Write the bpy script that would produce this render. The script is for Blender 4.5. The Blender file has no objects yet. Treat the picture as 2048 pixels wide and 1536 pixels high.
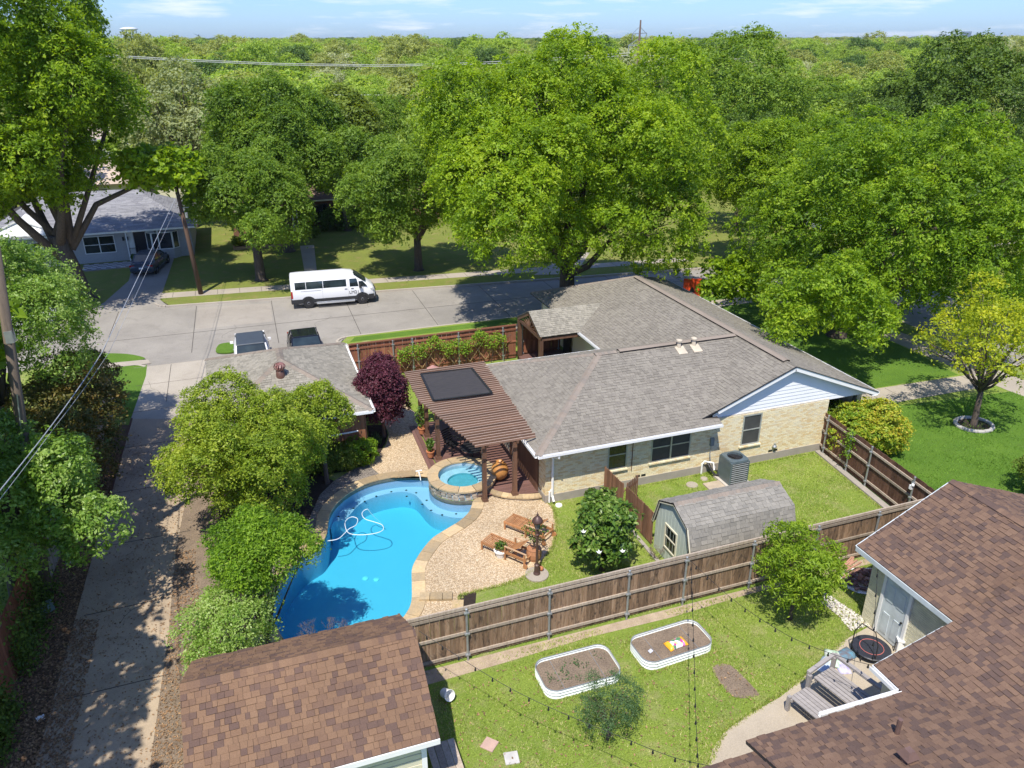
import bpy, bmesh, math, random
import numpy as np
from math import sin, cos, tan, radians, pi, sqrt, atan2, hypot
from mathutils import Vector, Matrix
from mathutils.geometry import tessellate_polygon

S = bpy.context.scene
COL = S.collection

# ---------------------------------------------------------------- camera
CAMH = 16.5
FPX = 1560.0
PITCH = math.atan((768 - 79) / FPX)
YAW = radians(19.2)
ROLL = radians(-0.17)
_fw = Vector((sin(YAW) * cos(PITCH), cos(YAW) * cos(PITCH), -sin(PITCH)))
_rt = Vector((cos(YAW), -sin(YAW), 0))
_up = _rt.cross(_fw)
_r2 = _rt * cos(ROLL) + _up * sin(ROLL)
_u2 = -_rt * sin(ROLL) + _up * cos(ROLL)
cam = bpy.data.cameras.new('camera')
cam.sensor_width = 36.0
cam.lens = 36.0 * FPX / 2048.0
cam.clip_start = 0.1
cam.clip_end = 30000
camo = bpy.data.objects.new('camera', cam)
COL.objects.link(camo)
camo.matrix_world = Matrix(((_r2.x, _u2.x, -_fw.x, 0), (_r2.y, _u2.y, -_fw.y, 0), (_r2.z, _u2.z, -_fw.z, CAMH), (0, 0, 0, 1)))
S.camera = camo

# ---------------------------------------------------------------- light
SUN_DIR = Vector((-0.40, -0.62, 1.30)).normalized()      # towards the sun
SUN_EL = math.asin(SUN_DIR.z)
SUN_AZ = atan2(SUN_DIR.x, SUN_DIR.y)
w = bpy.data.worlds.new('World')
S.world = w
w.use_nodes = True
nt = w.node_tree
for n in list(nt.nodes): nt.nodes.remove(n)
wo = nt.nodes.new('ShaderNodeOutputWorld')
bg = nt.nodes.new('ShaderNodeBackground')
sky = nt.nodes.new('ShaderNodeTexSky')
sky.sky_type = 'NISHITA'
sky.sun_disc = False
sky.sun_elevation = SUN_EL
sky.sun_rotation = SUN_AZ
sky.air_density = 1.0
sky.dust_density = 0.6
sky.ozone_density = 2.5
sky.altitude = 200
bg.inputs['Strength'].default_value = 0.15
# thin fair-weather clouds, the same all round the horizon
tc = nt.nodes.new('ShaderNodeTexCoord')
mp = nt.nodes.new('ShaderNodeMapping'); mp.inputs['Scale'].default_value = (1, 1, 9)
nz = nt.nodes.new('ShaderNodeTexNoise'); nz.inputs['Scale'].default_value = 7.5; nz.inputs['Detail'].default_value = 7; nz.inputs['Roughness'].default_value = .6
rmp = nt.nodes.new('ShaderNodeValToRGB'); rmp.color_ramp.elements[0].position = .515; rmp.color_ramp.elements[1].position = .74
hs = nt.nodes.new('ShaderNodeMixRGB'); hs.blend_type = 'MULTIPLY'; hs.inputs[0].default_value = 1.0; hs.inputs[2].default_value = (0.40, 0.555, 0.90, 1)
mx = nt.nodes.new('ShaderNodeMixRGB'); mx.inputs[2].default_value = (4.6, 4.9, 5.4, 1)
fac = nt.nodes.new('ShaderNodeMath'); fac.operation = 'MULTIPLY'; fac.inputs[1].default_value = .85
L = nt.links.new
L(tc.outputs['Generated'], mp.inputs[0]); L(mp.outputs[0], nz.inputs['Vector']); L(nz.outputs['Fac'], rmp.inputs[0])
L(rmp.outputs[0], fac.inputs[0]); L(sky.outputs[0], hs.inputs[1]); L(fac.outputs[0], mx.inputs[0]); L(hs.outputs[0], mx.inputs[1])
L(mx.outputs[0], bg.inputs['Color']); L(bg.outputs[0], wo.inputs['Surface'])
sl = bpy.data.lights.new('sun', 'SUN'); sl.energy = 4.2; sl.angle = radians(.53); sl.color = (1, .94, .84)
so = bpy.data.objects.new('sun', sl); COL.objects.link(so)
so.rotation_euler = SUN_DIR.to_track_quat('Z', 'Y').to_euler()
so.location = (0, 0, 60)
S.view_settings.view_transform = 'Standard'
S.view_settings.look = 'None'
S.view_settings.exposure = 0.60
S.view_settings.gamma = 1
S.view_settings.use_curve_mapping = False
S.cycles.max_bounces = 7
S.cycles.transparent_max_bounces = 24
S.cycles.volume_bounces = 0
S.cycles.diffuse_bounces = 4

# ---------------------------------------------------------------- surveying helpers (photo pixel -> place)
def ray(px, py):
    x = (px - 1024) / FPX; y = -(py - 768) / FPX
    return _r2 * x + _u2 * y + _fw
def G(px, py, z=0.0):
    d = ray(px, py); t = (z - CAMH) / d.z
    return Vector((d.x * t, d.y * t, z))
def GY(px, py, y):
    d = ray(px, py); t = y / d.y
    return Vector((d.x * t, y, CAMH + d.z * t))
def g2(px, py, z=0.0):
    v = G(px, py, z); return (v.x, v.y)
rnd = random.Random(7)

# ---------------------------------------------------------------- tagging
def tag(o, label=None, cat=None, group=None, kind=None):
    if label: o['label'] = label
    if cat: o['category'] = cat
    if group: o['group'] = group
    if kind: o['kind'] = kind
    return o
def empty(name, loc, label=None, cat=None, group=None, rz=0.0):
    o = bpy.data.objects.new(name, None); COL.objects.link(o)
    o.location = loc; o.rotation_euler = (0, 0, rz); o.empty_display_size = .2
    return tag(o, label, cat, group)
def par(o, p):
    if p is not None:
        o.parent = p
        # geometry of parts is written in world coordinates of an unrotated, or local coordinates of a rotated, root
    return o
def copy_tree(o, parent=None):
    c = o.copy(); COL.objects.link(c)
    if parent is not None: c.parent = parent
    for ch in [k for k in bpy.data.objects if k.parent == o]:
        copy_tree(ch, c)
    return c

# ---------------------------------------------------------------- materials
def _rgb(c): return (c[0], c[1], c[2], 1)
def _new(name):
    m = bpy.data.materials.new(name); m.use_nodes = True
    t = m.node_tree; b = t.nodes['Principled BSDF']
    return m, t, b
def _node(t, typ, **k):
    n = t.nodes.new(typ)
    for a, v in k.items():
        if a in n.inputs: n.inputs[a].default_value = v
        else: setattr(n, a, v)
    return n
def _mix(t, fac, a, b, bt='MIX'):
    n = t.nodes.new('ShaderNodeMixRGB'); n.blend_type = bt
    for i, v in enumerate((fac, a, b)):
        if isinstance(v, bpy.types.NodeSocket): t.links.new(v, n.inputs[i])
        elif i == 0: n.inputs[0].default_value = v
        else: n.inputs[i].default_value = _rgb(v)
    return n.outputs[0]
def _ramp(t, src, stops, interp='LINEAR'):
    n = t.nodes.new('ShaderNodeValToRGB'); cr = n.color_ramp; cr.interpolation = interp
    while len(cr.elements) < len(stops): cr.elements.new(.5)
    for e, (p, c) in zip(cr.elements, stops):
        e.position = p; e.color = _rgb(c) if not isinstance(c, (int, float)) else (c, c, c, 1)
    t.links.new(src, n.inputs[0]); return n.outputs[0]
def _noise(t, scale, detail=4, rough=.55, coord=None, stretch=None, dist=0.0):
    co = t.nodes.new('ShaderNodeNewGeometry').outputs['Position'] if coord is None else coord
    if stretch:
        mpn = t.nodes.new('ShaderNodeMapping'); mpn.inputs['Scale'].default_value = stretch
        t.links.new(co, mpn.inputs[0]); co = mpn.outputs[0]
    n = _node(t, 'ShaderNodeTexNoise', Scale=scale, Detail=detail, Roughness=rough, Distortion=dist)
    t.links.new(co, n.inputs['Vector']); return n.outputs['Fac']
def _rndval(t):
    a = t.nodes.new('ShaderNodeAttribute'); a.attribute_name = 'rnd'
    o = t.nodes.new('ShaderNodeObjectInfo')
    m = t.nodes.new('ShaderNodeMath'); m.operation = 'ADD'; t.links.new(a.outputs['Fac'], m.inputs[0]); t.links.new(o.outputs['Random'], m.inputs[1])
    f = t.nodes.new('ShaderNodeMath'); f.operation = 'FRACT'; t.links.new(m.outputs[0], f.inputs[0])
    return f.outputs[0]
def _bump(t, b, h, dist, strength=1.0):
    n = _node(t, 'ShaderNodeBump', Strength=strength, Distance=dist); t.links.new(h, n.inputs['Height']); t.links.new(n.outputs[0], b.inputs['Normal'])
def mat(name, c, c2=None, rough=.8, scale=3.0, var=.25, metal=0.0, bump=0.0, bscale=60, stretch=None, pieces=0.0, spec=None, grain=0.0):
    """two-tone noise colour, fine grain, optional per-piece tone"""
    m, t, b = _new(name)
    if c2 is None: c2 = tuple(x * (1 - var) for x in c)
    f = _noise(t, scale, 5, .6, stretch=stretch)
    f2 = _ramp(t, f, [(.3, 0.0), (.7, 1.0)])
    col = _mix(t, f2, c, c2)
    if grain:
        gfa = _noise(t, bscale, 3, .6, stretch=stretch)
        gr = _ramp(t, gfa, [(.25, 1 - grain), (.75, 1 + grain * .6)])
        col = _mix(t, 1.0, col, gr, 'MULTIPLY')
    if pieces:
        r = _rndval(t); rr = _ramp(t, r, [(0, 1 - pieces), (1, 1 + pieces)])
        col = _mix(t, 1.0, col, rr, 'MULTIPLY')
    t.links.new(col, b.inputs['Base Color'])
    b.inputs['Roughness'].default_value = rough; b.inputs['Metallic'].default_value = metal
    if spec is not None: b.inputs['Specular IOR Level'].default_value = spec
    if bump: _bump(t, b, _noise(t, bscale, 4, .6, stretch=stretch), bump)
    return m
def leafmat(name, cols, trans=.38, rough=.55, big=.35):
    m, t, b = _new(name)
    a = t.nodes.new('ShaderNodeAttribute'); a.attribute_name = 'rnd'
    oi = t.nodes.new('ShaderNodeObjectInfo')
    n = _noise(t, big, 2, .5)
    add = _node(t, 'ShaderNodeMath', operation='MULTIPLY_ADD'); t.links.new(n, add.inputs[0]); add.inputs[1].default_value = .9; t.links.new(a.outputs['Fac'], add.inputs[2])
    ad2 = _node(t, 'ShaderNodeMath', operation='MULTIPLY_ADD'); t.links.new(oi.outputs['Random'], ad2.inputs[0]); ad2.inputs[1].default_value = .12; t.links.new(add.outputs[0], ad2.inputs[2])
    sub = _node(t, 'ShaderNodeMath', operation='SUBTRACT'); t.links.new(ad2.outputs[0], sub.inputs[0]); sub.inputs[1].default_value = .48
    k = len(cols) - 1
    col = _ramp(t, sub.outputs[0], [(i / k, c) for i, c in enumerate(cols)])
    t.links.new(col, b.inputs['Base Color']); b.inputs['Roughness'].default_value = rough; b.inputs['Specular IOR Level'].default_value = .35
    tr = t.nodes.new('ShaderNodeBsdfTranslucent'); c2 = _mix(t, 1.0, col, (1.9, 1.75, .7), 'MULTIPLY'); t.links.new(c2, tr.inputs['Color'])
    ms = t.nodes.new('ShaderNodeMixShader'); ms.inputs[0].default_value = trans
    t.links.new(b.outputs[0], ms.inputs[1]); t.links.new(tr.outputs[0], ms.inputs[2])
    t.links.new(ms.outputs[0], t.nodes['Material Output'].inputs['Surface'])
    return m
M = {}
# ---------------------------------------------------------------- mesh builder
BOXF = ((0, 3, 2, 1), (4, 5, 6, 7), (0, 1, 5, 4), (1, 2, 6, 5), (2, 3, 7, 6), (3, 0, 4, 7))
class MB:
    def __init__(s): s.v = []; s.f = []; s.r = []; s.m = []; s.mi = 0; s.uv = None
    def add(s, vs, fs, r=None):
        o = len(s.v); s.v.extend([tuple(x) for x in vs]); s.f.extend([tuple(i + o for i in f) for f in fs])
        rr = rnd.random() if r is None else r
        s.r.extend([rr] * len(fs)); s.m.extend([s.mi] * len(fs)); return s
    def box(s, c, d, rz=0.0, r=None, M4=None, taper=1.0):
        x, y, z = d[0] / 2, d[1] / 2, d[2] / 2
        vs = [Vector((-x, -y, -z)), Vector((x, -y, -z)), Vector((x, y, -z)), Vector((-x, y, -z)), Vector((-x * taper, -y * taper, z)), Vector((x * taper, -y * taper, z)), Vector((x * taper, y * taper, z)), Vector((-x * taper, y * taper, z))]
        R = Matrix.Rotation(rz, 3, 'Z') if M4 is None else M4
        vs = [R @ v + Vector(c) for v in vs]
        return s.add(vs, BOXF, r)
    def beam(s, a, b, wd, ht, r=None, up=(0, 0, 1)):
        a, b = Vector(a), Vector(b); d = (b - a); L_ = d.length
        if L_ < 1e-6: return s
        d.normalize(); u = Vector(up)
        if abs(d.dot(u)) > .98: u = Vector((1, 0, 0))
        sd = d.cross(u).normalized(); uu = sd.cross(d)
        vs = []
        for p in (a, b):
            for sx, sz in ((-1, -1), (1, -1), (1, 1), (-1, 1)): vs.append(p + sd * (sx * wd / 2) + uu * (sz * ht / 2))
        return s.add(vs, ((0, 1, 2, 3), (7, 6, 5, 4), (0, 4, 5, 1), (1, 5, 6, 2), (2, 6, 7, 3), (3, 7, 4, 0)), r)
    def tube(s, pts, rad, n=8, r=None, cap=True):
        pts = [Vector(p) for p in pts]; k = len(pts)
        rads = [rad] * k if isinstance(rad, (int, float)) else list(rad)
        vs = []; ref = None
        for i, p in enumerate(pts):
            d = (pts[min(i + 1, k - 1)] - pts[max(i - 1, 0)])
            if d.length < 1e-9: d = Vector((0, 0, 1))
            d.normalize()
            if ref is None: ref = Vector((1, 0, 0)) if abs(d.x) < .8 else Vector((0, 1, 0))
            a = (ref - d * ref.dot(d)).normalized(); ref = a; b = d.cross(a)
            for j in range(n):
                t = 2 * pi * j / n; vs.append(p + a * (cos(t) * rads[i]) + b * (sin(t) * rads[i]))
        fs = []
        for i in range(k - 1):
            for j in range(n): fs.append((i * n + j, i * n + (j + 1) % n, (i + 1) * n + (j + 1) % n, (i + 1) * n + j))
        if cap: fs.append(tuple(range(n - 1, -1, -1))); fs.append(tuple((k - 1) * n + j for j in range(n)))
        return s.add(vs, fs, r)
    def lathe(s, c, prof, n=16, r=None, cap=True):
        c = Vector(c); vs = []; k = len(prof)
        for (rr, z) in prof:
            for j in range(n): vs.append(c + Vector((rr * cos(2 * pi * j / n), rr * sin(2 * pi * j / n), z)))
        fs = [(i * n + j, i * n + (j + 1) % n, (i + 1) * n + (j + 1) % n, (i + 1) * n + j) for i in range(k - 1) for j in range(n)]
        if cap and prof[0][0] > 1e-4: fs.append(tuple(range(n - 1, -1, -1)))
        if cap and prof[-1][0] > 1e-4: fs.append(tuple((k - 1) * n + j for j in range(n)))
        return s.add(vs, fs, r)
    def poly(s, pts, z=None, holes=(), r=None):
        lp = [[Vector((p[0], p[1], p[2] if len(p) > 2 else (z or 0))) for p in pts]] + [[Vector((p[0], p[1], z if z is not None else p[2])) for p in h] for h in holes]
        tri = tessellate_polygon(lp); vs = [v for l in lp for v in l]
        if z is not None: vs = [Vector((v.x, v.y, z)) for v in vs]
        fs = []
        for t3 in tri:
            a, b, c = (vs[i] for i in t3)
            n = (b - a).cross(c - a)
            fs.append(tuple(t3) if n.z >= 0 else tuple(reversed(t3)))
        return s.add(vs, fs, r)
    def prism(s, pts, z0, z1, r=None):
        n = len(pts)
        ar = sum(pts[i][0] * pts[(i + 1) % n][1] - pts[(i + 1) % n][0] * pts[i][1] for i in range(n))
        if ar < 0: pts = list(reversed(pts))
        vs = [Vector((p[0], p[1], z0)) for p in pts] + [Vector((p[0], p[1], z1)) for p in pts]
        fs = [(i, (i + 1) % n, n + (i + 1) % n, n + i) for i in range(n)]
        s.add(vs, fs, r); rr = s.r[-1]
        s.poly(pts, z1, r=rr); 
        return s
    def data(s, name, mats, smooth=False):
        me = bpy.data.meshes.new(name); me.from_pydata(s.v, [], s.f)
        if not isinstance(mats, (list, tuple)): mats = [mats]
        for m_ in mats: me.materials.append(m_)
        if len(mats) > 1: me.polygons.foreach_set('material_index', s.m)
        at = me.attributes.new('rnd', 'FLOAT', 'FACE'); at.data.foreach_set('value', s.r)
        if smooth: me.polygons.foreach_set('use_smooth', [True] * len(s.f))
        me.update(); return me
    def build(s, name, mats, parent=None, smooth=False, kind=None, label=None, cat=None, group=None):
        o = bpy.data.objects.new(name, s.data(name, mats, smooth)); COL.objects.link(o)
        if parent is not None:
            o.parent = parent
        return tag(o, label, cat, group, kind)
def bevel(o, wdt=.01, seg=1):
    b = o.modifiers.new('bevel', 'BEVEL'); b.width = wdt; b.segments = seg; b.limit_method = 'ANGLE'; return o
def origin(o, loc):
    """move a top-level mesh's origin to its base"""
    loc = Vector(loc); o.data.transform(Matrix.Translation(-loc)); o.location = loc; return o
def root(name, loc, label, cat, group=None, rz=0.0):
    return empty(name, loc, label, cat, group, rz)
class WR:
    """root whose parts are written in world coordinates"""
def wpart(mb, name, mats, rt, smooth=False, kind=None, label=None):
    o = mb.build(name, mats, None, smooth, kind, label)
    o.data.transform(Matrix.Translation(-Vector(rt.location))); o.parent = rt
    return o
def pieces(name, items, matl, rt, limit=300, wrt=None, worldroot=None):
    """items: list of (verts, faces, r) in world coordinates. The `limit` nearest are objects of their own, the rest one part."""
    cp = Vector((0, 0, CAMH))
    items = sorted(items, key=lambda it: (Vector(it[0][0]) - cp).length)
    off = Vector(rt.location) if rt is not None and worldroot is None else (Vector(worldroot) if worldroot is not None else Vector((0, 0, 0)))
    for it in items[:limit]:
        mb = MB(); c = sum((Vector(v) for v in it[0]), Vector()) / len(it[0])
        mb.add([Vector(v) - c for v in it[0]], it[1], it[2])
        me = mb.data(name, matl); o = bpy.data.objects.new(name, me); COL.objects.link(o)
        o.location = c - off; o.parent = rt
    if len(items) > limit:
        mb = MB()
        for it in items[limit:]: mb.add([Vector(v) - off for v in it[0]], it[1], it[2])
        o = mb.build(name, matl, rt, kind='stuff')
_boxcache = {}
def boxpieces(name, items, matl, rt, limit=300):
    """items: (center, dims, 3x3 or None). Unit box mesh shared by all."""
    cp = Vector((0, 0, CAMH)); items = sorted(items, key=lambda it: (Vector(it[0]) - cp).length)
    key = (name, matl.name)
    if key not in _boxcache:
        _boxcache[key] = MB().box((0, 0, 0), (1, 1, 1), r=0.0).data(name, matl)
    off = Vector(rt.location)
    for c, d, R in items[:limit]:
        o = bpy.data.objects.new(name, _boxcache[key]); COL.objects.link(o)
        mw = Matrix.Translation(Vector(c) - off) @ (R.to_4x4() if R is not None else Matrix.Identity(4)) @ Matrix.Diagonal((d[0], d[1], d[2], 1))
        o.parent = rt; o.matrix_local = mw
    if len(items) > limit:
        mb = MB()
        for c, d, R in items[limit:]: mb.box(Vector(c) - off, d, M4=R if R is not None else Matrix.Identity(3))
        mb.build(name, matl, rt, kind='stuff')
def smooth_loop(pts, n=6, closed=True):
    """Catmull-Rom through 2-D points"""
    out = []; k = len(pts)
    for i in range(k if closed else k - 1):
        p = [pts[(i + j - 1) % k] if closed else pts[min(max(i + j - 1, 0), k - 1)] for j in range(4)]
        for s_ in range(n):
            t = s_ / n
            out.append(tuple(.5 * (2 * p[1][a] + (p[2][a] - p[0][a]) * t + (2 * p[0][a] - 5 * p[1][a] + 4 * p[2][a] - p[3][a]) * t * t + (3 * p[1][a] - p[0][a] - 3 * p[2][a] + p[3][a]) * t ** 3) for a in (0, 1)))
    if not closed: out.append(tuple(pts[-1]))
    return out
def offset_loop(pts, d):
    """offset a closed 2-D loop outwards (d>0) assuming counter-clockwise or clockwise"""
    n = len(pts); ar = sum(pts[i][0] * pts[(i + 1) % n][1] - pts[(i + 1) % n][0] * pts[i][1] for i in range(n))
    sg = 1 if ar > 0 else -1; out = []
    for i in range(n):
        a = Vector(pts[i - 1]); c = Vector(pts[(i + 1) % n]); t = (c - a); t.normalize()
        out.append((pts[i][0] + sg * t.y * d, pts[i][1] - sg * t.x * d))
    return out
def inside(p, poly):
    x, y = p; c = False; n = len(poly); j = n - 1
    for i in range(n):
        if (poly[i][1] > y) != (poly[j][1] > y) and x < (poly[j][0] - poly[i][0]) * (y - poly[i][1]) / (poly[j][1] - poly[i][1]) + poly[i][0]: c = not c
        j = i
    return c
# ---------------------------------------------------------------- materials used in many places
def grassmat(name, a, b_, dry, dryamt=.5):
    m, t, b = _new(name)
    f = _ramp(t, _noise(t, .55, 5, .65), [(.32, 0.0), (.68, 1.0)])
    col = _mix(t, f, a, b_)
    d = _ramp(t, _noise(t, 1.1, 6, .7), [(.62 - .18 * dryamt, 0.0), (.80 - .12 * dryamt, 1.0)])
    dm = _node(t, 'ShaderNodeMath', operation='MULTIPLY'); t.links.new(d, dm.inputs[0]); dm.inputs[1].default_value = dryamt
    col = _mix(t, dm.outputs[0], col, dry)
    fine = _ramp(t, _noise(t, 22, 4, .7), [(.25, .55), (.75, 1.35)])
    col = _mix(t, 1.0, col, fine, 'MULTIPLY')
    t.links.new(col, b.inputs['Base Color']); b.inputs['Roughness'].default_value = .95; b.inputs['Specular IOR Level'].default_value = .15
    _bump(t, b, _noise(t, 34, 4, .7), .05)
    return m
M['lawn'] = grassmat('lawn_grass', (.27, .35, .06), (.17, .26, .04), (.48, .41, .21), .65)
M['lawn_far'] = grassmat('lawn_grass_far', (.22, .25, .055), (.155, .195, .04), (.36, .26, .12), .65)
M['lawn_rich'] = grassmat('lawn_grass_rich', (.13, .235, .03), (.085, .175, .022), (.25, .26, .08), .25)
M['blade'] = leafmat('grass_blade', [(.05, .10, .012), (.10, .17, .022), (.15, .22, .035), (.26, .25, .09)], .3, .7, .8)
def concrete(name, c, c2, stain=(.1, .085, .065), st=.3, joints=None):
    m, t, b = _new(name)
    col = _mix(t, _ramp(t, _noise(t, .35, 6, .65), [(.3, 0.0), (.7, 1.0)]), c, c2)
    s_ = _ramp(t, _noise(t, .9, 8, .75, dist=.6), [(.52, 0.0), (.78, 1.0)])
    sm = _node(t, 'ShaderNodeMath', operation='MULTIPLY'); t.links.new(s_, sm.inputs[0]); sm.inputs[1].default_value = st
    col = _mix(t, sm.outputs[0], col, stain)
    g_ = _ramp(t, _noise(t, 30, 3, .6), [(.25, .85), (.75, 1.12)])
    col = _mix(t, 1.0, col, g_, 'MULTIPLY')
    t.links.new(col, b.inputs['Base Color']); b.inputs['Roughness'].default_value = .9
    _bump(t, b, _noise(t, 45, 3, .6), .006)
    return m
M['street'] = concrete('street_concrete', (.315, .29, .25), (.24, .22, .19), (.13, .115, .095), .5)
M['walk'] = concrete('sidewalk_concrete', (.40, .35, .28), (.32, .28, .225), (.20, .165, .12), .3)
M['alley'] = concrete('alley_concrete', (.44, .345, .235), (.33, .255, .175), (.16, .115, .075), .7)
M['drive'] = concrete('driveway_concrete', (.30, .275, .245), (.23, .21, .19), (.12, .10, .08), .4)
M['joint'] = mat('joint_tar', (.07, .06, .05), rough=.9)
M['soil'] = mat('bare_soil', (.30, .225, .155), (.20, .15, .105), rough=1, scale=2.5, bump=.05, bscale=26, grain=.5)
M['mulch'] = mat('dark_mulch', (.055, .035, .025), (.03, .02, .015), rough=1, scale=8, bump=.06, bscale=45, grain=.6)
M['litter_ground'] = mat('leaf_strewn_soil', (.19, .115, .06), (.10, .065, .04), rough=1, scale=4, bump=.04, bscale=38, grain=.55)
def aggregate(name, a, b_, c):
    m, t, b = _new(name)
    v = _node(t, 'ShaderNodeTexVoronoi', Scale=26.0); t.links.new(t.nodes.new('ShaderNodeNewGeometry').outputs['Position'], v.inputs['Vector'])
    sp = t.nodes.new('ShaderNodeSeparateColor'); t.links.new(v.outputs['Color'], sp.inputs[0])
    col = _ramp(t, sp.outputs[0], [(0, a), (.5, b_), (1, c)])
    e = _ramp(t, v.outputs['Distance'], [(.2, 1.05), (.65, .62)])
    col = _mix(t, 1.0, col, e, 'MULTIPLY')
    st = _ramp(t, _noise(t, .7, 5, .6), [(.35, .86), (.65, 1.06)])
    col = _mix(t, 1.0, col, st, 'MULTIPLY')
    t.links.new(col, b.inputs['Base Color']); b.inputs['Roughness'].default_value = .85
    n = _node(t, 'ShaderNodeBump', Distance=.012); n.invert = True; t.links.new(v.outputs['Distance'], n.inputs['Height']); t.links.new(n.outputs[0], b.inputs['Normal'])
    return m
M['pebble'] = aggregate('tan_pebble_paving', (.44, .31, .175), (.62, .46, .28), (.76, .62, .43))
M['pebble_dark'] = aggregate('old_grey_pebble_paving', (.13, .11, .09), (.24, .205, .17), (.36, .31, .26))
M['stone'] = mat('tan_flagstone', (.50, .36, .19), (.38, .30, .19), rough=.75, scale=2.2, bump=.012, bscale=14, pieces=.32, grain=.18)
M['stone_wall'] = mat('spa_wall_stone', (.40, .33, .25), (.25, .21, .17), rough=.7, scale=5, bump=.01, bscale=25, pieces=.5, grain=.2)
M['mortar'] = mat('mortar', (.34, .30, .25), rough=.95, scale=6)
M['wood_deck'] = mat('deck_board_brown', (.175, .092, .075), (.14, .075, .062), rough=.6, scale=1.5, bump=.002, bscale=60, stretch=(1, 12, 1), pieces=.14)
M['wood_brown'] = mat('stained_brown_wood', (.165, .085, .05), (.11, .055, .034), rough=.6, scale=2, bump=.003, bscale=30, stretch=(6, 6, .6), pieces=.2, grain=.15)
M['wood_rafter'] = None or mat('rafter_wood_lit_top', (.225, .125, .08), (.17, .10, .07), rough=.6, scale=1.6, stretch=(.6, 5, 5), pieces=.28, bump=.003, bscale=25, grain=.2)
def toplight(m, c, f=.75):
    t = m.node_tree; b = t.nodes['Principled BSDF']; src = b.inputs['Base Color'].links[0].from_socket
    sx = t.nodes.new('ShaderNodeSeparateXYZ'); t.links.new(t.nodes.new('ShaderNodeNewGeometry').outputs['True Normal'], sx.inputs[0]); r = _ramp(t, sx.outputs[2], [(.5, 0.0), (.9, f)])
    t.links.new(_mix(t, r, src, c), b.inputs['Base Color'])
toplight(M['wood_rafter'], (.47, .36, .29), .6)  # bright light on the upward slat faces is put into their colour
def fencemat(name, cols, streak):
    m, t, b = _new(name)
    f = _noise(t, 3.2, 6, .7, stretch=(5, 5, .55), dist=.8)
    col = _ramp(t, f, cols)
    s_ = _ramp(t, _noise(t, 1.5, 6, .75, stretch=(4, 4, .9), dist=1.2), [(.5, 0.0), (.66, 1.0)])
    sm = _node(t, 'ShaderNodeMath', operation='MULTIPLY'); t.links.new(s_, sm.inputs[0]); sm.inputs[1].default_value = streak
    col = _mix(t, sm.outputs[0], col, (.035, .028, .025))
    r = _ramp(t, _rndval(t), [(0, .68), (1, 1.28)])
    col = _mix(t, 1.0, col, r, 'MULTIPLY')
    t.links.new(col, b.inputs['Base Color']); b.inputs['Roughness'].default_value = .85; b.inputs['Specular IOR Level'].default_value = .25
    _bump(t, b, _noise(t, 14, 5, .7, stretch=(6, 6, .5)), .006)
    return m
M['fence_grey'] = fencemat('weathered_fence_wood', [(.25, (.13, .08, .046)), (.5, (.235, .15, .09)), (.75, (.33, .245, .165))], .9)
M['fence_rail'] = fencemat('greyed_rail_wood', [(.25, (.24, .185, .135)), (.5, (.36, .295, .225)), (.75, (.44, .38, .31))], .2)
M['fence_brown'] = fencemat('dark_brown_fence_wood', [(.25, (.085, .042, .026)), (.5, (.13, .066, .042)), (.75, (.17, .10, .07))], .25)
M['fence_red'] = fencemat('red_brown_fence_wood', [(.25, (.20, .075, .042)), (.5, (.26, .105, .06)), (.75, (.30, .14, .085))], .12)
M['galv'] = mat('galvanised_steel', (.42, .44, .45), rough=.45, metal=.6, scale=9, var=.2)
M['white'] = mat('white_paint', (.80, .80, .78), rough=.5, scale=3, var=.06)
M['white_siding'] = mat('white_siding_paint', (.78, .79, .80), rough=.6, scale=1.2, var=.06)
M['cream'] = mat('cream_paint', (.66, .62, .46), rough=.6, scale=1.2, var=.07)
M['dark'] = mat('black_metal', (.02, .02, .022), rough=.5)
M['dark_bronze'] = mat('dark_bronze_metal', (.11, .062, .05), rough=.45, metal=.2)
M['terracotta'] = mat('terracotta', (.50, .19, .08), rough=.7, var=.15, scale=8)
M['foundation'] = mat('foundation_concrete', (.36, .32, .27), (.27, .245, .21), rough=.9, scale=2, bump=.004)
def glassmat(name, tint=(.012, .015, .017), rough=.04):
    m, t, b = _new(name); b.inputs['Base Color'].default_value = _rgb(tint); b.inputs['Roughness'].default_value = rough
    b.inputs['Specular IOR Level'].default_value = .8
    col = _ramp(t, _noise(t, 1.1, 2, .5), [(.35, tint), (.7, tuple(x * 3.2 for x in tint))]); t.links.new(col, b.inputs['Base Color'])
    return m
M['glass'] = glassmat('window_glass')
M['screen'] = mat('window_screen', (.06, .062, .058), rough=.75, scale=3, var=.3)

# ---------------------------------------------------------------- ground, street, pavements
PW = -.10        # water level
pool_px = [(860, 959), (819, 957), (778, 961), (737, 971), (703, 988), (676, 1009), (659, 1034), (655, 1058), (651, 1078), (640, 1094), (618, 1108), (598, 1123), (580, 1146), (563, 1172), (550, 1195), (544, 1215), (545, 1240), (556, 1268), (580, 1300),
           (640, 1330), (720, 1320), (780, 1275), (814, 1235), (825, 1210), (826, 1178), (826, 1146), (834, 1126), (849, 1103), (869, 1081), (898, 1063), (924, 1046), (941, 1028), (948, 1006)]
pool_out = [g2(x, y, PW) for x, y in pool_px]
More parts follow.
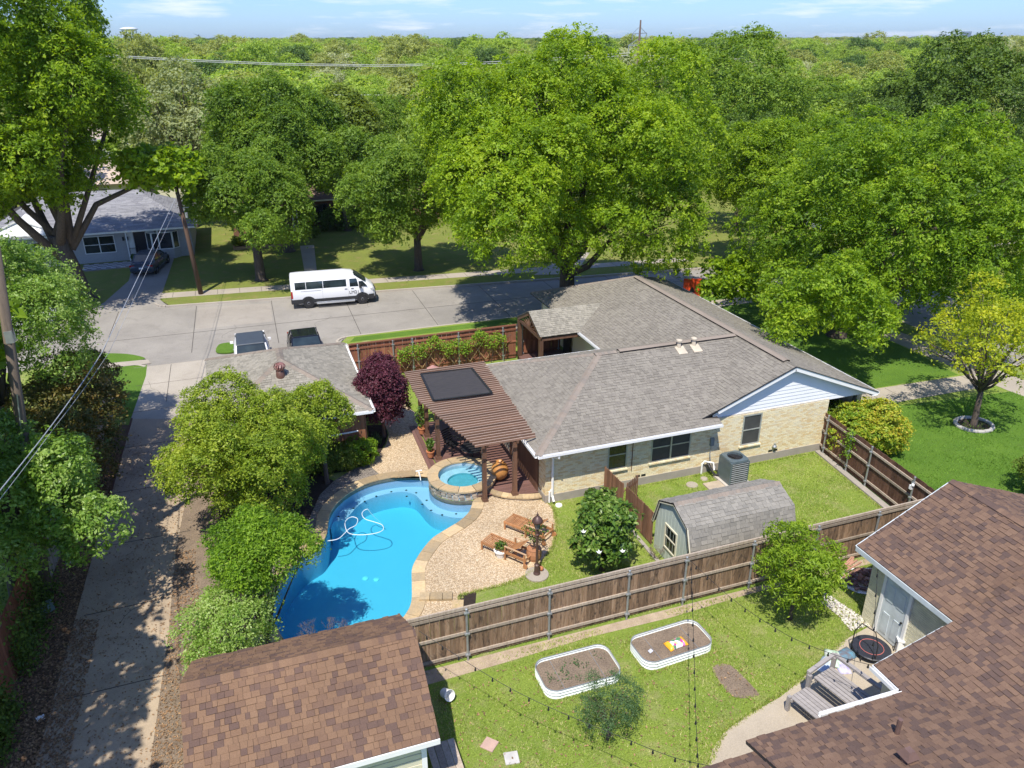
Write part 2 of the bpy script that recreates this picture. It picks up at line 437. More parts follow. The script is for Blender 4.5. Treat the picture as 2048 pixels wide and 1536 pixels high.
# the spa circle closes the pool on its side
SPC = Vector((7.10, 26.52, 0)); SPR_O = 1.42; SPR_I = .98
a0 = atan2(pool_out[-1][1] - SPC.y, pool_out[-1][0] - SPC.x); a1 = atan2(pool_out[0][1] - SPC.y, pool_out[0][0] - SPC.x)
pool_open = smooth_loop(pool_out, 4, closed=False)
if a1 > a0: a1 -= 2 * pi
arc = [(SPC.x + (SPR_O - .06) * cos(a0 + (a1 - a0) * i / 14), SPC.y + (SPR_O - .06) * sin(a0 + (a1 - a0) * i / 14)) for i in range(1, 14)]
pool_loop = pool_open + arc

Y_S = 45.33
def y_n(x): return 55.05 - .097 * x if x < 44 else 50.8
rc = 4.2      # corner radius of the side street at the right
XE = 38.9     # its west kerb
south = [(-60, Y_S), (-60, -8), (60, -40), (44, 8), (41.0, 20), (XE, 30), (XE, Y_S - rc)]
south += [(XE - rc + rc * cos(a), Y_S - rc + rc * sin(a)) for a in [pi / 2 * i / 8 for i in range(1, 9)]]
south[0] = (-60, Y_S + .6); south += [(5.2, Y_S), (4.6, 44.3), (-6.6, 44.3), (-8.2, Y_S + .2), (-11, Y_S + .6)]
mb = MB(); mb.poly(south, 0.0, holes=[pool_loop])
vs = [Vector((x, y, 0)) for x, y in south]
o = mb.build('lawn_ground', M['lawn'], kind='structure')
# kerb face strip of the ground along the street
north = [(-70, y_n(-70)), (-10.6, y_n(-10.6)), (-9.6, y_n(-9) + 1.9), (-6.0, y_n(-6) + 1.6), (-5.3, y_n(-5.3)), (34, y_n(34)), (70, 49.2), (400, 49.2), (6000, 49.2), (9000, 9000), (-9000, 9000), (-9000, y_n(-70))]
MB().poly(north, 0.0).build('north_ground', M['lawn_far'], kind='structure')
MB().poly([(46.5, 49.0), (46.5, 20), (60, -40), (400, -60), (6000, 49.0)], 0.0).build('east_ground', M['lawn_far'], kind='structure')
MB().poly([(-9000, 200), (-9000, -3000), (9000, -3000), (9000, 200)], -2.6).build('far_ground', M['lawn_far'], kind='structure')
MB().poly([(-80, 43.6), (38.2, 43.6), (38.2, 30), (40.4, 20), (43.4, 8), (59, -41), (70, -41), (50, 20), (80, 43.6), (80, 64), (-80, 64)], -.115).build('street', M['street'], kind='structure')
M['kerb'] = concrete('kerb_concrete', (.44, .39, .32), (.36, .315, .26), (.2, .16, .12), .3)
def strip(name, pts, wdt, z0, z1, matl, side=1):
    mb = MB(); n = len(pts)
    for i in range(n - 1):
        a = Vector((*pts[i], 0)); b = Vector((*pts[i + 1], 0)); d = (b - a).normalized(); nn = Vector((-d.y, d.x, 0)) * side
        mb.prism([(a.x, a.y), (b.x, b.y), (b.x + nn.x * wdt, b.y + nn.y * wdt), (a.x + nn.x * wdt, a.y + nn.y * wdt)], z0, z1)
    return mb.build(name, matl, kind='structure')
def arcp(cx, cy, r, t0, t1, n=6): return [(cx + r * cos(radians(t0 + (t1 - t0) * i / n)), cy + r * sin(radians(t0 + (t1 - t0) * i / n))) for i in range(n + 1)]
KZ = .012
strip('kerb_south', [(4.6, 44.6)] + arcp(5.3, Y_S - .75, .75, 180, 90)[1:] + [(XE - rc, Y_S)] + arcp(XE - rc, Y_S - rc, rc, 90, 0, 8)[1:] + [(XE, 30), (41, 20), (44, 8)], .16, -.13, KZ, M['kerb'])
strip('kerb_south_left', [(-60, Y_S + .6), (-11, Y_S + .6), (-8.2, Y_S + .2), (-6.5, Y_S - .6), (-6.1, Y_S - 1.0)], .16, -.13, KZ, M['kerb'])
strip('kerb_north', arcp(-5.3, y_n(-6) + .9, .85, 180, 270) + [(34, y_n(34)), (70, 49.2)], .16, -.13, KZ, M['kerb'], -1)
strip('kerb_north_left', [(-60, y_n(-60)), (-12, y_n(-12)), (-10.2, y_n(-10) + .5)], .16, -.13, KZ, M['kerb'], -1)
# lawns that are richer or drier, as sheets a few millimetres proud
def sheet(name, pts, z, matl, kind='structure', smooth=0, holes=()):
    if smooth: pts = smooth_loop(pts, smooth)
    return MB().poly(pts, z, holes=holes).build(name, matl, kind=kind)
sheet('lawn_corner', [(23.0, 27.0), (38.6, 25.6), (41.0, 15), (26, 9), (22.85, 17.5), (22.7, 23.5), (23.5, 24)], .004, M['lawn_rich'])
sheet('lawn_front_strip', [(25.2, 28.6), (35.2, 28.4), (35.6, 33), (34.6, 42.8), (25.2, 42.8)], .004, M['lawn_rich'])
sheet('parkway_grass_south', [(5.2, 44.35), (33, 44.1), (36.2, 41.5), (38.3, 39), (38.6, 41.2), (37, 44), (34.6, 45.1), (5.6, 45.1)], .004, M['lawn_rich'])
sheet('parkway_grass_left', [g2(150, 712), g2(200, 707), g2(255, 708), g2(290, 716), g2(270, 722), g2(225, 726), g2(150, 735)], .006, M['lawn_rich'], smooth=4)
sheet('lawn_beside_alley', [g2(186, 735), g2(294, 730), g2(297, 745), g2(280, 800), g2(262, 835), g2(228, 835), g2(226, 790)], .006, M['lawn_rich'])
# pavements
sheet('sidewalk_south', [(4.4, 42.75), (33.5, 42.75), (35.2, 41.2), (35.6, 36), (35.9, 26), (38.8, 10), (40.6, 10), (37.9, 26), (37.2, 37), (36.6, 41.4), (33.9, 44.05), (4.4, 44.1)], .008, M['walk'])
sheet('front_walk', [(24.4, 26.3), (30, 26.75), (36, 26.7), (36, 28.2), (30, 28.4), (24.4, 28.2)], .012, M['walk'])
sheet('sidewalk_north', [(-6.3, y_n(-6) + 1.9), (34, y_n(34) + 2.0), (34, y_n(34) + 3.2), (-6.3, y_n(-6) + 3.2)], .006, M['walk'])
sheet('sidewalk_left', [g2(120, 740), g2(180, 730), g2(296, 719), g2(302, 727), g2(200, 738), g2(120, 752)], .010, M['walk'])
strip_alley = [g2(-60, 1680), g2(70, 1536), g2(150, 1240), g2(205, 1040), g2(262, 850), g2(292, 752), g2(300, 722)]
right_alley = [g2(425, 720), g2(418, 760), g2(392, 860), g2(372, 1000), g2(352, 1100), g2(338, 1260), g2(300, 1536), g2(280, 1680)]
sheet('alley', strip_alley + [(-5.9, 44.3), (4.25, 44.3), (4.25, 37.6), (-2.6, 37.6)] + right_alley[1:], .010, M['alley'])
sheet('alley_entry', [g2(318, 838), g2(262, 838), g2(292, 752), (-5.95, 44.28), (4.2, 44.28), (4.2, 37.65), (-2.55, 37.65), g2(400, 838)], .0125, concrete('alley_entry_concrete', (.42, .375, .305), (.35, .31, .25), (.2, .17, .13), .45))
ap = MB(); A_ = [(-6.6, 44.29, .0085), (4.6, 44.29, .0085), (5.2, 45.9, -.108), (-8.2, 46.1, -.108)]
ap.add(A_, ((0, 1, 2, 3),)); ap.build('alley_apron', M['street'], kind='structure')
ap = MB(); ap.add([(-9.6, y_n(-9) + 1.9, .006), (-6.0, y_n(-6) + 1.6, .006), (-5.3, y_n(-6) - .15, -.108), (-10.6, y_n(-9) - .1, -.108)], ((0, 3, 2, 1),)); ap.build('driveway_apron', M['street'], kind='structure')
sheet('driveway_grey_house', [(-9.6, y_n(-9) + 1.85), (-6.0, y_n(-6) + 1.55), (-5.9, 60), (-5.55, 69.6), (-8.6, 69.2), (-8.5, 63)], .011, M['drive'])
sheet('checkered_patio', [(-12.0, 67.0), (-8.7, 67.2), (-8.6, 69.2), (-12.4, 69.2)], .009, mat('checker_dim', (.30, .29, .28), (.10, .10, .10), scale=3, rough=.8))
sheet('walk_to_brown_house', [g2(637, 572), g2(614, 572), g2(600, 492), g2(628, 490)], .012, M['walk'])
sheet('walk_far_right', [g2(1068, 550), g2(1150, 548), g2(1180, 505), g2(1140, 505)], .012, M['walk'])
isl = MB(); isl.prism(smooth_loop([g2(434, 706), g2(436, 693), g2(447, 688), g2(466, 688), g2(468, 705)], 4), .0, .06); isl.build('grass_island', M['lawn_rich'], kind='structure')
# darker patched slabs and meandering cracks
sheet('street_patch', [(11.1, 45.7), (15.9, 45.7), (16.0, 49.5), (11.2, 49.6)], -.1135, concrete('patched_slab', (.27, .25, .22), (.21, .195, .17), (.12, .105, .09), .5)); sheet('street_patch', [(-3.6, 50.2), (1.1, 50.15), (1.2, 54.2), (-3.5, 54.8)], -.1135, concrete('paler_slab', (.35, .315, .265), (.28, .25, .21), (.15, .13, .1), .4))
ck_ = MB()
for (x, y, a, n_) in ((3, 47, .4, 14), (7.5, 51, 2.2, 12), (-2, 48, 1.2, 10), (17, 48, .9, 14), (24, 50, 2.6, 12), (-5, 40, 1.4, 9), (-4, 30, .2, 9), (-5.2, 22, 1.1, 10)):
    z = -.1115 if y > 45 else .0125; p = Vector((x, y, z))
    for k in range(n_): a += rnd.uniform(-.5, .5); q = p + Vector((cos(a), sin(a), 0)) * rnd.uniform(.15, .4); ck_.beam(p, q, .012, .003); p = q
ck_.build('pavement_cracks', M['joint'], kind='structure')
# street joints: thin tar lines
jm = MB()
for k in range(-9, 13):
    x = 1.2 + k * 4.9
    jm.beam((x, Y_S + .25, -.1125), (x + .1, y_n(x) - .2, -.1125), .035, .004)
jm.beam((-60, 50.2, -.1118), (42, 49.2, -.1118), .04, .004)
jm.beam((-60, Y_S + .75, -.1118), (37, Y_S + .35, -.1118), .03, .004)
jm.beam((XE + 3.9, 44, -.1118), (44, 22, -.1118), .04, .004)
jm.build('street_joints', M['joint'], kind='structure')
jm = MB()
for y in (41.6, 38.2, 34.4, 30.4, 26.6, 22.8, 19.2, 15.4): jm.beam((-6.3, y, .0115), (-2.5 - (44 - y) * .045, y + .05, .0115), .03, .004)
jm.beam((-4.7, 44.2, .0115), (-4.7, 39, .0115), .03, .004)
for i in range(22): jm.beam((5.6 + i * 1.5, 42.8, .0095), (5.6 + i * 1.5, 44.05, .0095), .025, .004)
for i in range(26): 
    x = -5.2 + i * 1.5; jm.beam((x, y_n(x) + 1.95, .0075), (x, y_n(x) + 3.15, .0075), .025, .004)
for i in range(9): jm.beam((25.2 + i * 1.25, 26.75, .0135), (25.2 + i * 1.25, 28.3, .0135), .025, .004)
jm.build('pavement_joints', M['joint'], kind='structure')
# leaf-strewn verge left of the alley, soil edge and dirt right of the alley
sheet('alley_verge', [g2(-80, 1700), g2(70, 1536), g2(150, 1240), g2(205, 1040), g2(262, 850), g2(238, 850), g2(180, 960), g2(120, 1040), g2(60, 1200), g2(-60, 1300)], .004, M['litter_ground'])
sheet('garage_verge', [g2(300, 1536), g2(338, 1260), g2(352, 1100), g2(372, 1000), g2(392, 860), g2(418, 760), (-2.4, 37.3), (-2.4, 30), (-1.9, 22), (-2.3, 17.2), (-2.4, 11)], .004, M['soil'])
ed = strip('alley_edging', [g2(262, 838), g2(240, 915), g2(205, 1040)], .07, 0, .05, mat('rusty_edging', (.12, .055, .03)))
sheet('bare_patch', [g2(1425, 1335), g2(1460, 1330), g2(1510, 1378), g2(1515, 1392), g2(1470, 1395), g2(1440, 1365)], .005, M['soil'], smooth=3)
sheet('soil_along_fence', [(2.7, 16.95), (20, 17.0), (20, 16.72), (14, 16.75), (11, 16.6), (8.2, 16.65), (5.5, 16.5), (2.7, 16.4)], .005, mat('pale_dry_soil', (.48, .38, .27), (.34, .26, .18), rough=1, scale=3, grain=.3, bscale=30, bump=.02))
sheet('garden_path', [(7.3, 9.0), g2(1415, 1536), g2(1425, 1500), g2(1450, 1462), g2(1500, 1428), g2(1560, 1395), g2(1600, 1362), g2(1640, 1320), g2(1690, 1280), g2(1735, 1255), (16.7, 14.3), (16.7, 9), (12, 9)], .010, concrete('garden_path_concrete', (.45, .385, .29), (.37, .315, .24), (.22, .18, .13), .3))
sheet('gravel_strip', [g2(1630, 1195), g2(1650, 1185), g2(1725, 1235), g2(1745, 1250), g2(1700, 1262), g2(1680, 1235)], .006, M['soil'])
# ---------------------------------------------------------------- patio paving
pat_px = [(1084, 998), (1100, 1008), (1108, 1022), (1113, 1045), (1112, 1070), (1105, 1095), (1090, 1120), (1070, 1142), (1040, 1160), (1000, 1172), (955, 1183), (922, 1191), (905, 1238), (840, 1262), (790, 1300)]
pool_shift = offset_loop(pool_loop, .05)
patio_right = [g2(*p) for p in pat_px]
def loopnear(pt): return min(range(len(pool_shift)), key=lambda i: hypot(pool_shift[i][0] - pt[0], pool_shift[i][1] - pt[1]))
i0 = loopnear(g2(790, 1270, PW)); i1 = loopnear(g2(948, 1006, PW))
patio_r = patio_right + [pool_shift[i] for i in range(i0, i1 + 1)] + [(7.3, 25.1), (8.4, 25.6), (9.6, 24.6)]
sheet('pebble_patio', patio_r, .012, M['pebble'])
i2 = loopnear(g2(737, 971, PW)); i3 = loopnear(g2(862, 960, PW))
north_pat = [g2(812, 948), (6.1, 27.3), (6.15, 31.4), g2(848, 838), g2(812, 812), g2(803, 790), g2(815, 768), g2(800, 745), g2(730, 745), g2(735, 800), g2(770, 850), g2(778, 868), g2(772, 890), g2(757, 910), g2(735, 928), g2(760, 950)]
sheet('pebble_path', north_pat + [pool_shift[i] for i in range(i2, loopnear(g2(690, 1000, PW)))][:0] + [pool_shift[i2], pool_shift[max(i2 - 3, 0)], pool_shift[2]], .014, M['pebble'])
i4 = loopnear(g2(575, 1290, PW))
dark_pat = [g2(762, 952), g2(735, 928), g2(700, 942), g2(668, 962), g2(640, 990), g2(617, 1040), g2(590, 1075), g2(560, 1110), g2(530, 1140), g2(500, 1200), g2(470, 1290), g2(430, 1330), (-1.9, 17.4), (1.2, 17.4)] + [pool_shift[i] for i in range(i4, i2 - 1, -1)]
sheet('old_pebble_walk', dark_pat, .012, M['pebble_dark'])
sheet('planting_bed', [g2(775, 862), g2(771, 888), g2(752, 910), g2(722, 930), g2(690, 942), g2(650, 950), g2(620, 925), g2(600, 900), (3.6, 30), (4.4, 31.5)], .018, M['mulch'])
sheet('pool_bed', [g2(640, 950), g2(668, 962), g2(640, 990), g2(617, 1040), g2(590, 1075), g2(560, 1110), g2(530, 1140), g2(500, 1200), g2(470, 1290), (-1.9, 17.4), (-2.2, 24), (-2.3, 29.4), (2.0, 29.4), (3, 29)], .018, M['mulch'])
sheet('mulch_strip', [g2(918, 1190), g2(953, 1183), g2(950, 1216), g2(917, 1223)], .016, M['mulch'])
sheet('maple_bed', [g2(700, 905), g2(762, 905), g2(776, 870), g2(770, 850), (4.3, 33), (4.1, 30)], .022, M['mulch'])
# ---------------------------------------------------------------- pool
pr = root('swimming_pool', (3.5, 23, 0), 'kidney-shaped blue swimming pool with pale shelf and tan stone rim', 'swimming pool')
M['plaster'] = mat('pool_plaster', (.40, .43, .56), (.37, .415, .55), rough=.6, scale=1.3)
mb = MB()
n = len(pool_loop)
DEEP = -1.25; SH = -.5
inner_px = [(661, 1050), (667, 1036), (690, 1031), (700, 1020), (720, 1000), (745, 988), (778, 979), (806, 976), (828, 981), (840, 992), (850, 1004), (866, 1017), (890, 1024), (915, 1028), (938, 1027)]
# walls
for i in range(n):
    a, b = pool_loop[i], pool_loop[(i + 1) % n]
    mb.add([(a[0], a[1], DEEP), (b[0], b[1], DEEP), (b[0], b[1], .0), (a[0], a[1], .0)], ((0, 1, 2, 3),))
mb.poly(pool_loop, DEEP)
sh_in = smooth_loop([g2(x, y, -.32) for x, y in inner_px], 3, closed=False)
j0 = min(range(n), key=lambda i: hypot(pool_loop[i][0] - sh_in[0][0], pool_loop[i][1] - sh_in[0][1]))
j1 = min(range(n), key=lambda i: hypot(pool_loop[i][0] - sh_in[-1][0], pool_loop[i][1] - sh_in[-1][1]))
outer = []
k = j0
while True:
    outer.append(pool_loop[k]); 
    if k == j1: break
    k = (k - 1) % n
shelf = sh_in + list(reversed(outer))
mb.poly(shelf, SH)
sk = len(sh_in)
for i in range(sk - 1):
    a, b = sh_in[i], sh_in[i + 1]
    mb.add([(a[0], a[1], DEEP), (b[0], b[1], DEEP), (b[0], b[1], SH), (a[0], a[1], SH)], ((0, 1, 2, 3),))
wpart(mb, 'basin', M['plaster'], pr)
# waterline tile band
mb = MB(); tl = offset_loop(pool_loop, -.012)
for i in range(n):
    a, b = tl[i], tl[(i + 1) % n]
    mb.add([(a[0], a[1], -.17), (b[0], b[1], -.17), (b[0], b[1], .0), (a[0], a[1], .0)], ((0, 1, 2, 3),))
wpart(mb, 'tile_band', mat('waterline_tile', (.16, .15, .12), (.10, .095, .08), scale=9, rough=.4), pr)
# little dark tiles along the shelf edge
bk = MB()
for px, py in [(676, 1026), (706, 1010), (729, 996), (752, 986), (782, 977), (812, 974), (832, 979), (813, 986), (844, 1002), (853, 994), (862, 1014), (884, 1023), (912, 1021), (940, 1021), (833, 962), (855, 966), (838, 962)]:
    g_ = G(px, py, -.34); bk.box((g_.x, g_.y, SH + .006), (.08, .08, .006), .4)
wpart(bk, 'marker_tile', M['dark'], pr, kind='stuff')
M['drain'] = mat('drain_grey', (.60, .66, .70))
for px, py in [(729, 1142), (751, 1144)]:
    bk = MB(); g_ = G(px, py, -.9); bk.lathe((g_.x, g_.y, DEEP + .01), [(.11, 0), (.10, .03), (.02, .05)], 14)
    wpart(bk, 'drain_cover', M['drain'], pr)
# water: a closed body whose inside absorbs red light
m, t, b = _new('pool_water'); o_ = t.nodes['Material Output']; t.nodes.remove(b)
gl = _node(t, 'ShaderNodeBsdfGlossy', Roughness=.03); tp = t.nodes.new('ShaderNodeBsdfTransparent'); tp.inputs[0].default_value = (.93, .985, 1, 1)
fr = _node(t, 'ShaderNodeFresnel', IOR=1.33); msx = t.nodes.new('ShaderNodeMixShader')
bn = _node(t, 'ShaderNodeBump', Strength=.35, Distance=.02); t.links.new(_noise(t, 9, 3, .6, dist=.8), bn.inputs['Height'])
t.links.new(bn.outputs[0], gl.inputs['Normal']); t.links.new(bn.outputs[0], fr.inputs['Normal'])
geo_ = t.nodes.new('ShaderNodeNewGeometry'); fb_ = _node(t, 'ShaderNodeMath', operation='SUBTRACT'); fb_.inputs[0].default_value = 1; t.links.new(geo_.outputs['Backfacing'], fb_.inputs[1]); fm_ = _node(t, 'ShaderNodeMath', operation='MULTIPLY'); t.links.new(fr.outputs[0], fm_.inputs[0]); t.links.new(fb_.outputs[0], fm_.inputs[1]); t.links.new(fm_.outputs[0], msx.inputs[0]); t.links.new(tp.outputs[0], msx.inputs[1]); t.links.new(gl.outputs[0], msx.inputs[2]); t.links.new(msx.outputs[0], o_.inputs['Surface'])
va = _node(t, 'ShaderNodeVolumeAbsorption', Density=.60); va.inputs['Color'].default_value = (.0, .955, .985, 1)
t.links.new(va.outputs[0], o_.inputs['Volume'])
M['water'] = m
def fixn(bm_):
    zt = max(f.calc_center_median().z for f in bm_.faces); up = sum(f.normal.z for f in bm_.faces if f.calc_center_median().z > zt - .01)
    print('WATER', up, sum(1 for e in bm_.edges if len(e.link_faces) != 2))
    if up < 0: bmesh.ops.reverse_faces(bm_, faces=bm_.faces)
mb = MB(); wl = offset_loop(pool_loop, -.02)
mb.poly(wl, PW)
lo = MB(); lo.poly(wl, DEEP + .003); nf = len(mb.v)
mb.add(lo.v, [tuple(reversed(f)) for f in lo.f])
nw = len(wl); ar = sum(wl[i][0] * wl[(i + 1) % nw][1] - wl[(i + 1) % nw][0] * wl[i][1] for i in range(nw))
sd = MB()
for i in range(nw):
    a, b_ = wl[i], wl[(i + 1) % nw]; q = [(a[0], a[1], DEEP + .003), (b_[0], b_[1], DEEP + .003), (b_[0], b_[1], PW), (a[0], a[1], PW)]
    sd.add(q if ar > 0 else list(reversed(q)), ((0, 1, 2, 3),))
mb.add(sd.v, sd.f)
wtr = wpart(mb, 'water', M['water'], pr)
bm_ = bmesh.new(); bm_.from_mesh(wtr.data); bmesh.ops.remove_doubles(bm_, verts=bm_.verts, dist=.0005); bmesh.ops.recalc_face_normals(bm_, faces=bm_.faces); fixn(bm_); bm_.to_mesh(wtr.data); bm_.free()
# coping stones: a rim of separate flags
cop_in = pool_open; cw = .42
po = offset_loop(pool_loop, cw)[:len(pool_open)]
pi_ = offset_loop(pool_loop, -.03)[:len(pool_open)]
items = []; acc = 0; seg = [0]; i = 0; target = .55
while i < len(pool_open) - 1:
    j = i; l_ = 0
    want = rnd.uniform(.42, .72)
    while j < len(pool_open) - 1 and l_ < want:
        l_ += hypot(pool_open[j + 1][0] - pool_open[j][0], pool_open[j + 1][1] - pool_open[j][1]); j += 1
    inn = [Vector((*pi_[k], 0)) for k in range(i, j + 1)]; out_ = [Vector((*po[k], 0)) for k in range(i, j + 1)]
    def shr(lst):
        if len(lst) > 1:
            a, b_ = lst[0], lst[-1]; d0 = (lst[1] - lst[0]).normalized() * .008; d1 = (lst[-2] - lst[-1]).normalized() * .008
            lst[0] = a + d0; lst[-1] = b_ + d1
        return lst
    inn, out_ = shr(inn), shr(out_)
    j2 = rnd.uniform(-.015, .015)
    loop = inn + list(reversed([p + Vector((0, 0, 0)) for p in out_])); top = .045 + rnd.uniform(-.004, .004)
    m_ = MB(); m_.prism([(p.x, p.y) for p in loop], .001, top); items.append((m_.v, m_.f, rnd.random()))
    i = j
pieces('coping_stone', items, M['stone'], pr)
# cleaner, hose
cl = root('pool_cleaner', G(770, 1016, -.2), 'blue and white pool cleaner trailing a looped white hose', 'pool cleaner')
mb = MB(); mb.box((0, 0, -1.2), (.34, .24, .09), .5, taper=.7); wpart_o = mb.build('cleaner_body', mat('cleaner_blue', (.02, .05, .16), rough=.4), cl)
hx = [(765, 1012), (745, 1016), (730, 1020), (724, 1028), (730, 1038), (748, 1044), (764, 1050), (766, 1060), (750, 1067), (720, 1070), (697, 1066), (690, 1050), (693, 1040), (704, 1034), (715, 1038), (712, 1050), (698, 1058), (690, 1066), (676, 1078), (655, 1082)]
hp = smooth_loop([g2(x, y, PW) for x, y in hx], 5, closed=False)
mb = MB(); mb.tube([Vector((x, y, PW + .005 if i > 8 else PW - .12 * (8 - i))) - cl.location for i, (x, y) in enumerate(hp)], .014, 8)
mb.build('hose', mat('hose_white', (.75, .82, .85), rough=.4), cl, smooth=True)
# ---------------------------------------------------------------- spa
sp = root('spa', (SPC.x, SPC.y, 0), 'round raised stone spa with pale blue bench at the pool corner', 'spa')
SPZ = .45
mb = MB(); mb.lathe((0, 0, 0), [(SPR_O - .10, -.6), (SPR_O - .10, SPZ - .07), (SPR_I + .02, SPZ - .07), (SPR_I + .02, .13), (.62, .12)], 48, cap=False); mb.mi = 1; mb.lathe((0, 0, 0), [(.62, .12), (.60, .03), (0, .029)], 48, cap=False)
mb.build('shell', [mat('spa_plaster', (.42, .53, .60), rough=.6), mat('spa_well_plaster', (.13, .36, .42), rough=.6)], sp, smooth=False)
items = []
for (r0, z0, hgt, cnt) in [(SPR_O - .105, -.12 + k * .135, .12, 34) for k in range(4)]:
    ofs = rnd.random()
    for k in range(cnt):
        t0 = 2 * pi * (k + ofs) / cnt + rnd.uniform(0, .03); t1 = 2 * pi * (k + 1 + ofs) / cnt - .02; pr_ = rnd.uniform(.03, .07)
        ri, ro = r0, r0 + pr_; zz0, zz1 = z0 + rnd.uniform(0, .02), z0 + hgt - rnd.uniform(0, .015)
        vs_ = [(SPC.x + r_ * cos(t_), SPC.y + r_ * sin(t_), z_) for z_ in (zz0, zz1) for (r_, t_) in ((ri, t0), (ro, t0), (ro, t1), (ri, t1))]
        items.append((vs_, BOXF, rnd.random()))
pieces('stone', items, M['stone_wall'], sp)
items = []; t_ = .2
while t_ < 2 * pi + .15:
    dt = min(rnd.uniform(.38, .62), 2 * pi + .2 - t_)
    ns = 4; lp = [(SPC.x + SPR_I * cos(t_ + .012 + (dt - .024) * k / ns), SPC.y + SPR_I * sin(t_ + .012 + (dt - .024) * k / ns)) for k in range(ns + 1)]
    rr = SPR_O + rnd.uniform(-.02, .03)
    lp += [(SPC.x + rr * cos(t_ + .01 + (dt - .02) * k / ns), SPC.y + rr * sin(t_ + .01 + (dt - .02) * k / ns)) for k in range(ns, -1, -1)]
    m_ = MB(); m_.prism(lp, SPZ - .068, SPZ + rnd.uniform(-.005, .005)); items.append((m_.v, m_.f, rnd.random())); t_ += dt
pieces('coping_stone', items, M['stone'], sp)
mb = MB(); wz = SPZ - .17
mb.lathe((0, 0, 0), [(0, .035), (.595, .035), (.615, .125), (SPR_I + .01, .135), (SPR_I + .01, wz), (0, wz)], 48)
wt = mb.build('water', M['water'], sp)
bm_ = bmesh.new(); bm_.from_mesh(wt.data); bmesh.ops.remove_doubles(bm_, verts=bm_.verts, dist=.0005); bmesh.ops.recalc_face_normals(bm_, faces=bm_.faces); fixn(bm_); bm_.to_mesh(wt.data); bm_.free()
# white fitting on the rim left of the spa
ft = root('water_spout', G(838, 950, .05), 'small white T-shaped pipe fitting on the pool rim left of the spa', 'pipe fitting')
mb = MB(); mb.tube([(0, 0, 0), (0, 0, .2)], .025); mb.tube([(-.13, 0, .2), (.13, 0, .2)], .028); mb.tube([(0, 0, .16), (0, -.18, .12), (0, -.28, -.1)], .02); mb.build('pipe', M['white'], ft)
# ---------------------------------------------------------------- deck
dk = root('deck', (8, 28, 0), 'brown plank deck under the pergola', 'deck')
bed = [(6.25, 31.35), (6.05, 27.6), (6.0, 25.9)]
deck_poly = [(6.45, 31.3), (9.66, 31.9), (9.66, 24.52), (8.9, 24.62), (8.2, 24.95), (7.7, 25.3), (7.0, 25.2), (6.4, 25.8), (6.05, 27.7)]
deck_poly = [(6.5, 32.1), (9.7, 32.1), (9.7, 24.5), (9.0, 24.58), (8.3, 24.9), (7.9, 25.25), (7.1, 25.2), (6.42, 27.5)]
items = []; dframe = []
y = 24.5
def span(poly, yv):
    xs = []
    for i in range(len(poly)):
        (x0, y0), (x1, y1) = poly[i], poly[(i + 1) % len(poly)]
        if (y0 > yv) != (y1 > yv): xs.append(x0 + (x1 - x0) * (yv - y0) / (y1 - y0))
    return (min(xs), max(xs)) if len(xs) >= 2 else None
while y < 32.0:
    s0 = span(deck_poly, y + .003); s1 = span(deck_poly, y + .135)
    if s0 and s1:
        rc2 = 1.34; dy = y + .0675 - SPC.y; ch = sqrt(rc2 ** 2 - dy ** 2) if abs(dy) < rc2 else 0
        segs = [((s0[0], s1[0]), (SPC.x - ch,) * 2), ((SPC.x + ch,) * 2, (s0[1], s1[1]))] if ch else [((s0[0], s1[0]), (s0[1], s1[1]))]
        for (l0, l1), (r0, r1) in segs:
            if r0 - l0 < .05: continue
            vs_ = [(l0, y, .12), (r0, y, .12), (r1, y + .135, .12), (l1, y + .135, .12), (l0, y, .155), (r0, y, .155), (r1, y + .135, .155), (l1, y + .135, .155)]
            items.append((vs_, BOXF, rnd.random())); dframe.append((l0 + .03, r0 - .03, y))
    y += .143
pieces('deck_board', items, M['wood_deck'], dk)
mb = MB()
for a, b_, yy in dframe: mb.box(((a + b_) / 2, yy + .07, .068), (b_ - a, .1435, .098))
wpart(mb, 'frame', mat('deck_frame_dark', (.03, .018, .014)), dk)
for (dx, z) in ((-.30, .10), (-.15, .10)):
    mb = MB(); a = Vector((6.5 + dx, 32.1, z - .02)); b_ = Vector((6.42 + dx - .02, 27.1, z - .02)); mb.beam(a, b_, .14, .035); wpart(mb, 'step_board', M['wood_deck'], dk)
mb = MB(); mb.prism([(6.13, 32.1), (6.46, 32.1), (6.4, 27.2), (6.04, 27.2)], .015, .06); wpart(mb, 'step_riser', M['wood_deck'], dk)
# stone border in front of the deck
br = root('deck_border', (8.6, 24.6, 0), 'curved low course of tan flagstones in front of the deck', 'stone border')
bp = smooth_loop([g2(973, 984, .15), g2(990, 990, .15), g2(1015, 995, .15), g2(1045, 997, .15), g2(1070, 996, .15), g2(1084, 994, .15)], 4, closed=False)
items = []
for i in range(0, len(bp) - 1, 2):
    j = min(i + 2, len(bp) - 1); a, b_ = Vector((*bp[i], 0)), Vector((*bp[j], 0)); d = (b_ - a).normalized(); nn = Vector((-d.y, d.x, 0)); a = a + d * .008; b_ = b_ - d * .008
    m_ = MB(); m_.prism([(a.x, a.y), (b_.x, b_.y), (b_.x + nn.x * .3, b_.y + nn.y * .3), (a.x + nn.x * .3, a.y + nn.y * .3)], .11, .165 + rnd.uniform(0, .006)); items.append((m_.v, m_.f, rnd.random()))
pieces('flagstone', items, M['stone'], br)
mb = MB()
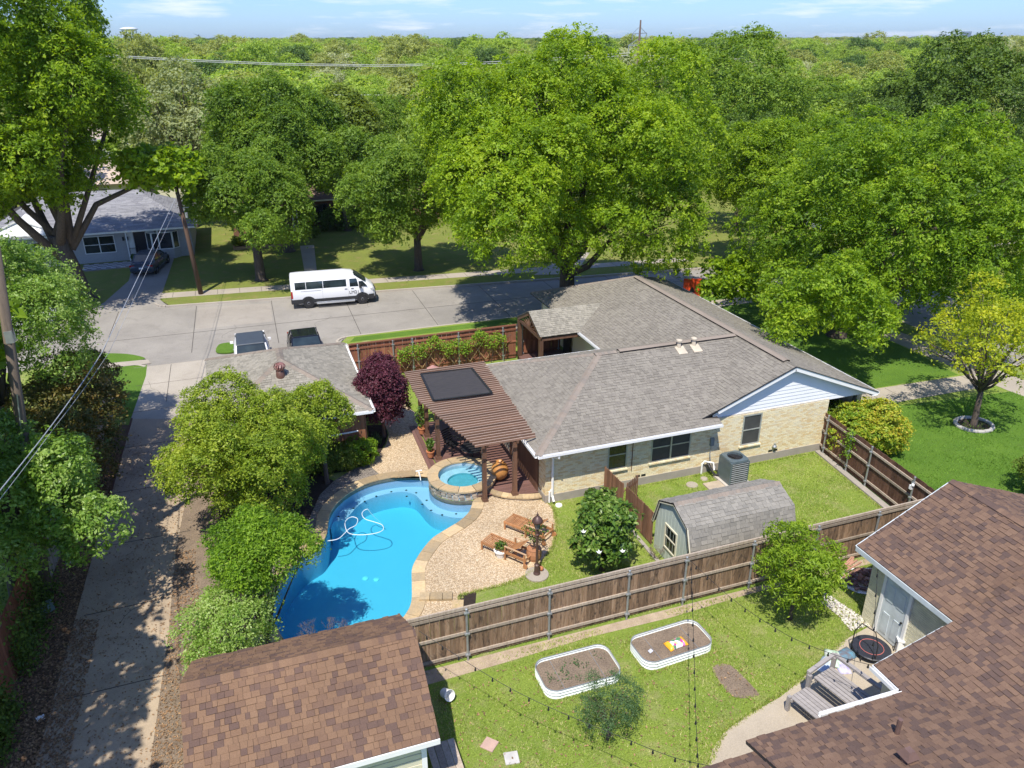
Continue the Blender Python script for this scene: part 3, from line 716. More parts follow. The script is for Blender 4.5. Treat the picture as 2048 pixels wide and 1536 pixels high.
for i in range(len(bp) - 1):
    a, b_ = Vector((*bp[i], 0)), Vector((*bp[i + 1], 0)); d = (b_ - a).normalized(); nn = Vector((-d.y, d.x, 0))
    mb.prism([(a.x + nn.x * .05, a.y + nn.y * .05), (b_.x + nn.x * .05, b_.y + nn.y * .05), (b_.x + nn.x * .25, b_.y + nn.y * .25), (a.x + nn.x * .25, a.y + nn.y * .25)], .013, .109)
wpart(mb, 'riser', M['stone_wall'], br)
# L of flagstones near the fence
ls = root('stone_step', G(885, 1205), 'L-shaped step of tan flagstones by the pool near the fence', 'stone step')
items = []
def flag(p0, p1, wd, z0, z1):
    a, b_ = Vector((*p0, 0)), Vector((*p1, 0)); d = (b_ - a); L_ = d.length; d.normalize(); nn = Vector((-d.y, d.x, 0)); s_ = 0
    while s_ < L_ - .05:
        l_ = min(rnd.uniform(.3, .5), L_ - s_); q0 = a + d * (s_ + .008); q1 = a + d * (s_ + l_ - .008)
        m_ = MB(); m_.prism([(q0.x, q0.y), (q1.x, q1.y), (q1.x + nn.x * wd, q1.y + nn.y * wd), (q0.x + nn.x * wd, q0.y + nn.y * wd)], z0, z1); items.append((m_.v, m_.f, rnd.random())); s_ += l_
flag(g2(838, 1204), g2(905, 1202), .36, .014, .10); flag(g2(905, 1203), g2(903, 1236), .36, .014, .07)
pieces('flagstone', items, M['stone'], ls)
# ================================================================ buildings
def shinglemat(name, cols, var=.2, grain=.25):
    m, t, b = _new(name)
    r = _rndval(t)
    col = _ramp(t, r, cols, 'LINEAR')
    g_ = _ramp(t, _noise(t, 55, 3, .7), [(.25, 1 - grain), (.75, 1 + grain)])
    col = _mix(t, 1.0, col, g_, 'MULTIPLY')
    big = _ramp(t, _noise(t, .5, 4, .6), [(.3, 1 - var * .5), (.7, 1 + var * .4)])
    col = _mix(t, 1.0, col, big, 'MULTIPLY')
    t.links.new(col, b.inputs['Base Color']); b.inputs['Roughness'].default_value = .92; b.inputs['Specular IOR Level'].default_value = .2
    _bump(t, b, _noise(t, 70, 3, .7), .004)
    return m
M['sh_gray'] = shinglemat('grey_brown_shingle', [(0, (.183, .166, .138)), (.4, (.222, .202, .168)), (.75, (.245, .224, .185)), (1, (.205, .186, .157))])
M['sh_graylt'] = shinglemat('light_grey_shingle', [(0, (.215, .20, .165)), (.5, (.27, .25, .205)), (1, (.31, .285, .235))])
M['sh_brown'] = shinglemat('brown_shingle', [(0, (.118, .076, .060)), (.2, (.128, .081, .062)), (.32, (.160, .098, .066)), (.6, (.186, .113, .070)), (1, (.205, .126, .078))])
M['sh_brown2'] = shinglemat('brown_purple_shingle', [(0, (.102, .069, .058)), (.25, (.112, .075, .061)), (.42, (.140, .089, .065)), (.65, (.165, .104, .072)), (1, (.188, .120, .082))])
M['sh_slate'] = shinglemat('slate_grey_shingle', [(0, (.20, .20, .22)), (1, (.27, .27, .285))], grain=.35)
M['sh_rust'] = shinglemat('faded_brown_shingle', [(0, (.17, .115, .085)), (1, (.25, .17, .125))], grain=.35)
M['sh_pale'] = shinglemat('pale_tan_shingle', [(0, (.42, .34, .28)), (1, (.50, .41, .33))], grain=.3)
M['under'] = mat('roof_underlay', (.035, .03, .028), rough=.95)

def plane_frame(poly, up_hint=None):
    """poly: 3-D points, first edge is the eave. returns O,U,V,N"""
    p0, p1 = Vector(poly[0]), Vector(poly[1]); U = (p1 - p0).normalized(); N = None
    for k in range(2, len(poly)):
        c = U.cross(Vector(poly[k]) - p0)
        if c.length > .01: N = c.normalized(); break
    if N.z < 0: N = -N
    V = N.cross(U)
    if V.z < 0: V = -V; 
    return p0, U, V, N
def shingle_items(poly, course=.143, tab=(.09, .26), h=(.008, .022), seed=1):
    rs = random.Random(seed)
    O, U, V, N = plane_frame(poly)
    uv = [((Vector(p) - O).dot(U), (Vector(p) - O).dot(V)) for p in poly]
    vmax = max(p[1] for p in uv); items = []
    nrow = int(vmax / course) + 1
    sgn = 1 if U.cross(V).dot(N) > 0 else -1
    for k in range(nrow):
        v0, v1 = k * course, min((k + 1) * course + .0, vmax)
        if v1 - v0 < .02: continue
        s0, s1 = span(uv, min(v0 + .002, vmax - .001)), span(uv, v1 - .002)
        if not s0: continue
        if not s1: s1 = s0
        u = min(s0[0], s1[0]) - rs.uniform(0, .3); ue = max(s0[1], s1[1])
        while u < ue:
            w_ = rs.uniform(*tab); hh = rs.choice(h); a, b_ = u + .003, u + w_ - .003; u += w_
            cl = lambda x, s: min(max(x, s[0]), s[1])
            a0, b0, a1_, b1 = cl(a, s0), cl(b_, s0), cl(a, s1), cl(b_, s1)
            if b0 - a0 < .01 and b1 - a1_ < .01: continue
            P = lambda uu, vv, nn: O + U * uu + V * vv + N * nn
            vs_ = [P(a0, v0 - .004, 0), P(b0, v0 - .004, 0), P(b1, v1, 0), P(a1_, v1, 0), P(a0, v0 - .004, hh), P(b0, v0 - .004, hh), P(b1, v1, .003), P(a1_, v1, .003)]
            fs = ((4, 5, 6, 7), (0, 1, 5, 4), (1, 2, 6, 5), (3, 0, 4, 7)) if sgn > 0 else ((7, 6, 5, 4), (4, 5, 1, 0), (5, 6, 2, 1), (7, 4, 0, 3))
            items.append((vs_, fs, rs.random()))
    return items
def cap_items(a, b_, w_=.30, step=.14, seed=3, drop=.35):
    """ridge / hip cap shingles folded over the line a-b"""
    rs = random.Random(seed); a, b_ = Vector(a), Vector(b_); d = b_ - a; L_ = d.length; d.normalize()
    sd = d.cross(Vector((0, 0, 1))).normalized(); up = sd.cross(d).normalized()
    if up.z < 0: up = -up
    items = []; s_ = 0
    while s_ < L_:
        e = min(s_ + step * 1.9, L_); p, q = a + d * s_, a + d * e
        hw = w_ / 2; dz = up * (-hw * drop)
        vs_ = [p + sd * hw + dz + up * .03, p + up * .045, p - sd * hw + dz + up * .03, q + sd * hw + dz + up * .018, q + up * .03, q - sd * hw + dz + up * .018,
               p + sd * hw + dz, p, p - sd * hw + dz]
        items.append((vs_, ((0, 1, 4, 3), (1, 2, 5, 4), (6, 7, 1, 0), (7, 8, 2, 1)), rs.random())); s_ += step
    return items
def roof_deck(mb, poly, th=.06):
    O, U, V, N = plane_frame(poly); n = len(poly)
    t_ = [Vector(p) - N * .002 for p in poly]; bt = [Vector(p) - N * th for p in poly]
    mb.add(t_ + bt, [tuple(range(n)), tuple(range(2 * n - 1, n - 1, -1))] + [(i, i + n, (i + 1) % n + n, (i + 1) % n) for i in range(n)])
def brick_items(origin_, U, length, z0, z1, holes=(), bl=.205, bh=.067, gap=.010, depth=.012, seed=5, clip=None):
    rs = random.Random(seed); U = Vector(U).normalized(); N = Vector((U.y, -U.x, 0)); items = []; O = Vector(origin_)
    row = 0; z = z0
    while z + bh <= z1 + .001:
        u = -(bl / 2 if row % 2 else 0)
        while u < length:
            a, b_ = max(u, 0), min(u + bl - gap, length); u += bl
            if b_ - a < .03: continue
            segs = [(a, b_)]
            for (h0, h1, hz0, hz1) in holes:
                if z + bh > hz0 and z < hz1:
                    ns = []
                    for (p, q) in segs:
                        if q <= h0 or p >= h1: ns.append((p, q))
                        else:
                            if p < h0: ns.append((p, h0))
                            if q > h1: ns.append((h1, q))
                    segs = ns
            for (p, q) in segs:
                if q - p < .03: continue
                if clip and not clip((p + q) / 2, z + bh): continue
                dd = depth + rs.uniform(-.002, .003)
                P = lambda uu, nn, zz: (O.x + U.x * uu + N.x * nn, O.y + U.y * uu + N.y * nn, zz)
                vs_ = [P(p, 0, z), P(q, 0, z), P(q, dd, z), P(p, dd, z), P(p, 0, z + bh - gap), P(q, 0, z + bh - gap), P(q, dd, z + bh - gap), P(p, dd, z + bh - gap)]
                items.append((vs_, ((2, 3, 7, 6), (4, 7, 6, 5)[::-1] if False else (4, 5, 6, 7), (1, 2, 6, 5), (3, 0, 4, 7), (0, 1, 2, 3)), rs.random()))
        z += bh; row += 1
    return items
def window(rt, o, U, w_, z0, z1, frame, kind='double', sash=None, depth=.05, name='window', mull=(), gl='glass'):
    """window unit at o (start point on the wall), along U; returns the frame part with pane sub-parts"""
    U = Vector(U).normalized(); N = Vector((U.y, -U.x, 0)); O = Vector(o); off = Vector(rt.location)
    P = lambda u, n, z: Vector((O.x + U.x * u + N.x * n, O.y + U.y * u + N.y * n, z)) - off
    mb = MB(); f = .055; rr = .5
    def bar(u0, u1, z0_, z1_, n0=-.03, n1=.022):
        c = P((u0 + u1) / 2, (n0 + n1) / 2, (z0_ + z1_) / 2); R = Matrix((( U.x, N.x, 0), (U.y, N.y, 0), (0, 0, 1)))
        mb.box(c, (u1 - u0, n1 - n0, z1_ - z0_), M4=R, r=rr)
    bar(0, w_, z0, z0 + f); bar(0, w_, z1 - f, z1); bar(0, f, z0 + f, z1 - f); bar(w_ - f, w_, z0 + f, z1 - f)
    cols = [0] + list(mull) + [w_]
    for x in mull: bar(x - .035, x + .035, z0 + f, z1 - f)
    zm = z0 + (z1 - z0) * .5
    if kind == 'double':
        for i in range(len(cols) - 1): bar(cols[i] + .056, cols[i + 1] - .056, zm - .022, zm + .022, -.02, .015)
    fr_ = mb.build(name, frame, rt)
    for i in range(len(cols) - 1):
        rows = [(z0 + f, zm), (zm, z1 - f)] if kind == 'double' else [(z0 + f, z1 - f)]
        for (a, b_) in rows:
            m2 = MB(); c = P((cols[i] + cols[i + 1]) / 2, -.012, (a + b_) / 2); R = Matrix(((U.x, N.x, 0), (U.y, N.y, 0), (0, 0, 1)))
            m2.box(c, (cols[i + 1] - cols[i] - .05, .008, b_ - a), M4=R, r=.5); m2.build('pane', M[gl], fr_)
    return fr_
def wall_holes(mb, O, U, length, z0, z1, holes, th=.15):
    """wall slab with rectangular openings, face at O..U, thickness inwards"""
    U = Vector(U).normalized(); N = Vector((U.y, -U.x, 0)); O = Vector(O)
    us = sorted({0, length, *[h[0] for h in holes], *[h[1] for h in holes]}); zs = sorted({z0, z1, *[h[2] for h in holes], *[h[3] for h in holes]})
    for i in range(len(us) - 1):
        for j in range(len(zs) - 1):
            uc, zc = (us[i] + us[i + 1]) / 2, (zs[j] + zs[j + 1]) / 2
            if any(h[0] < uc < h[1] and h[2] < zc < h[3] for h in holes): continue
            c = O + U * uc - N * (th / 2); mb.box((c.x, c.y, zc), (us[i + 1] - us[i], th, zs[j + 1] - zs[j]), M4=Matrix(((U.x, N.x, 0), (U.y, N.y, 0), (0, 0, 1))), r=.5)
    for h in holes:        # dark recess behind
        c = O + U * ((h[0] + h[1]) / 2) - N * (th + .02); mb.box((c.x, c.y, (h[2] + h[3]) / 2), (h[1] - h[0], .03, h[3] - h[2]), M4=Matrix(((U.x, N.x, 0), (U.y, N.y, 0), (0, 0, 1))), r=.5)

# ---------------------------------------------------------------- tan brick house
H1 = root('brick_house', (17, 30, 0), 'tan brick ranch house with long grey-brown shingle roof and white gable', 'house')
EZ = 2.52
WX0, WX1, WY0, WY1 = 9.15, 17.0, 23.42, 32.4
WYM = (WY0 + WY1) / 2; RZ = 4.28
MX0, MX1, MXM = 15.95, 25.05, 20.5
MYS, MYN = 23.80, 42.35
MRZ = 4.33
hw = WYM - WY0
R1 = (WX0 + hw, WYM, RZ)
sl_m = (MRZ - EZ) / (MXM - MX0)
xj = MX0 + (RZ - EZ) / sl_m
RJ = (xj, WYM, RZ)
def mz(x): return EZ + (x - MX0) * sl_m
faces = {}
# south slope of the west wing, meeting the main west slope in a valley
vy0 = WY0 + (WX1 - MX0) * 0.0
wsl = (RZ - EZ) / hw
# valley from (MX0, WY0) on both planes up to RJ : on wing plane y = WY0 + (z-EZ)/wsl
valS = lambda x: (x, WY0 + (mz(x) - EZ) / wsl, mz(x))
valN = lambda x: (x, WY1 - (mz(x) - EZ) / wsl, mz(x))
cutx = 17.0
south_pl = [(WX0, WY0, EZ), (cutx, WY0, EZ), (cutx, WY0 + .36, EZ + .36 * wsl), (16.2, WY0 + .36, EZ + .36 * wsl), valS(16.6), RJ, R1]
south_pl = [(WX0, WY0, EZ), (cutx, WY0, EZ), (cutx, MYS, EZ + (MYS - WY0) * wsl), (16.32, MYS, EZ + (MYS - WY0) * wsl), RJ, R1]
west_pl = [(WX0, WY1, EZ), (WX0, WY0, EZ), R1]
north_pl = [(WX0, WY1, EZ), (MX0, WY1, EZ), RJ, R1]
mwest_N = (MXM - MX0)
MN = (MXM, MYN - mwest_N, MRZ)
mwest = [(MX0, MYS, EZ), (MX0, MYN, EZ), MN, (MXM, MYS, MRZ)]
meast = [(MX1, MYS, EZ), (MX1, MYN, EZ), MN, (MXM, MYS, MRZ)]
mnorth = [(MX0, MYN, EZ), (MX1, MYN, EZ), MN]
# the main west slope is hidden where the wing covers it: split it round the valley
mw_s = [(16.32, MYS, mz(16.32)), RJ, (MXM, WYM, MRZ), (MXM, MYS, MRZ)]
mw_n = [valN(MX0 + .001), (MX0, MYN, EZ), MN, (MXM, WYM, MRZ), RJ]
def frame_items(eave_a, eave_b, poly, **k):
    """shingles whose courses follow eave_a-eave_b, over poly"""
    a, b_ = Vector(eave_a), Vector(eave_b)
    O, U, V, N = plane_frame([eave_a, eave_b] + [p for p in poly])
    items = shingle_items2(O, U, V, N, poly, **k); return items
def shingle_items2(O, U, V, N, poly, course=.143, tab=(.09, .26), h=(.008, .022), seed=1):
    rs = random.Random(seed)
    uv = [((Vector(p) - O).dot(U), (Vector(p) - O).dot(V)) for p in poly]
    vmin, vmax = min(p[1] for p in uv), max(p[1] for p in uv); items = []
    sgn = 1 if U.cross(V).dot(N) > 0 else -1
    k = int(math.floor(vmin / course))
    while k * course < vmax - .01:
        v0, v1 = max(k * course, vmin), min((k + 1) * course, vmax); k += 1
        if v1 - v0 < .015: continue
        s0, s1 = span(uv, v0 + .003), span(uv, v1 - .003)
        if not s0 and not s1: continue
        s0 = s0 or s1; s1 = s1 or s0
        u = min(s0[0], s1[0]) - rs.uniform(0, .3); ue = max(s0[1], s1[1])
        while u < ue:
            w_ = rs.uniform(*tab); hh = rs.choice(h); a, b_ = u + .003, u + w_ - .003; u += w_
            cl = lambda x, s: min(max(x, s[0]), s[1])
            a0, b0, a1_, b1 = cl(a, s0), cl(b_, s0), cl(a, s1), cl(b_, s1)
            if b0 - a0 < .01 and b1 - a1_ < .01: continue
            P = lambda uu, vv, nn: O + U * uu + V * vv + N * nn
            vs_ = [P(a0, v0 - .004, 0), P(b0, v0 - .004, 0), P(b1, v1, 0), P(a1_, v1, 0), P(a0, v0 - .004, hh), P(b0, v0 - .004, hh), P(b1, v1, .003), P(a1_, v1, .003)]
            fs = ((4, 5, 6, 7), (0, 1, 5, 4), (1, 2, 6, 5), (3, 0, 4, 7)) if sgn > 0 else ((7, 6, 5, 4), (4, 5, 1, 0), (5, 6, 2, 1), (7, 4, 0, 3))
            items.append((vs_, fs, rs.random()))
    return items
roof = empty('roof_unused', (0, 0, 0)); bpy.data.objects.remove(roof)
rm = MB()
for pl in (south_pl, west_pl, north_pl, mw_s, mw_n, meast, mnorth): roof_deck(rm, pl, .09)
roof1 = wpart(rm, 'roof', M['under'], H1)
it = []
E1 = ((WX0, WY0, EZ), (WX1, WY0, EZ))
it += frame_items(*E1, south_pl, seed=11); it += frame_items((WX0, WY1, EZ), (WX0, WY0, EZ), west_pl, seed=12); it += frame_items((WX0, WY1, EZ), (MX0, WY1, EZ), north_pl, seed=13)
me_ = ((MX0, MYS, EZ), (MX0, MYN, EZ))
it += frame_items(*me_, mw_s, seed=14); it += frame_items(*me_, mw_n, seed=15)
it += frame_items((MX1, MYS, EZ), (MX1, MYN, EZ), meast, seed=16); it += frame_items((MX0, MYN, EZ), (MX1, MYN, EZ), mnorth, seed=17)
pieces('shingle', it, M['sh_gray'], roof1, worldroot=H1.location)
M['sh_cap'] = shinglemat('ridge_cap_shingle', [(0, (.235, .195, .158)), (.5, (.265, .222, .18)), (1, (.205, .182, .155))])
ci = cap_items(R1, (WX0, WY0, EZ), seed=1) + cap_items(R1, (WX0, WY1, EZ), seed=2) + cap_items(MN, (MX1, MYN, EZ), seed=3) + cap_items(MN, (MX0, MYN, EZ), seed=4) + cap_items((R1[0] - .2, R1[1], RZ + .01), (R1[0] + .8, R1[1], RZ + .01), seed=5)
pieces('cap_shingle', ci, M['sh_cap'], roof1, limit=150, worldroot=H1.location)
# ridge vents with the dark slot on the shaded side
mb = MB()
def ridgevent(a, b_, side):
    a, b_ = Vector(a), Vector(b_); d = (b_ - a).normalized(); sd = d.cross(Vector((0, 0, 1)))
    for s_ in (1, -1):
        q = [a + Vector((0, 0, .075)), b_ + Vector((0, 0, .075)), b_ + sd * (.17 * s_) + Vector((0, 0, .03)), a + sd * (.17 * s_) + Vector((0, 0, .03))]
        mb.mi = 0; mb.add(q if s_ < 0 else [q[0], q[3], q[2], q[1]], ((0, 1, 2, 3),), .3)
        mb.mi = 1; q2 = [a + sd * (.15 * s_) + Vector((0, 0, .035)), b_ + sd * (.15 * s_) + Vector((0, 0, .035)), b_ + sd * (.15 * s_) + Vector((0, 0, -.07)), a + sd * (.15 * s_) + Vector((0, 0, -.07))]
        mb.add(q2, ((0, 1, 2, 3),), .3)
ridgevent((MXM, MYS + .6, MRZ), (MXM, MN[1] - .1, MRZ), 1); ridgevent((R1[0] + .9, WYM, RZ), (RJ[0] + .0, WYM, RZ), 1)
wpart(mb, 'ridge_vent', [M['sh_cap'], M['dark']], H1)
# flues on the wing ridge
for px, py in ((1357, 700), (1387, 693)):
    g_ = GY(px, py, WYM - .25); g_.z = 4.22
    fl = MB(); fl.mi = 0; fl.box((g_.x, g_.y - .22, g_.z - .10), (.42, .5, .02), M4=Matrix.Rotation(math.atan(wsl), 3, 'X')); fl.lathe((g_.x, g_.y, g_.z - .1), [(.11, 0), (.10, .12), (.085, .32), (.14, .33), (.14, .40), (.03, .44)], 12)
    wpart(fl, 'flue', mat('beige_flue_paint', (.58, .50, .38), rough=.6), H1)
for px, py, hh in ((1296, 596, .28), (1293, 590, .22), (1190, 703, .3)):
    g_ = G(px, py, 3.9) if px > 1200 else G(px, py, 4.1)
    fl = MB(); fl.tube([(g_.x, g_.y, g_.z - .35), (g_.x, g_.y, g_.z + .1)], .045, 8); wpart(fl, 'vent_pipe', mat('pipe_grey%d' % px, (.35, .32, .28)), H1)
for px, py in ((1075, 722), (1166, 707)):
    g_ = GY(px, py, WY1 - .6); fl = MB(); fl.tube([(g_.x, g_.y, g_.z - .6), (g_.x, g_.y, g_.z)], .05, 8); wpart(fl, 'vent_pipe', M['cream'], H1)
# brick walls
BY = 24.03; BX0, BX1 = 9.72, 22.7
fw_ = MB()
wins = [(12.35, 13.25, .98, 2.12), (14.2, 16.05, .98, 2.12), (18.45, 19.55, .98, 2.28)]
wpx = []
def wx(px, py): return GY(px, py, BY).x
w1 = (wx(1215, 925), wx(1253, 925)); w2 = (wx(1302, 900), wx(1380, 895)); w3 = (wx(1484, 860), wx(1521, 855))
wz = lambda px, py: GY(px, py, BY).z
wins = [(w1[0], w1[1], .94, 2.22), (w2[0], w2[1], .94, 2.22), (w3[0], w3[1], .94, 2.34)]
holes = [(a - BX0, b_ - BX0, c, d) for a, b_, c, d in wins]
fz = .34
mb = MB(); wall_holes(mb, (BX0, BY, 0), (1, 0, 0), BX1 - BX0, fz, 2.46, holes, .14)
bw = wpart(mb, 'south_wall', M['mortar'], H1)
M['brick'] = mat('cream_brick', (.60, .47, .27), (.56, .46, .32), rough=.8, scale=1.0, grain=.1, bscale=25, pieces=.0)
def brickmat(name, cols):
    m, t, b = _new(name); col = _ramp(t, _rndval(t), cols)
    g_ = _ramp(t, _noise(t, 30, 3, .6), [(.25, .88), (.75, 1.1)]); col = _mix(t, 1.0, col, g_, 'MULTIPLY'); t.links.new(col, b.inputs['Base Color']); b.inputs['Roughness'].default_value = .85
    return m
M['brick'] = brickmat('cream_brick', [(0, (.64, .48, .25)), (.3, (.75, .64, .40)), (.6, (.77, .69, .47)), (.85, (.70, .63, .45)), (1, (.66, .51, .29))])
M['mortar_house'] = mat('house_mortar', (.60, .55, .45), rough=.95)
bw.data.materials[0] = M['mortar_house']
hb = [(a, b_, c - .07, d) for a, b_, c, d in holes]
pieces('brick', brick_items((BX0, BY, 0), (1, 0, 0), BX1 - BX0, fz, 2.46, hb, seed=21), M['brick'], bw, worldroot=H1.location)
mb = MB(); wall_holes(mb, (BX0, 32.0, 0), (0, -1, 0), 32.0 - BY - .001, fz, 2.46, [(4.4, 7.0, fz, 2.3)], .14)
w2_ = wpart(mb, 'west_wall', M['mortar_house'], H1)
pieces('brick', brick_items((BX0, 32.0, 0), (0, -1, 0), 32.0 - BY, fz, 2.46, [(4.4, 7.0, fz, 2.3)], seed=22), M['brick'], w2_, limit=120, worldroot=H1.location)
mb = MB(); wall_holes(mb, (16.5, 41.8, 0), (0, -1, 0), 9.4, fz, 2.46, [(3.6, 4.5, fz, 2.2)], .14); wall_holes(mb, (24.5, 24.1, 0), (0, 1, 0), 17.6, fz, 2.46, [], .14)
mb.box((20.5, 41.8, 1.4), (8, .14, 2.1)); mb.box((13.1, 31.95, 1.4), (6.7, .14, 2.1)); mb.box((24.4, 31, .3), (.1, 14, .3))
wpart(mb, 'wall', M['brick'], H1)
mb = MB(); mb.box((BX1 - .07, BY + 1.6, 1.35), (.14, 3.0, 2.2)); mb.box((23.6, BY + 3.2, 1.35), (2.2, .14, 2.2)); wpart(mb, 'porch_wall', M['brick'], H1)
mb = MB(); mb.box(((BX0 + BX1) / 2, BY + .07, fz / 2), (BX1 - BX0 + .04, .22, fz)); mb.box((BX0 + .06, 28, fz / 2), (.2, 7.7, fz - .01)); mb.box((24.4, 33, fz / 2), (.3, 17.5, fz)); wpart(mb, 'foundation', M['foundation'], H1)
# windows with brick sills
fr_al = mat('aluminium_window_frame', (.50, .52, .50), rough=.4, metal=.4)
for k, (a, b_, c, d) in enumerate(wins):
    ml = [(b_ - a) / 2] if k == 1 else []
    window(H1, (a, BY, 0), (1, 0, 0), b_ - a, c, d, fr_al, mull=ml, gl='glass' if k == 0 else 'screen')
    si = [((a - .08 + .105 * j + .05, BY - .035, c - .035), (.098, .13, .062), None) for j in range(int((b_ - a + .16) / .105))]
    sm = MB()
    sill = wpart(MB().box(((a + b_) / 2, BY - .0, c - .075), (b_ - a + .14, .06, .02)), 'sill', M['mortar_house'], H1)
    for c_, d_, _R in si:
        o = MB().box((0, 0, 0), d_).build('brick', M['brick'], sill); o.location = Vector(c_) - H1.location
cur = MB(); cur.box((w1[1] - .17, BY + .06, 1.55), (.22, .03, 1.1)); wpart(cur, 'curtain', mat('pale_curtain', (.55, .62, .62)), H1)
# crawl-space vents
for px, py in ((1350, 995), (1539, 907)):
    g_ = GY(px - 8, py, BY); 
g1, g2_ = GY(1281, 960, BY - .02), GY(1545, 908, BY - .02)
for g_ in (g1, g2_):
    v_ = MB(); v_.mi = 0; v_.box((g_.x - .14, BY - .008, .42), (.2, .02, .09)); v_.box((g_.x + .12, BY - .008, .42), (.2, .02, .09)); wpart(v_, 'crawl_vent', M['dark'], H1)
# gable, siding boards, rakes, fascia, gutters
gy = MYS + .28
mb = MB()
mb.add([(16.95, gy, 2.42), (24.85, gy, 2.42), (24.85, gy, EZ + .02), (MXM, gy, MRZ - .1), (17.0, gy, mz(17.0) - .1)], ((0, 1, 2, 3, 4),)); 
gb = wpart(mb, 'gable_wall', M['white_siding'], H1)
items = []; z = 2.40
while z < MRZ - .2:
    xa = MX0 + (z + .03 - EZ) / sl_m + .18; xb = 2 * MXM - xa
    if z < 2.5: xa = 16.98; xb = 24.75
    xa = max(xa, 16.98)
    if xb - xa < .1: break
    z1 = z + .155; xa1 = max(MX0 + (z1 - EZ) / sl_m + .18, 16.98); xb1 = 2 * MXM - xa1
    if z < 2.5: xa1, xb1 = 16.98, 24.6
    if xb1 < xa1: xb1 = xa1 = MXM
    vs_ = [(xa, gy - .002, z), (xb, gy - .002, z), (xb1, gy - .002, z1), (xa1, gy - .002, z1), (xa, gy - .028, z), (xb, gy - .028, z), (xb1, gy - .012, z1), (xa1, gy - .012, z1)]
    items.append((vs_, BOXF, rnd.random())); z += .16
pieces('siding_board', items, M['white_siding'], gb, worldroot=H1.location)
mb = MB(); mb.beam((17.0, MYS - .02, mz(17.0) - .10), (MXM, MYS - .02, MRZ - .10), .03, .17); mb.beam((MXM, MYS - .02, MRZ - .10), (MX1, MYS - .02, EZ - .10), .03, .17); 
mb.box((24.9, MYS + .2, 2.38), (.3, .5, .03)); wpart(mb, 'rake_board', M['white'], H1)
mb = MB(); mb.beam((16.3, MYS - .02, mz(16.3) - .0), (17.0, MYS - .04, mz(17.0) + .0), .03, .05); mb.beam((17.0, MYS - .04, mz(17.0) + .005), (MXM, MYS - .04, MRZ + .005), .05, .02); mb.beam((MXM, MYS - .04, MRZ + .005), (MX1, MYS - .04, EZ + .005), .05, .02); wpart(mb, 'drip_edge', M['dark'], H1)
mb = MB()
def gutter(a, b_, out):
    a, b_, o_ = Vector(a), Vector(b_), Vector(out)
    mb.beam(a + o_ * .015, b_ + o_ * .015, .02, .11); mb.beam(a + o_ * .10 + Vector((0, 0, .0)), b_ + o_ * .10, .012, .10); mb.beam(a + o_ * .055 - Vector((0, 0, .05)), b_ + o_ * .055 - Vector((0, 0, .05)), .09, .01)
gutter((WX0, WY0, EZ - .06), (WX1, WY0, EZ - .06), (0, -1, 0)); gutter((WX0, WY1, EZ - .06), (WX0, WY0 + .02, EZ - .06), (-1, 0, 0)); gutter((WX0, WY1, EZ - .06), (MX0, WY1, EZ - .06), (0, 1, 0)); gutter((MX0, WY1 + .1, EZ - .06), (MX0, 36, EZ - .06), (-1, 0, 0)); gutter((MX1, MYS, EZ - .06), (MX1, MYN, EZ - .06), (1, 0, 0))
wpart(mb, 'gutter', M['white'], H1)
mb = MB(); mb.box(((WX0 + WX1) / 2, (WY0 + BY) / 2, EZ - .11), (WX1 - WX0 - .1, BY - WY0, .02)); mb.box(((WX0 + BX0) / 2, 28, EZ - .11), (BX0 - WX0, 8.4, .02)); mb.box((17.1, MYS + .1, EZ - .2), (.25, .25, .02)); wpart(mb, 'soffit', M['white'], H1)
dsx = GY(1105, 960, BY - .07).x
mb = MB(); mb.tube([(dsx, WY0 - .05, EZ - .1), (dsx, WY0 - .05, EZ - .22), (dsx, BY - .08, EZ - .5), (dsx, BY - .08, .35), (dsx + .02, BY - .2, .12)], .05, 6); wpart(mb, 'downspout', M['white'], H1)
mb = MB(); x_ = dsx - .13; mb.tube([(x_, BY - .1, .05), (x_, BY - .1, .55), (x_ + .08, BY - .1, .62), (x_ + .09, BY - .1, .3)], .035, 8); mb.lathe((x_ + .3, BY - .35, .0), [(.14, .0), (.13, .05), (.02, .06)], 10)
wpart(mb, 'standpipe', M['white'], H1)
xx = wx(1262, 940); mb = MB(); mb.tube([(xx, BY - .03, 2.3), (xx, BY - .03, .75)], .018, 6); wpart(mb, 'conduit', mat('rusty_pipe', (.18, .09, .05)), H1)
# electric box with conduit
bx = wx(1421, 895); mb = MB(); mb.box((bx, BY - .06, 1.42), (.16, .1, .34)); wpart(mb, 'meter_box', mat('grey_box', (.22, .25, .26), rough=.5), H1)
mb = MB(); mb.tube([(bx - .02, BY - .06, 1.24), (bx - .05, BY - .07, .9), (bx - .06, BY - .2, .55), (bx + .05, BY - .45, .4)], .022, 6); wpart(mb, 'conduit', M['galv'], H1)
fx = wx(1546, 893); mb = MB(); mb.lathe((fx, BY - .1, .62), [(.09, 0), (.10, .04), (.05, .12), (.05, .18)], 12); wpart(mb, 'wall_cap', M['galv'], H1)
# porch post at the gable's right end
mb = MB(); mb.box((24.35, MYS + .5, 1.2), (.14, .14, 2.4)); wpart(mb, 'porch_post', mat('dark_green_post', (.10, .12, .10)), H1)
# board panel on the west wall by the deck
bp_ = wpart(MB().box((BX0 - .035, 26.35, 1.2), (.03, 3.3, 2.2)), 'board_door', M['wood_brown'], H1)
for i in range(22):
    o = MB().box((0, 0, 0), (.03, .135, 2.15)).build('board', M['wood_brown'], bp_); o.location = Vector((BX0 - .07, 24.78 + i * .15, 1.22)) - H1.location
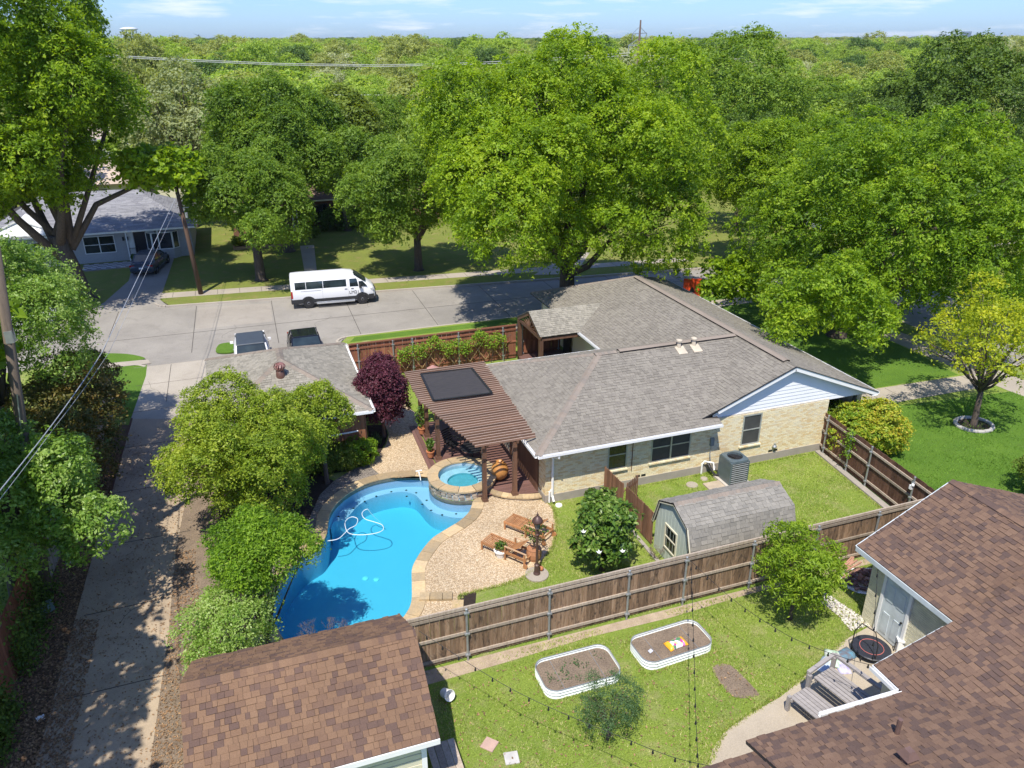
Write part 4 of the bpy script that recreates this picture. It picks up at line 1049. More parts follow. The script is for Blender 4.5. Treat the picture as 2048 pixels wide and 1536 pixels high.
# small gable porch on the north-west side
PX0, PX1, PY0, PY1 = 13.75, 18.6, 35.05, 38.6; PYM = (PY0 + PY1) / 2; PZ = 2.5; PRZ = 3.35
g_ = G(1077, 632, 3.3)
mb = MB(); pls = [(PX0, PY0, PZ), (17.4, PY0, PZ), (18.1, PYM, PRZ), (PX0, PYM, PRZ)]; pln = [(PX0, PY1, PZ), (17.4, PY1, PZ), (18.1, PYM, PRZ), (PX0, PYM, PRZ)]
roof_deck(mb, pls, .07); roof_deck(mb, pln, .07); pr2 = wpart(mb, 'porch_roof', M['under'], H1)
it = shingle_items(pls, seed=31) + shingle_items(pln, seed=32); pieces('shingle', it, M['sh_graylt'], pr2, limit=200, worldroot=H1.location)
mb = MB()
mb.beam((PX0 + .05, PY0, PZ - .12), (PX0 + .05, PYM, PRZ - .12), .06, .2); mb.beam((PX0 + .05, PYM, PRZ - .12), (PX0 + .05, PY1, PZ - .12), .06, .2); mb.beam((PX0 + .08, PY0 + .1, PZ - .16), (PX0 + .08, PY1 - .1, PZ - .16), .06, .18)
mb.beam((PX0, PY0 + .12, PZ - .16), (16.3, PY0 + .12, PZ - .16), .1, .2)
for k in range(-3, 4): mb.beam((PX0 + .08, PYM, PZ - .1), (PX0 + .08, PYM + k * .36, PRZ - .2 - abs(k) * .17), .04, .05)
wpart(mb, 'porch_truss', M['wood_brown'], H1)
for y in (PY0 + .15, PY1 - .15):
    o = wpart(MB().box((PX0 + .1, y, 1.15), (.2, .2, 2.3)), 'porch_post', M['wood_brown'], H1)
mb = MB(); mb.beam((14.8, PY0 + .2, 1.05), (16.3, PY0 + .2, 1.05), .06, .06); mb.box((14.75, PY0 + .2, .6), (.12, .12, 1.1))
for k in range(12): mb.box((14.9 + k * .12, PY0 + .2, .65), (.035, .035, .75))
wpart(mb, 'railing', M['wood_brown'], H1)
mb = MB(); mb.box((15.1, 36.9, .1), (2.7, 3.3, .2)); wpart(mb, 'porch_floor', M['wood_deck'], H1)
mb = MB(); mb.box((16.35, 37.6, 1.2), (.05, .9, 2.0)); wpart(mb, 'door', M['dark'], H1)

# ---------------------------------------------------------------- detached grey-roofed garage
H2 = root('garage_building', (.85, 33.7, 0), 'brown board garage with pyramid grey shingle roof beside the alley', 'garage')
gx0, gx1, gy0, gy1, gz = -2.45, 4.15, 29.55, 37.85, 2.42
ra, rb = (.85, 33.05, 3.8), (.85, 34.4, 3.8)
pls = [[(gx0, gy0, gz), (gx1, gy0, gz), ra], [(gx1, gy0, gz), (gx1, gy1, gz), rb, ra], [(gx0, gy1, gz), (gx1, gy1, gz), rb], [(gx0, gy0, gz), (gx0, gy1, gz), rb, ra]]
mb = MB(); [roof_deck(mb, p, .08) for p in pls]; r2 = wpart(mb, 'roof', M['under'], H2)
it = []
for i, p in enumerate(pls): it += shingle_items(p, seed=40 + i)
pieces('shingle', it, M['sh_graylt'], r2, limit=250, worldroot=H2.location)
ci = []
for c in ((gx0, gy0, gz), (gx1, gy0, gz)): ci += cap_items(ra, c, seed=8)
for c in ((gx0, gy1, gz), (gx1, gy1, gz)): ci += cap_items(rb, c, seed=9)
ci += cap_items(ra, rb); pieces('cap_shingle', ci, M['sh_cap'], r2, limit=100, worldroot=H2.location)
mb = MB(); gutter_ = gutter
def gut(mb, a, b_, out):
    a, b_, o_ = Vector(a), Vector(b_), Vector(out)
    mb.beam(a + o_ * .015, b_ + o_ * .015, .02, .12); mb.beam(a + o_ * .10, b_ + o_ * .10, .012, .10); mb.beam(a + o_ * .055 - Vector((0, 0, .05)), b_ + o_ * .055 - Vector((0, 0, .05)), .09, .01)
gut(mb, (gx0, gy0, gz - .06), (gx1, gy0, gz - .06), (0, -1, 0)); gut(mb, (gx1, gy0, gz - .06), (gx1, gy1, gz - .06), (1, 0, 0)); wpart(mb, 'gutter', M['white'], H2)
mb = MB(); mb.box((.85, 33.7, 1.15), (6.0, 7.6, 2.3)); mb.box((.85, 33.7, gz - .12), (6.5, 8.2, .02)); wpart(mb, 'wall', mat('garage_inner_wall', (.12, .06, .035)), H2)
items = []
for i in range(40):
    x = -2.1 + i * .148 + .07
    items.append(((x, 29.88, 1.2), (.142, .03, 2.3), None))
for i in range(50):
    y = 29.95 + i * .148 + .07
    items.append(((3.87, y, 1.2), (.03, .142, 2.3), None))
boxpieces('board', items, mat('cedar_wall_board', (.30, .13, .06), (.22, .09, .045), rough=.7, scale=2, stretch=(5, 5, .6), pieces=.2, grain=.15), H2)
mb = MB(); mb.tube([(1.2, 29.8, 1.35), (3.5, 29.8, 1.42)], .035, 6); wpart(mb, 'pipe', M['white'], H2)
tv = root('turbine_vent', (0.72, 32.2, 3.45), 'rusty brown turbine vent on the grey garage roof', 'roof vent')
tvp = G(562, 757, 3.3); tv.location = (tvp.x, tvp.y, 3.38)
mb = MB(); mb.lathe((0, 0, 0), [(.22, -.2), (.19, .0), (.17, .3), (.15, .31)], 16); mb.build('base', mat('rust_metal', (.12, .06, .045), rough=.5), tv, smooth=True)
mb = MB()
for k in range(14):
    t0 = 2 * pi * k / 14
    pts = [Vector((rr * cos(t0 + s_), rr * sin(t0 + s_), z)) for rr, z, s_ in ((.16, .32, 0), (.24, .42, .12), (.25, .5, .25), (.18, .6, .4), (.03, .66, .5))]
    for i in range(4):
        a, b_ = pts[i], pts[i + 1]; tt = Vector((-sin(t0), cos(t0), 0)) * .05
        mb.add([a - tt * .6, a + tt * .6, b_ + tt * .5, b_ - tt * .5], ((0, 1, 2, 3),))
mb.lathe((0, 0, 0), [(.12, .31), (.16, .45), (.1, .62), (0, .64)], 12)
mb.build('vane_head', mat('vane_red', (.26, .12, .105), rough=.45), tv)

# ---------------------------------------------------------------- near garage, lower left, brown shingles
H3 = root('near_garage', (0, 14.6, 0), 'pale yellow board garage with brown mottled shingle roof, nearest at bottom', 'garage')
nx0, nx1, ny0, ny1, nym = -2.62, 2.62, 12.45, 16.75, 14.6; nz, nrz = 2.38, 3.62
pls = [[(nx0, ny0, nz), (nx1, ny0, nz), (nx1, nym, nrz), (nx0, nym, nrz)], [(nx0, ny1, nz), (nx1, ny1, nz), (nx1, nym, nrz), (nx0, nym, nrz)]]
mb = MB(); [roof_deck(mb, p, .07) for p in pls]; r3 = wpart(mb, 'roof', M['under'], H3)
it = []
for i, p in enumerate(pls): it += shingle_items(p, seed=50 + i, course=.142, tab=(.09, .25), h=(.008, .026))
pieces('shingle', it, M['sh_brown'], r3, limit=300, worldroot=H3.location)
pieces('cap_shingle', cap_items((nx0, nym, nrz), (nx1, nym, nrz), w_=.28, drop=.55, seed=5), M['sh_brown'], r3, limit=60, worldroot=H3.location)
mb = MB(); mb.beam((nx0, ny0 - .02, nz - .08), (nx1, ny0 - .02, nz - .08), .03, .14); mb.box((0, ny0 + .2, nz - .14), (5.1, .4, .02))
for x in (nx0 + .02, nx1 - .02):
    mb.beam((x, ny0, nz - .08), (x, nym, nrz - .08), .03, .12); mb.beam((x, nym, nrz - .08), (x, ny1, nz - .08), .03, .12)
wpart(mb, 'fascia', M['white'], H3)
mb = MB(); mb.prism([(-2.35, 12.8), (2.35, 12.8), (2.35, 16.4), (-2.35, 16.4)], 0, 2.3)
for x in (-2.35, 2.35): mb.add([(x, 12.8, 2.3), (x, 16.4, 2.3), (x, nym, 3.45)], ((0, 1, 2),))
wpart(mb, 'wall', M['cream'], H3)
items = [((0, 12.775, .1 + k * .17), (4.6, .02, .155), Matrix.Rotation(.06, 3, 'X')) for k in range(13)] + [((2.375, 14.6, .1 + k * .17), (.02, 3.5, .155), None) for k in range(13)]
boxpieces('siding_board', items, M['cream'], H3)
for x in (2.30, .55):
    wpart(MB().box((x, 12.74, 1.15), (.12, .04, 2.3)), 'trim', M['white'], H3)
window(H3, (-.9, 12.76, 0), (1, 0, 0), 1.3, .9, 2.1, M['white'])

# ---------------------------------------------------------------- near brown-roofed house, lower right
H4 = root('near_house', (17, 11, 0), 'cream house with sprawling brown shingle roof in the lower right', 'house')
AX0, AXM, AX1, AYN, AZ = 16.26, 19.5, 24.5, 15.05, 2.5
asl = .50; ARZ = AZ + (AXM - AX0) * asl
pA1 = [(AX0, AYN, AZ), (AX0, 10.9, AZ), (18.0, 10.9, AZ + 1.74 * asl), (18.6, 6, AZ + 2.34 * asl), (AXM, 6, ARZ), (AXM, AYN, ARZ)]
pA1 = [(AX0, AYN, AZ), (AX0, 6, AZ), (AXM, 6, ARZ), (AXM, AYN, ARZ)]
pA2 = [(AX1, AYN, ARZ - (AX1 - AXM) * .36), (AX1, 4, ARZ - (AX1 - AXM) * .36), (AXM, 4, ARZ), (AXM, AYN, ARZ)]
BX_, BYN, bsl = 13.14, 10.93, .30
pB = [(BX_, BYN, AZ), (BX_, 10.0, AZ), (BX_ + 8, 2.0, AZ + 8 * bsl), (BX_ + 8, BYN, AZ + 8 * bsl)]
pC = [(8.87, 10.05, AZ), (BX_, 10.0, AZ), (BX_ + 8, 2.0, AZ + 8 * bsl), (8.87, 2.0, AZ + 8 * bsl)]
pD = [(3.5, 9.75, AZ), (8.87, 9.75, AZ), (8.87, 2, AZ + 7.75 * bsl), (3.5, 2, AZ + 7.75 * bsl)]
mb = MB(); [roof_deck(mb, p, .08) for p in (pA1, pA2, pB, pC, pD)]; r4 = wpart(mb, 'roof', M['under'], H4)
it = []
for i, p in enumerate((pA1, pA2, pB, pC, pD)): it += shingle_items(p, seed=60 + i, tab=(.09, .25), h=(.008, .026))
pieces('shingle', it, M['sh_brown2'], r4, limit=300, worldroot=H4.location)
pieces('cap_shingle', cap_items((AXM, AYN, ARZ), (AXM, 6, ARZ), seed=5), M['sh_brown2'], r4, limit=60, worldroot=H4.location)
mb = MB(); mb.beam((AX0 - .02, AYN, AZ - .1), (AX0 - .02, 10.9, AZ - .1), .03, .16); mb.beam((AX0, AYN + .02, AZ - .09), (AXM, AYN + .02, ARZ - .09), .03, .16); mb.beam((AXM, AYN + .02, ARZ - .09), (AX1, AYN + .02, pA2[0][2] - .09), .03, .16)
mb.box((AX0 + .2, 13, AZ - .15), (.42, 4.1, .02)); mb.beam((BX_, BYN + .02, AZ - .09), (15.2, BYN + .02, AZ + 2.06 * bsl - .09), .03, .12); wpart(mb, 'fascia', mat('pale_blue_trim', (.62, .68, .70), rough=.5), H4)
mb = MB(); gut(mb, (BX_ - .02, BYN, AZ - .05), (BX_ - .02, 10.1, AZ - .05), (-1, 0, 0)); gut(mb, (BX_, 10.02, AZ - .05), (10.9, 10.07, AZ - .05), (0, 1, 0)); wpart(mb, 'gutter', M['white'], H4)
mb = MB(); mb.box((AX0 + .39, 12.75, 1.2), (.12, 3.75, 2.4)); mb.box((21, 14.55, 1.2), (8.8, .12, 2.4)); mb.add([(AX0 + .4, 14.56, 2.4), (AX1 - .3, 14.56, 2.4), (AXM, 14.56, ARZ - .2)], ((0, 1, 2),))
mb.box((13.6, 10.4, 1.2), (.1, 1.0, 2.4)); mb.box((15, 10.85, 1.2), (2.6, .1, 2.4)); mb.box((10.6, 9.4, 1.2), (5.5, .1, 2.4)); w4 = wpart(mb, 'wall', M['cream'], H4)
items = brick_items((AX0 + .33, 14.62, 0), (0, -1, 0), 3.7, .03, 2.35, [(.55, 1.62, 0, 2.12)], seed=61)
pieces('brick', items, mat('painted_cream_brick', (.70, .66, .48), rough=.7, pieces=.04), w4, limit=250, worldroot=H4.location)
drm = MB(); drm.box((AX0 + .30, 13.53, 1.06), (.05, .86, 2.02)); dr = wpart(drm, 'door', mat('white_door', (.62, .68, .70), rough=.5), H4)
for (yy, zz, sy, sz) in ((13.33, 1.6, .26, .55), (13.73, 1.6, .26, .55), (13.33, .55, .26, .7), (13.73, .55, .26, .7)):
    p_ = MB().box((0, 0, 0), (.02, sy, sz), taper=.9).build('panel', dr.data.materials[0], dr); p_.location = Vector((AX0 + .268, yy, zz)) - H4.location
k_ = MB().lathe((0, 0, 0), [(.01, 0), (.035, .02), (.03, .05), (0, .06)], 10).build('handle', M['dark'], dr); k_.rotation_euler = (0, -pi / 2, 0); k_.location = Vector((AX0 + .27, 13.17, 1.0)) - H4.location
mb = MB(); mb.box((AX0 + .285, 14.02, 1.08), (.07, .1, 2.14)); mb.box((AX0 + .285, 13.05, 1.08), (.07, .1, 2.14)); mb.box((AX0 + .285, 13.53, 2.2), (.07, 1.08, .1)); wpart(mb, 'door_frame', M['white'], H4)
for px, py, hh, kind_ in ((1799, 1447, .32, 0), (1815, 1515, .3, 1)):
    g_ = G(px, py, 3.15); m_ = MB()
    if kind_ == 0: m_.tube([(g_.x, g_.y, g_.z - .35), (g_.x, g_.y, g_.z + .12)], .055, 10)
    else: m_.tube([(g_.x, g_.y, g_.z - .35), (g_.x, g_.y, g_.z + .05)], .13, 12); m_.box((g_.x, g_.y, g_.z + .14), (.32, .32, .16), taper=.45)
    wpart(m_, 'vent_pipe' if kind_ == 0 else 'vent_cap', mat('brown_vent%d' % kind_, (.17, .105, .085), rough=.5), H4)
mb = MB(); mb.lathe((AX0 - .3 + .58, 14.75, 2.2), [(.02, 0), (.07, .03), (.05, .1)], 10); wpart(mb, 'wall_light', M['dark'], H4)

# ---------------------------------------------------------------- barn-roof shed
H5 = root('garden_shed', (14.3, 18.9, 0), 'pale green barn-shaped shed with grey shingle roof behind the weathered fence', 'shed')
sx0, sx1 = 12.2, 16.35
prof = [(17.68, 1.12), (18.02, 2.12), (18.92, 2.52), (19.82, 2.12), (20.16, 1.12)]
mb = MB(); it = []; 
for i in range(4):
    (ya, za), (yb, zb) = prof[i], prof[i + 1]
    pl = [(sx0, ya, za), (sx1, ya, za), (sx1, yb, zb), (sx0, yb, zb)] if zb > za else [(sx0, yb, zb), (sx1, yb, zb), (sx1, ya, za), (sx0, ya, za)]
    roof_deck(mb, pl, .05); it += shingle_items(pl, seed=70 + i, course=.135, tab=(.10, .27), h=(.008, .022))
r5 = wpart(mb, 'roof', M['under'], H5); pieces('shingle', it, shinglemat('shed_grey_shingle', [(0, (.20, .19, .165)), (.5, (.24, .225, .193)), (1, (.27, .253, .217))]), r5, limit=300, worldroot=H5.location)
pieces('cap_shingle', cap_items((sx0, 18.92, 2.52), (sx1, 18.92, 2.52), w_=.3, drop=.6, seed=6), M['sh_cap'], r5, limit=60, worldroot=H5.location)
mb = MB()
for x in (sx0 + .1, sx1 - .1):
    mb.add([(x, 17.76, 0), (x, 20.08, 0), (x, 20.08, 1.1)] + [(x, p[0], p[1] - .03) for p in prof[::-1][1:-1]] + [(x, 17.76, 1.1)], (tuple(range(7)),))
mb.box((14.27, 17.77, .55), (3.9, .04, 1.1)); mb.box((14.27, 20.07, .55), (3.9, .04, 1.1))
w5 = wpart(mb, 'wall', mat('pale_green_shed_paint', (.50, .55, .47), rough=.7, var=.08), H5)
items = [((sx0 + .098, 17.85 + k * .205, 1.0), (.012, .02, 1.9 if 1 < k < 10 else 1.2), None) for k in range(11)]
mb = MB(); [mb.box(c, d) for c, d, _ in items]; wpart(mb, 'batten', w5.data.materials[0], H5, kind='stuff')
mb = MB()
for i in range(4): mb.beam((sx0 + .02, prof[i][0], prof[i][1] - .05), (sx0 + .02, prof[i + 1][0], prof[i + 1][1] - .05), .04, .09)
wpart(mb, 'trim', M['cream'], H5)
fr_ = window(H5, (sx0 + .085, 19.42, 0), (0, -1, 0), .78, .50, 1.45, M['cream'])
# ---------------------------------------------------------------- air conditioner
ac = root('air_conditioner', (17.5, 23.03, .0), 'dark blue-grey air-conditioning unit with louvred sides against the brick wall', 'air conditioner')
mb = MB(); mb.box((0, 0, .05), (1.1, 1.05, .1)); mb.build('pad', mat('beige_pad', (.55, .50, .43)), ac)
acm = mat('slate_blue_metal', (.105, .14, .155), rough=.35)
lvm = mat('louvre_grey', (.20, .215, .205), rough=.4)
mb = MB(); mb.box((0, 0, .6), (.80, .80, .96)); mb.build('core', M['dark'], ac)
for (x, y) in ((-.4, -.4), (.4, -.4), (.4, .4), (-.4, .4)):
    mb = MB(); mb.box((x, y, .6), (.07, .07, 1.0)); bevel(mb.build('corner_post', acm, ac), .02, 2)
for k in range(10):
    z = .18 + k * .093
    for (c, d, R) in (((0, -.415, z), (.74, .05, .034), Matrix.Rotation(.6, 3, 'X')), ((.415, 0, z), (.05, .74, .034), Matrix.Rotation(.6, 3, 'Y'))):
        o = MB().box((0, 0, 0), d, M4=R).build('louvre', lvm, ac); o.location = c
mb = MB(); mb.box((-.415, 0, .6), (.03, .78, .98)); mb.build('side_panel', acm, ac)
mb = MB(); n_ = 32
ring = []
for j in range(n_):
    t_ = 2 * pi * j / n_; c_, s_ = cos(t_), sin(t_); k_ = .44 / max(abs(c_), abs(s_)); k_ = min(k_, .56); ring.append((k_ * c_, k_ * s_))
vs_ = [(x, y, 1.07) for x, y in ring] + [(x * .96, y * .96, 1.15) for x, y in ring] + [(.31 * cos(2 * pi * j / n_), .31 * sin(2 * pi * j / n_), 1.17) for j in range(n_)] + [(.30 * cos(2 * pi * j / n_), .30 * sin(2 * pi * j / n_), 1.06) for j in range(n_)]
fs = [(a * n_ + j, a * n_ + (j + 1) % n_, (a + 1) * n_ + (j + 1) % n_, (a + 1) * n_ + j) for a in range(3) for j in range(n_)]
mb.add(vs_, fs); mb.build('top_cover', acm, ac)
mb = MB(); mb.lathe((0, 0, 1.05), [(.3, 0), (.0, .001)], 24); mb.build('fan_well', M['dark'], ac)
for k in range(4): o = MB().box((.15, 0, 0), (.24, .11, .008), M4=Matrix.Rotation(.3, 3, 'X')).build('fan_blade', M['dark'], ac); o.location = (0, 0, 1.09); o.rotation_euler = (0, 0, k * pi / 2 + .4)
mb = MB()
for k in range(9): mb.tube([(-.3 + k * .075, -sqrt(max(.31**2 - (-.3 + k * .075)**2, 0)), 1.165), (-.3 + k * .075, sqrt(max(.31**2 - (-.3 + k * .075)**2, 0)), 1.165)], .004, 4)
mb.build('fan_guard', M['dark'], ac)
pad2 = root('equipment_slab', (16.6, 22.75, 0), 'worn beige concrete slab left of the air conditioner', 'slab')
MB().box((0, 0, .03), (.75, .85, .06)).build('slab', mat('worn_beige', (.46, .38, .28), (.36, .29, .21)), pad2)
mh = root('valve_cover', G(1384, 970), 'round pale concrete lid in the grass by the brick wall', 'utility cover')
MB().lathe((0, 0, 0), [(.24, 0), (.23, .03), (0, .035)], 20).build('lid', M['walk'], mh)
mh = root('splash_rock', G(1408, 958), 'flat pale stone beside the air conditioner pipes', 'stone')
MB().lathe((0, 0, 0), [(.17, 0), (.14, .05), (0, .06)], 7).build('stone', M['walk'], mh)
pp = root('pipe_cluster', (16.85, 23.6, 0), 'white and dark insulated pipes between the wall and air conditioner', 'pipes')
mb = MB(); mb.tube([(-.25, .3, .0), (-.25, .3, .5), (-.15, .3, .6), (.15, .1, .58), (.15, 0, .3)], .04, 8); mb.build('pipe', M['white'], pp)
mb = MB(); mb.tube([(-.05, .3, .6), (0, .1, .4), (.1, -.1, .15), (.3, -.3, .2)], .045, 8); mb.tube([(.05, .3, .5), (.1, .1, .3), (.25, -.1, .3)], .03, 8); mb.build('hose', M['dark'], pp)
# ================================================================ fences
def fence(name, a, b_, label, boardm, railm, postm, hgt=1.83, side=1, post_t=None, rails=(.25, .95, 1.68), z0=.06, bw=.142, cap=False, pr=.035, group=None, post_spacing=2.52, uneven=.015, post_first=.3):
    """boards on a line a->b; posts and rails stand on the `side` (left of direction = +1)"""
    a, b_ = Vector((*a, 0)), Vector((*b_, 0)); d = b_ - a; L_ = d.length; d.normalize(); nn = Vector((-d.y, d.x, 0)) * side
    rt = root(name, (a + b_) / 2, label, 'fence', group)
    R = Matrix(((d.x, -d.y, 0), (d.y, d.x, 0), (0, 0, 1)))
    items = []; s_ = bw / 2; k = 0
    while s_ < L_:
        hh = hgt - z0 + rnd.uniform(-uneven, uneven); off = rnd.uniform(-.004, .004)
        lean = Matrix.Rotation(rnd.uniform(-.006, .006), 3, 'Y')
        items.append((a + d * s_ + nn * off + Vector((0, 0, z0 + hh / 2)), (bw - .006, .018, hh), R @ lean)); s_ += bw
    boxpieces('board', items, boardm, rt, limit=300)
    n_ = max(1, round(L_ / post_spacing)); 
    posts = post_t if post_t is not None else [post_first + i * post_spacing for i in range(int((L_ - post_first) / post_spacing) + 1)]
    stops = [0] + [p for p in posts if 0 < p < L_] + [L_]
    for rz in rails:
        for i in range(len(stops) - 1):
            if stops[i + 1] - stops[i] < .3: continue
            c = a + d * ((stops[i] + stops[i + 1]) / 2) + nn * .034; c.z = rz
            o = MB().box((0, 0, 0), (stops[i + 1] - stops[i] - .01, .04, .088), r=rnd.random(), M4=R).build('rail', railm, rt); o.location = c - rt.location
    for p in posts:
        if not 0 <= p <= L_: continue
        q = a + d * p + nn * .085
        mb = MB(); mb.tube([(0, 0, 0), (0, 0, hgt + .02)], pr, 10); mb.lathe((0, 0, hgt + .02), [(pr + .006, -.03), (pr + .006, .01), (0, .03)], 10)
        for rz in rails: mb.box((0, 0, rz), (.15, .095, .05))
        o = mb.build('post', postm, rt); o.location = q - rt.location
    if cap:
        o = MB().beam(a - rt.location + Vector((0, 0, hgt + .03)) + nn * .0, b_ - rt.location + Vector((0, 0, hgt + .03)), .14, .035).build('cap_rail', railm, rt)
    return rt
gpx = [(940, 1330), (1101, 1285), (1255, 1242), (1370, 1217), (1500, 1180)]
fpos = [G(x, y).x for x, y in gpx]
FX0 = 2.62; FY = 17.03
posts = [x - FX0 for x in fpos] + [fpos[-1] - FX0 + 2.5, fpos[-1] - FX0 + 5.0, fpos[-1] - FX0 + 7.4]
f1 = fence('weathered_fence', (FX0, FY), (22.0, FY + .12), 'long weathered grey-brown board fence with steel posts crossing the foreground', M['fence_grey'], M['fence_rail'], M['galv'], side=-1, post_t=posts, cap=False, rails=(.22, .98, 1.72))
mb = MB(); mb.beam((FX0, FY - .03, 1.86), (22.0, FY + .09, 1.86), .05, .1); wpart(mb, 'cap_rail', M['fence_rail'], f1)
f2 = fence('brown_fence', (22.62, 24.0), (21.95, 17.2), 'dark brown board fence between the side yard and the corner lawn', M['fence_brown'], M['fence_rail'], M['galv'], side=-1, post_t=[.35, 1.95, 3.2, 5.6], rails=(.3, 1.0, 1.62))
mb = MB(); mb.prism([(22.55, 23.9), (22.3, 23.9), (21.55, 17.25), (21.85, 17.25)], 0, .07); wpart(mb, 'footing', M['foundation'], f2)
lt = MB(); lt.box((0, -.06, 0), (.1, .1, .16)); lt.lathe((0, -.12, .1), [(.06, 0), (.05, .06), (.0, .08)], 8); l_ = root('fence_light', GY(1853, 985, 18.0), 'small white security light on the dark brown fence', 'light'); l_.location.x = 21.95
l_.location = (22.0 - .1, 18.5, 1.45); lt.build('housing', M['white'], l_)
f3 = fence('red_fence', (4.45, 38.62), (13.7, 38.62), 'red-brown board fence along the sidewalk behind the pergola', M['fence_red'], M['fence_red'], M['galv'], side=-1, post_t=[.45, 2.3, 3.35, 5.9, 8.45], hgt=1.95, rails=(.3, 1.05, 1.75), pr=.04)
mb = MB(); mb.beam((4.45, 38.62, 2.0), (13.7, 38.62, 2.0), .16, .05); wpart(mb, 'cap_rail', M['fence_red'], f3)
f3b = fence('red_fence', (13.9, 38.75), (16.5, 38.75), 'short dark red-brown board fence behind the little gable porch', M['fence_red'], M['fence_red'], M['galv'], side=-1, post_t=[.2, 2.4], hgt=1.95)
# picket fence and gate in the middle
def picket(name, a, b_, label, h0, h1, gap=.02, cat='fence', bw=.12):
    a, b_ = Vector((*a, 0)), Vector((*b_, 0)); d = b_ - a; L_ = d.length; d.normalize(); nn = Vector((-d.y, d.x, 0)); rt = root(name, (a + b_) / 2, label, cat)
    R = Matrix(((d.x, -d.y, 0), (d.y, d.x, 0), (0, 0, 1))); s_ = bw / 2
    while s_ < L_:
        hh = h0 + (h1 - h0) * s_ / L_ + rnd.uniform(-.02, .02); mb = MB(); w_ = bw - gap; x, y = w_ / 2, .009
        vs_ = []
        for yy in (-y, y): vs_ += [(-x, yy, 0), (x, yy, 0), (x, yy, hh - .04), (x * .5, yy, hh), (-x * .5, yy, hh), (-x, yy, hh - .04)]
        mb.add([R @ Vector(v) for v in vs_], [(0, 1, 2, 3, 4, 5), (11, 10, 9, 8, 7, 6)] + [(i, i + 6, (i + 1) % 6 + 6, (i + 1) % 6) for i in range(6)])
        o = mb.build('picket', M['picket'], rt); o.location = a + d * s_ - rt.location + Vector((0, 0, .06)); s_ += bw
    for z in (.3, (h0 + h1) / 2 - .25):
        o = MB().beam(a + nn * .03 - rt.location + Vector((0, 0, z)), b_ + nn * .03 - rt.location + Vector((0, 0, z)), .035, .08).build('rail', M['picket'], rt)
    return rt
M['picket'] = fencemat('picket_wood', [(.25, (.15, .075, .042)), (.5, (.22, .11, .065)), (.75, (.30, .19, .13))], .1)
picket('picket_fence', (12.15, 23.9), (12.2, 22.35), 'short brown picket fence running out from the brick wall', 1.2, 1.25)
picket('picket_fence', (12.22, 22.2), (12.25, 20.15), 'tall brown picket fence run beside the green shed', 1.25, 1.35)
gt = picket('picket_gate', (12.28, 22.3), (13.0, 22.72), 'open brown picket gate with gaps between its pickets', 1.28, 1.3, gap=.045, cat='gate')
mw = MB(); mw.prism([(11.95, 24), (12.08, 24), (12.08, 17.7), (11.95, 17.7)], 0, .05); o = mw.build('mow_strip', M['foundation'], kind='structure')
# left side: red gate panel, low wall
f4 = fence('alley_fence', (-7.75, 16.5), (-7.7, 20.7), 'red-brown board fence at the far left of the leaf-strewn alley verge', M['fence_red'], M['fence_red'], M['fence_red'], hgt=1.8, side=1, post_spacing=2.2)
f5 = fence('ivy_fence', (-7.8, 20.9), (-7.7, 23.6), 'red-brown board fence half hidden by ivy beside the utility pole', M['fence_red'], M['fence_red'], M['fence_red'], hgt=1.8, side=1, post_spacing=2.2)
f6 = fence('grey_alley_fence', (-7.62, 24.4), (-6.95, 39.2), 'pale grey board fence under the reddish bush beside the alley', fencemat('pale_board', [(.2, (.24, .21, .17)), (.5, (.33, .30, .25)), (.8, (.42, .39, .33))], .15), M['fence_rail'], M['galv'], hgt=1.75, side=1)
f7 = fence('garage_side_fence', (-2.66, 9.0), (-2.62, 15.4), 'weathered board fence stub along the near garage', M['fence_grey'], M['fence_rail'], M['galv'], hgt=1.8, side=1)
sb = root('stacked_boards', (2.9, 12.8, 0), 'grey weathered boards leaning by the near garage corner', 'boards')
for k in range(4):
    o = MB().box((0, 0, 0), (.17, 2.6, .03)).build('board', M['fence_rail'], sb); o.location = (k * .18 - .2, 0, .35 + (k % 2) * .01)
# ================================================================ pergola
pg = root('pergola', (8, 28.3, 0), 'dark brown pergola of many parallel slats beside the house', 'pergola')
PZ0 = 2.78
NWc, NEc, SEc, SWc, MWc = (6.05, 32.15), (9.85, 32.1), (9.45, 24.35), (7.05, 24.45), (5.98, 29.0)
def lft(y):
    if y > 29.0: return 5.98 + (y - 29.0) * .02
    return 5.98 + (29.0 - y) / (29.0 - 24.45) * (7.05 - 5.98)
def rgt(y): return 9.85 - (32.1 - y) / 7.75 * .40 + rnd.uniform(-.03, .03)
lft2 = lambda y: lft(y) + rnd.uniform(-.02, .02)
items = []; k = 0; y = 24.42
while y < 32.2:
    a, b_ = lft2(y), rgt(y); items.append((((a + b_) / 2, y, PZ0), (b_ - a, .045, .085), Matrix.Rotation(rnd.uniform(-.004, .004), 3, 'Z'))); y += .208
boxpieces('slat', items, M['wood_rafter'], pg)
mb = MB()
for (a, b_) in (((6.65, 31.9), (6.65, 28.4)), ((6.68, 28.7), (7.62, 24.7)), ((8.85, 31.9), (8.8, 24.6))):
    mb2 = MB(); mb2.beam((a[0], a[1], PZ0 - .18), (b_[0], b_[1], PZ0 - .18), .09, .2); wpart(mb2, 'beam', M['wood_brown'], pg)
for (x, y, zb) in ((7.55, 24.95, .0), (8.73, 24.78, .155), (6.62, 28.55, .155), (6.66, 30.75, .155), (6.66, 31.95, .1)):
    p_ = wpart(MB().box((x, y, (zb + PZ0 - .3) / 2 + .02), (.16, .16, PZ0 - .3 - zb)), 'post', M['wood_brown'], pg)
    b2 = MB().box((x, y, zb + .07), (.25, .25, .14), taper=.88).build('post_base', M['wood_brown'], p_); b2.data.transform(Matrix.Translation(-Vector(pg.location)))
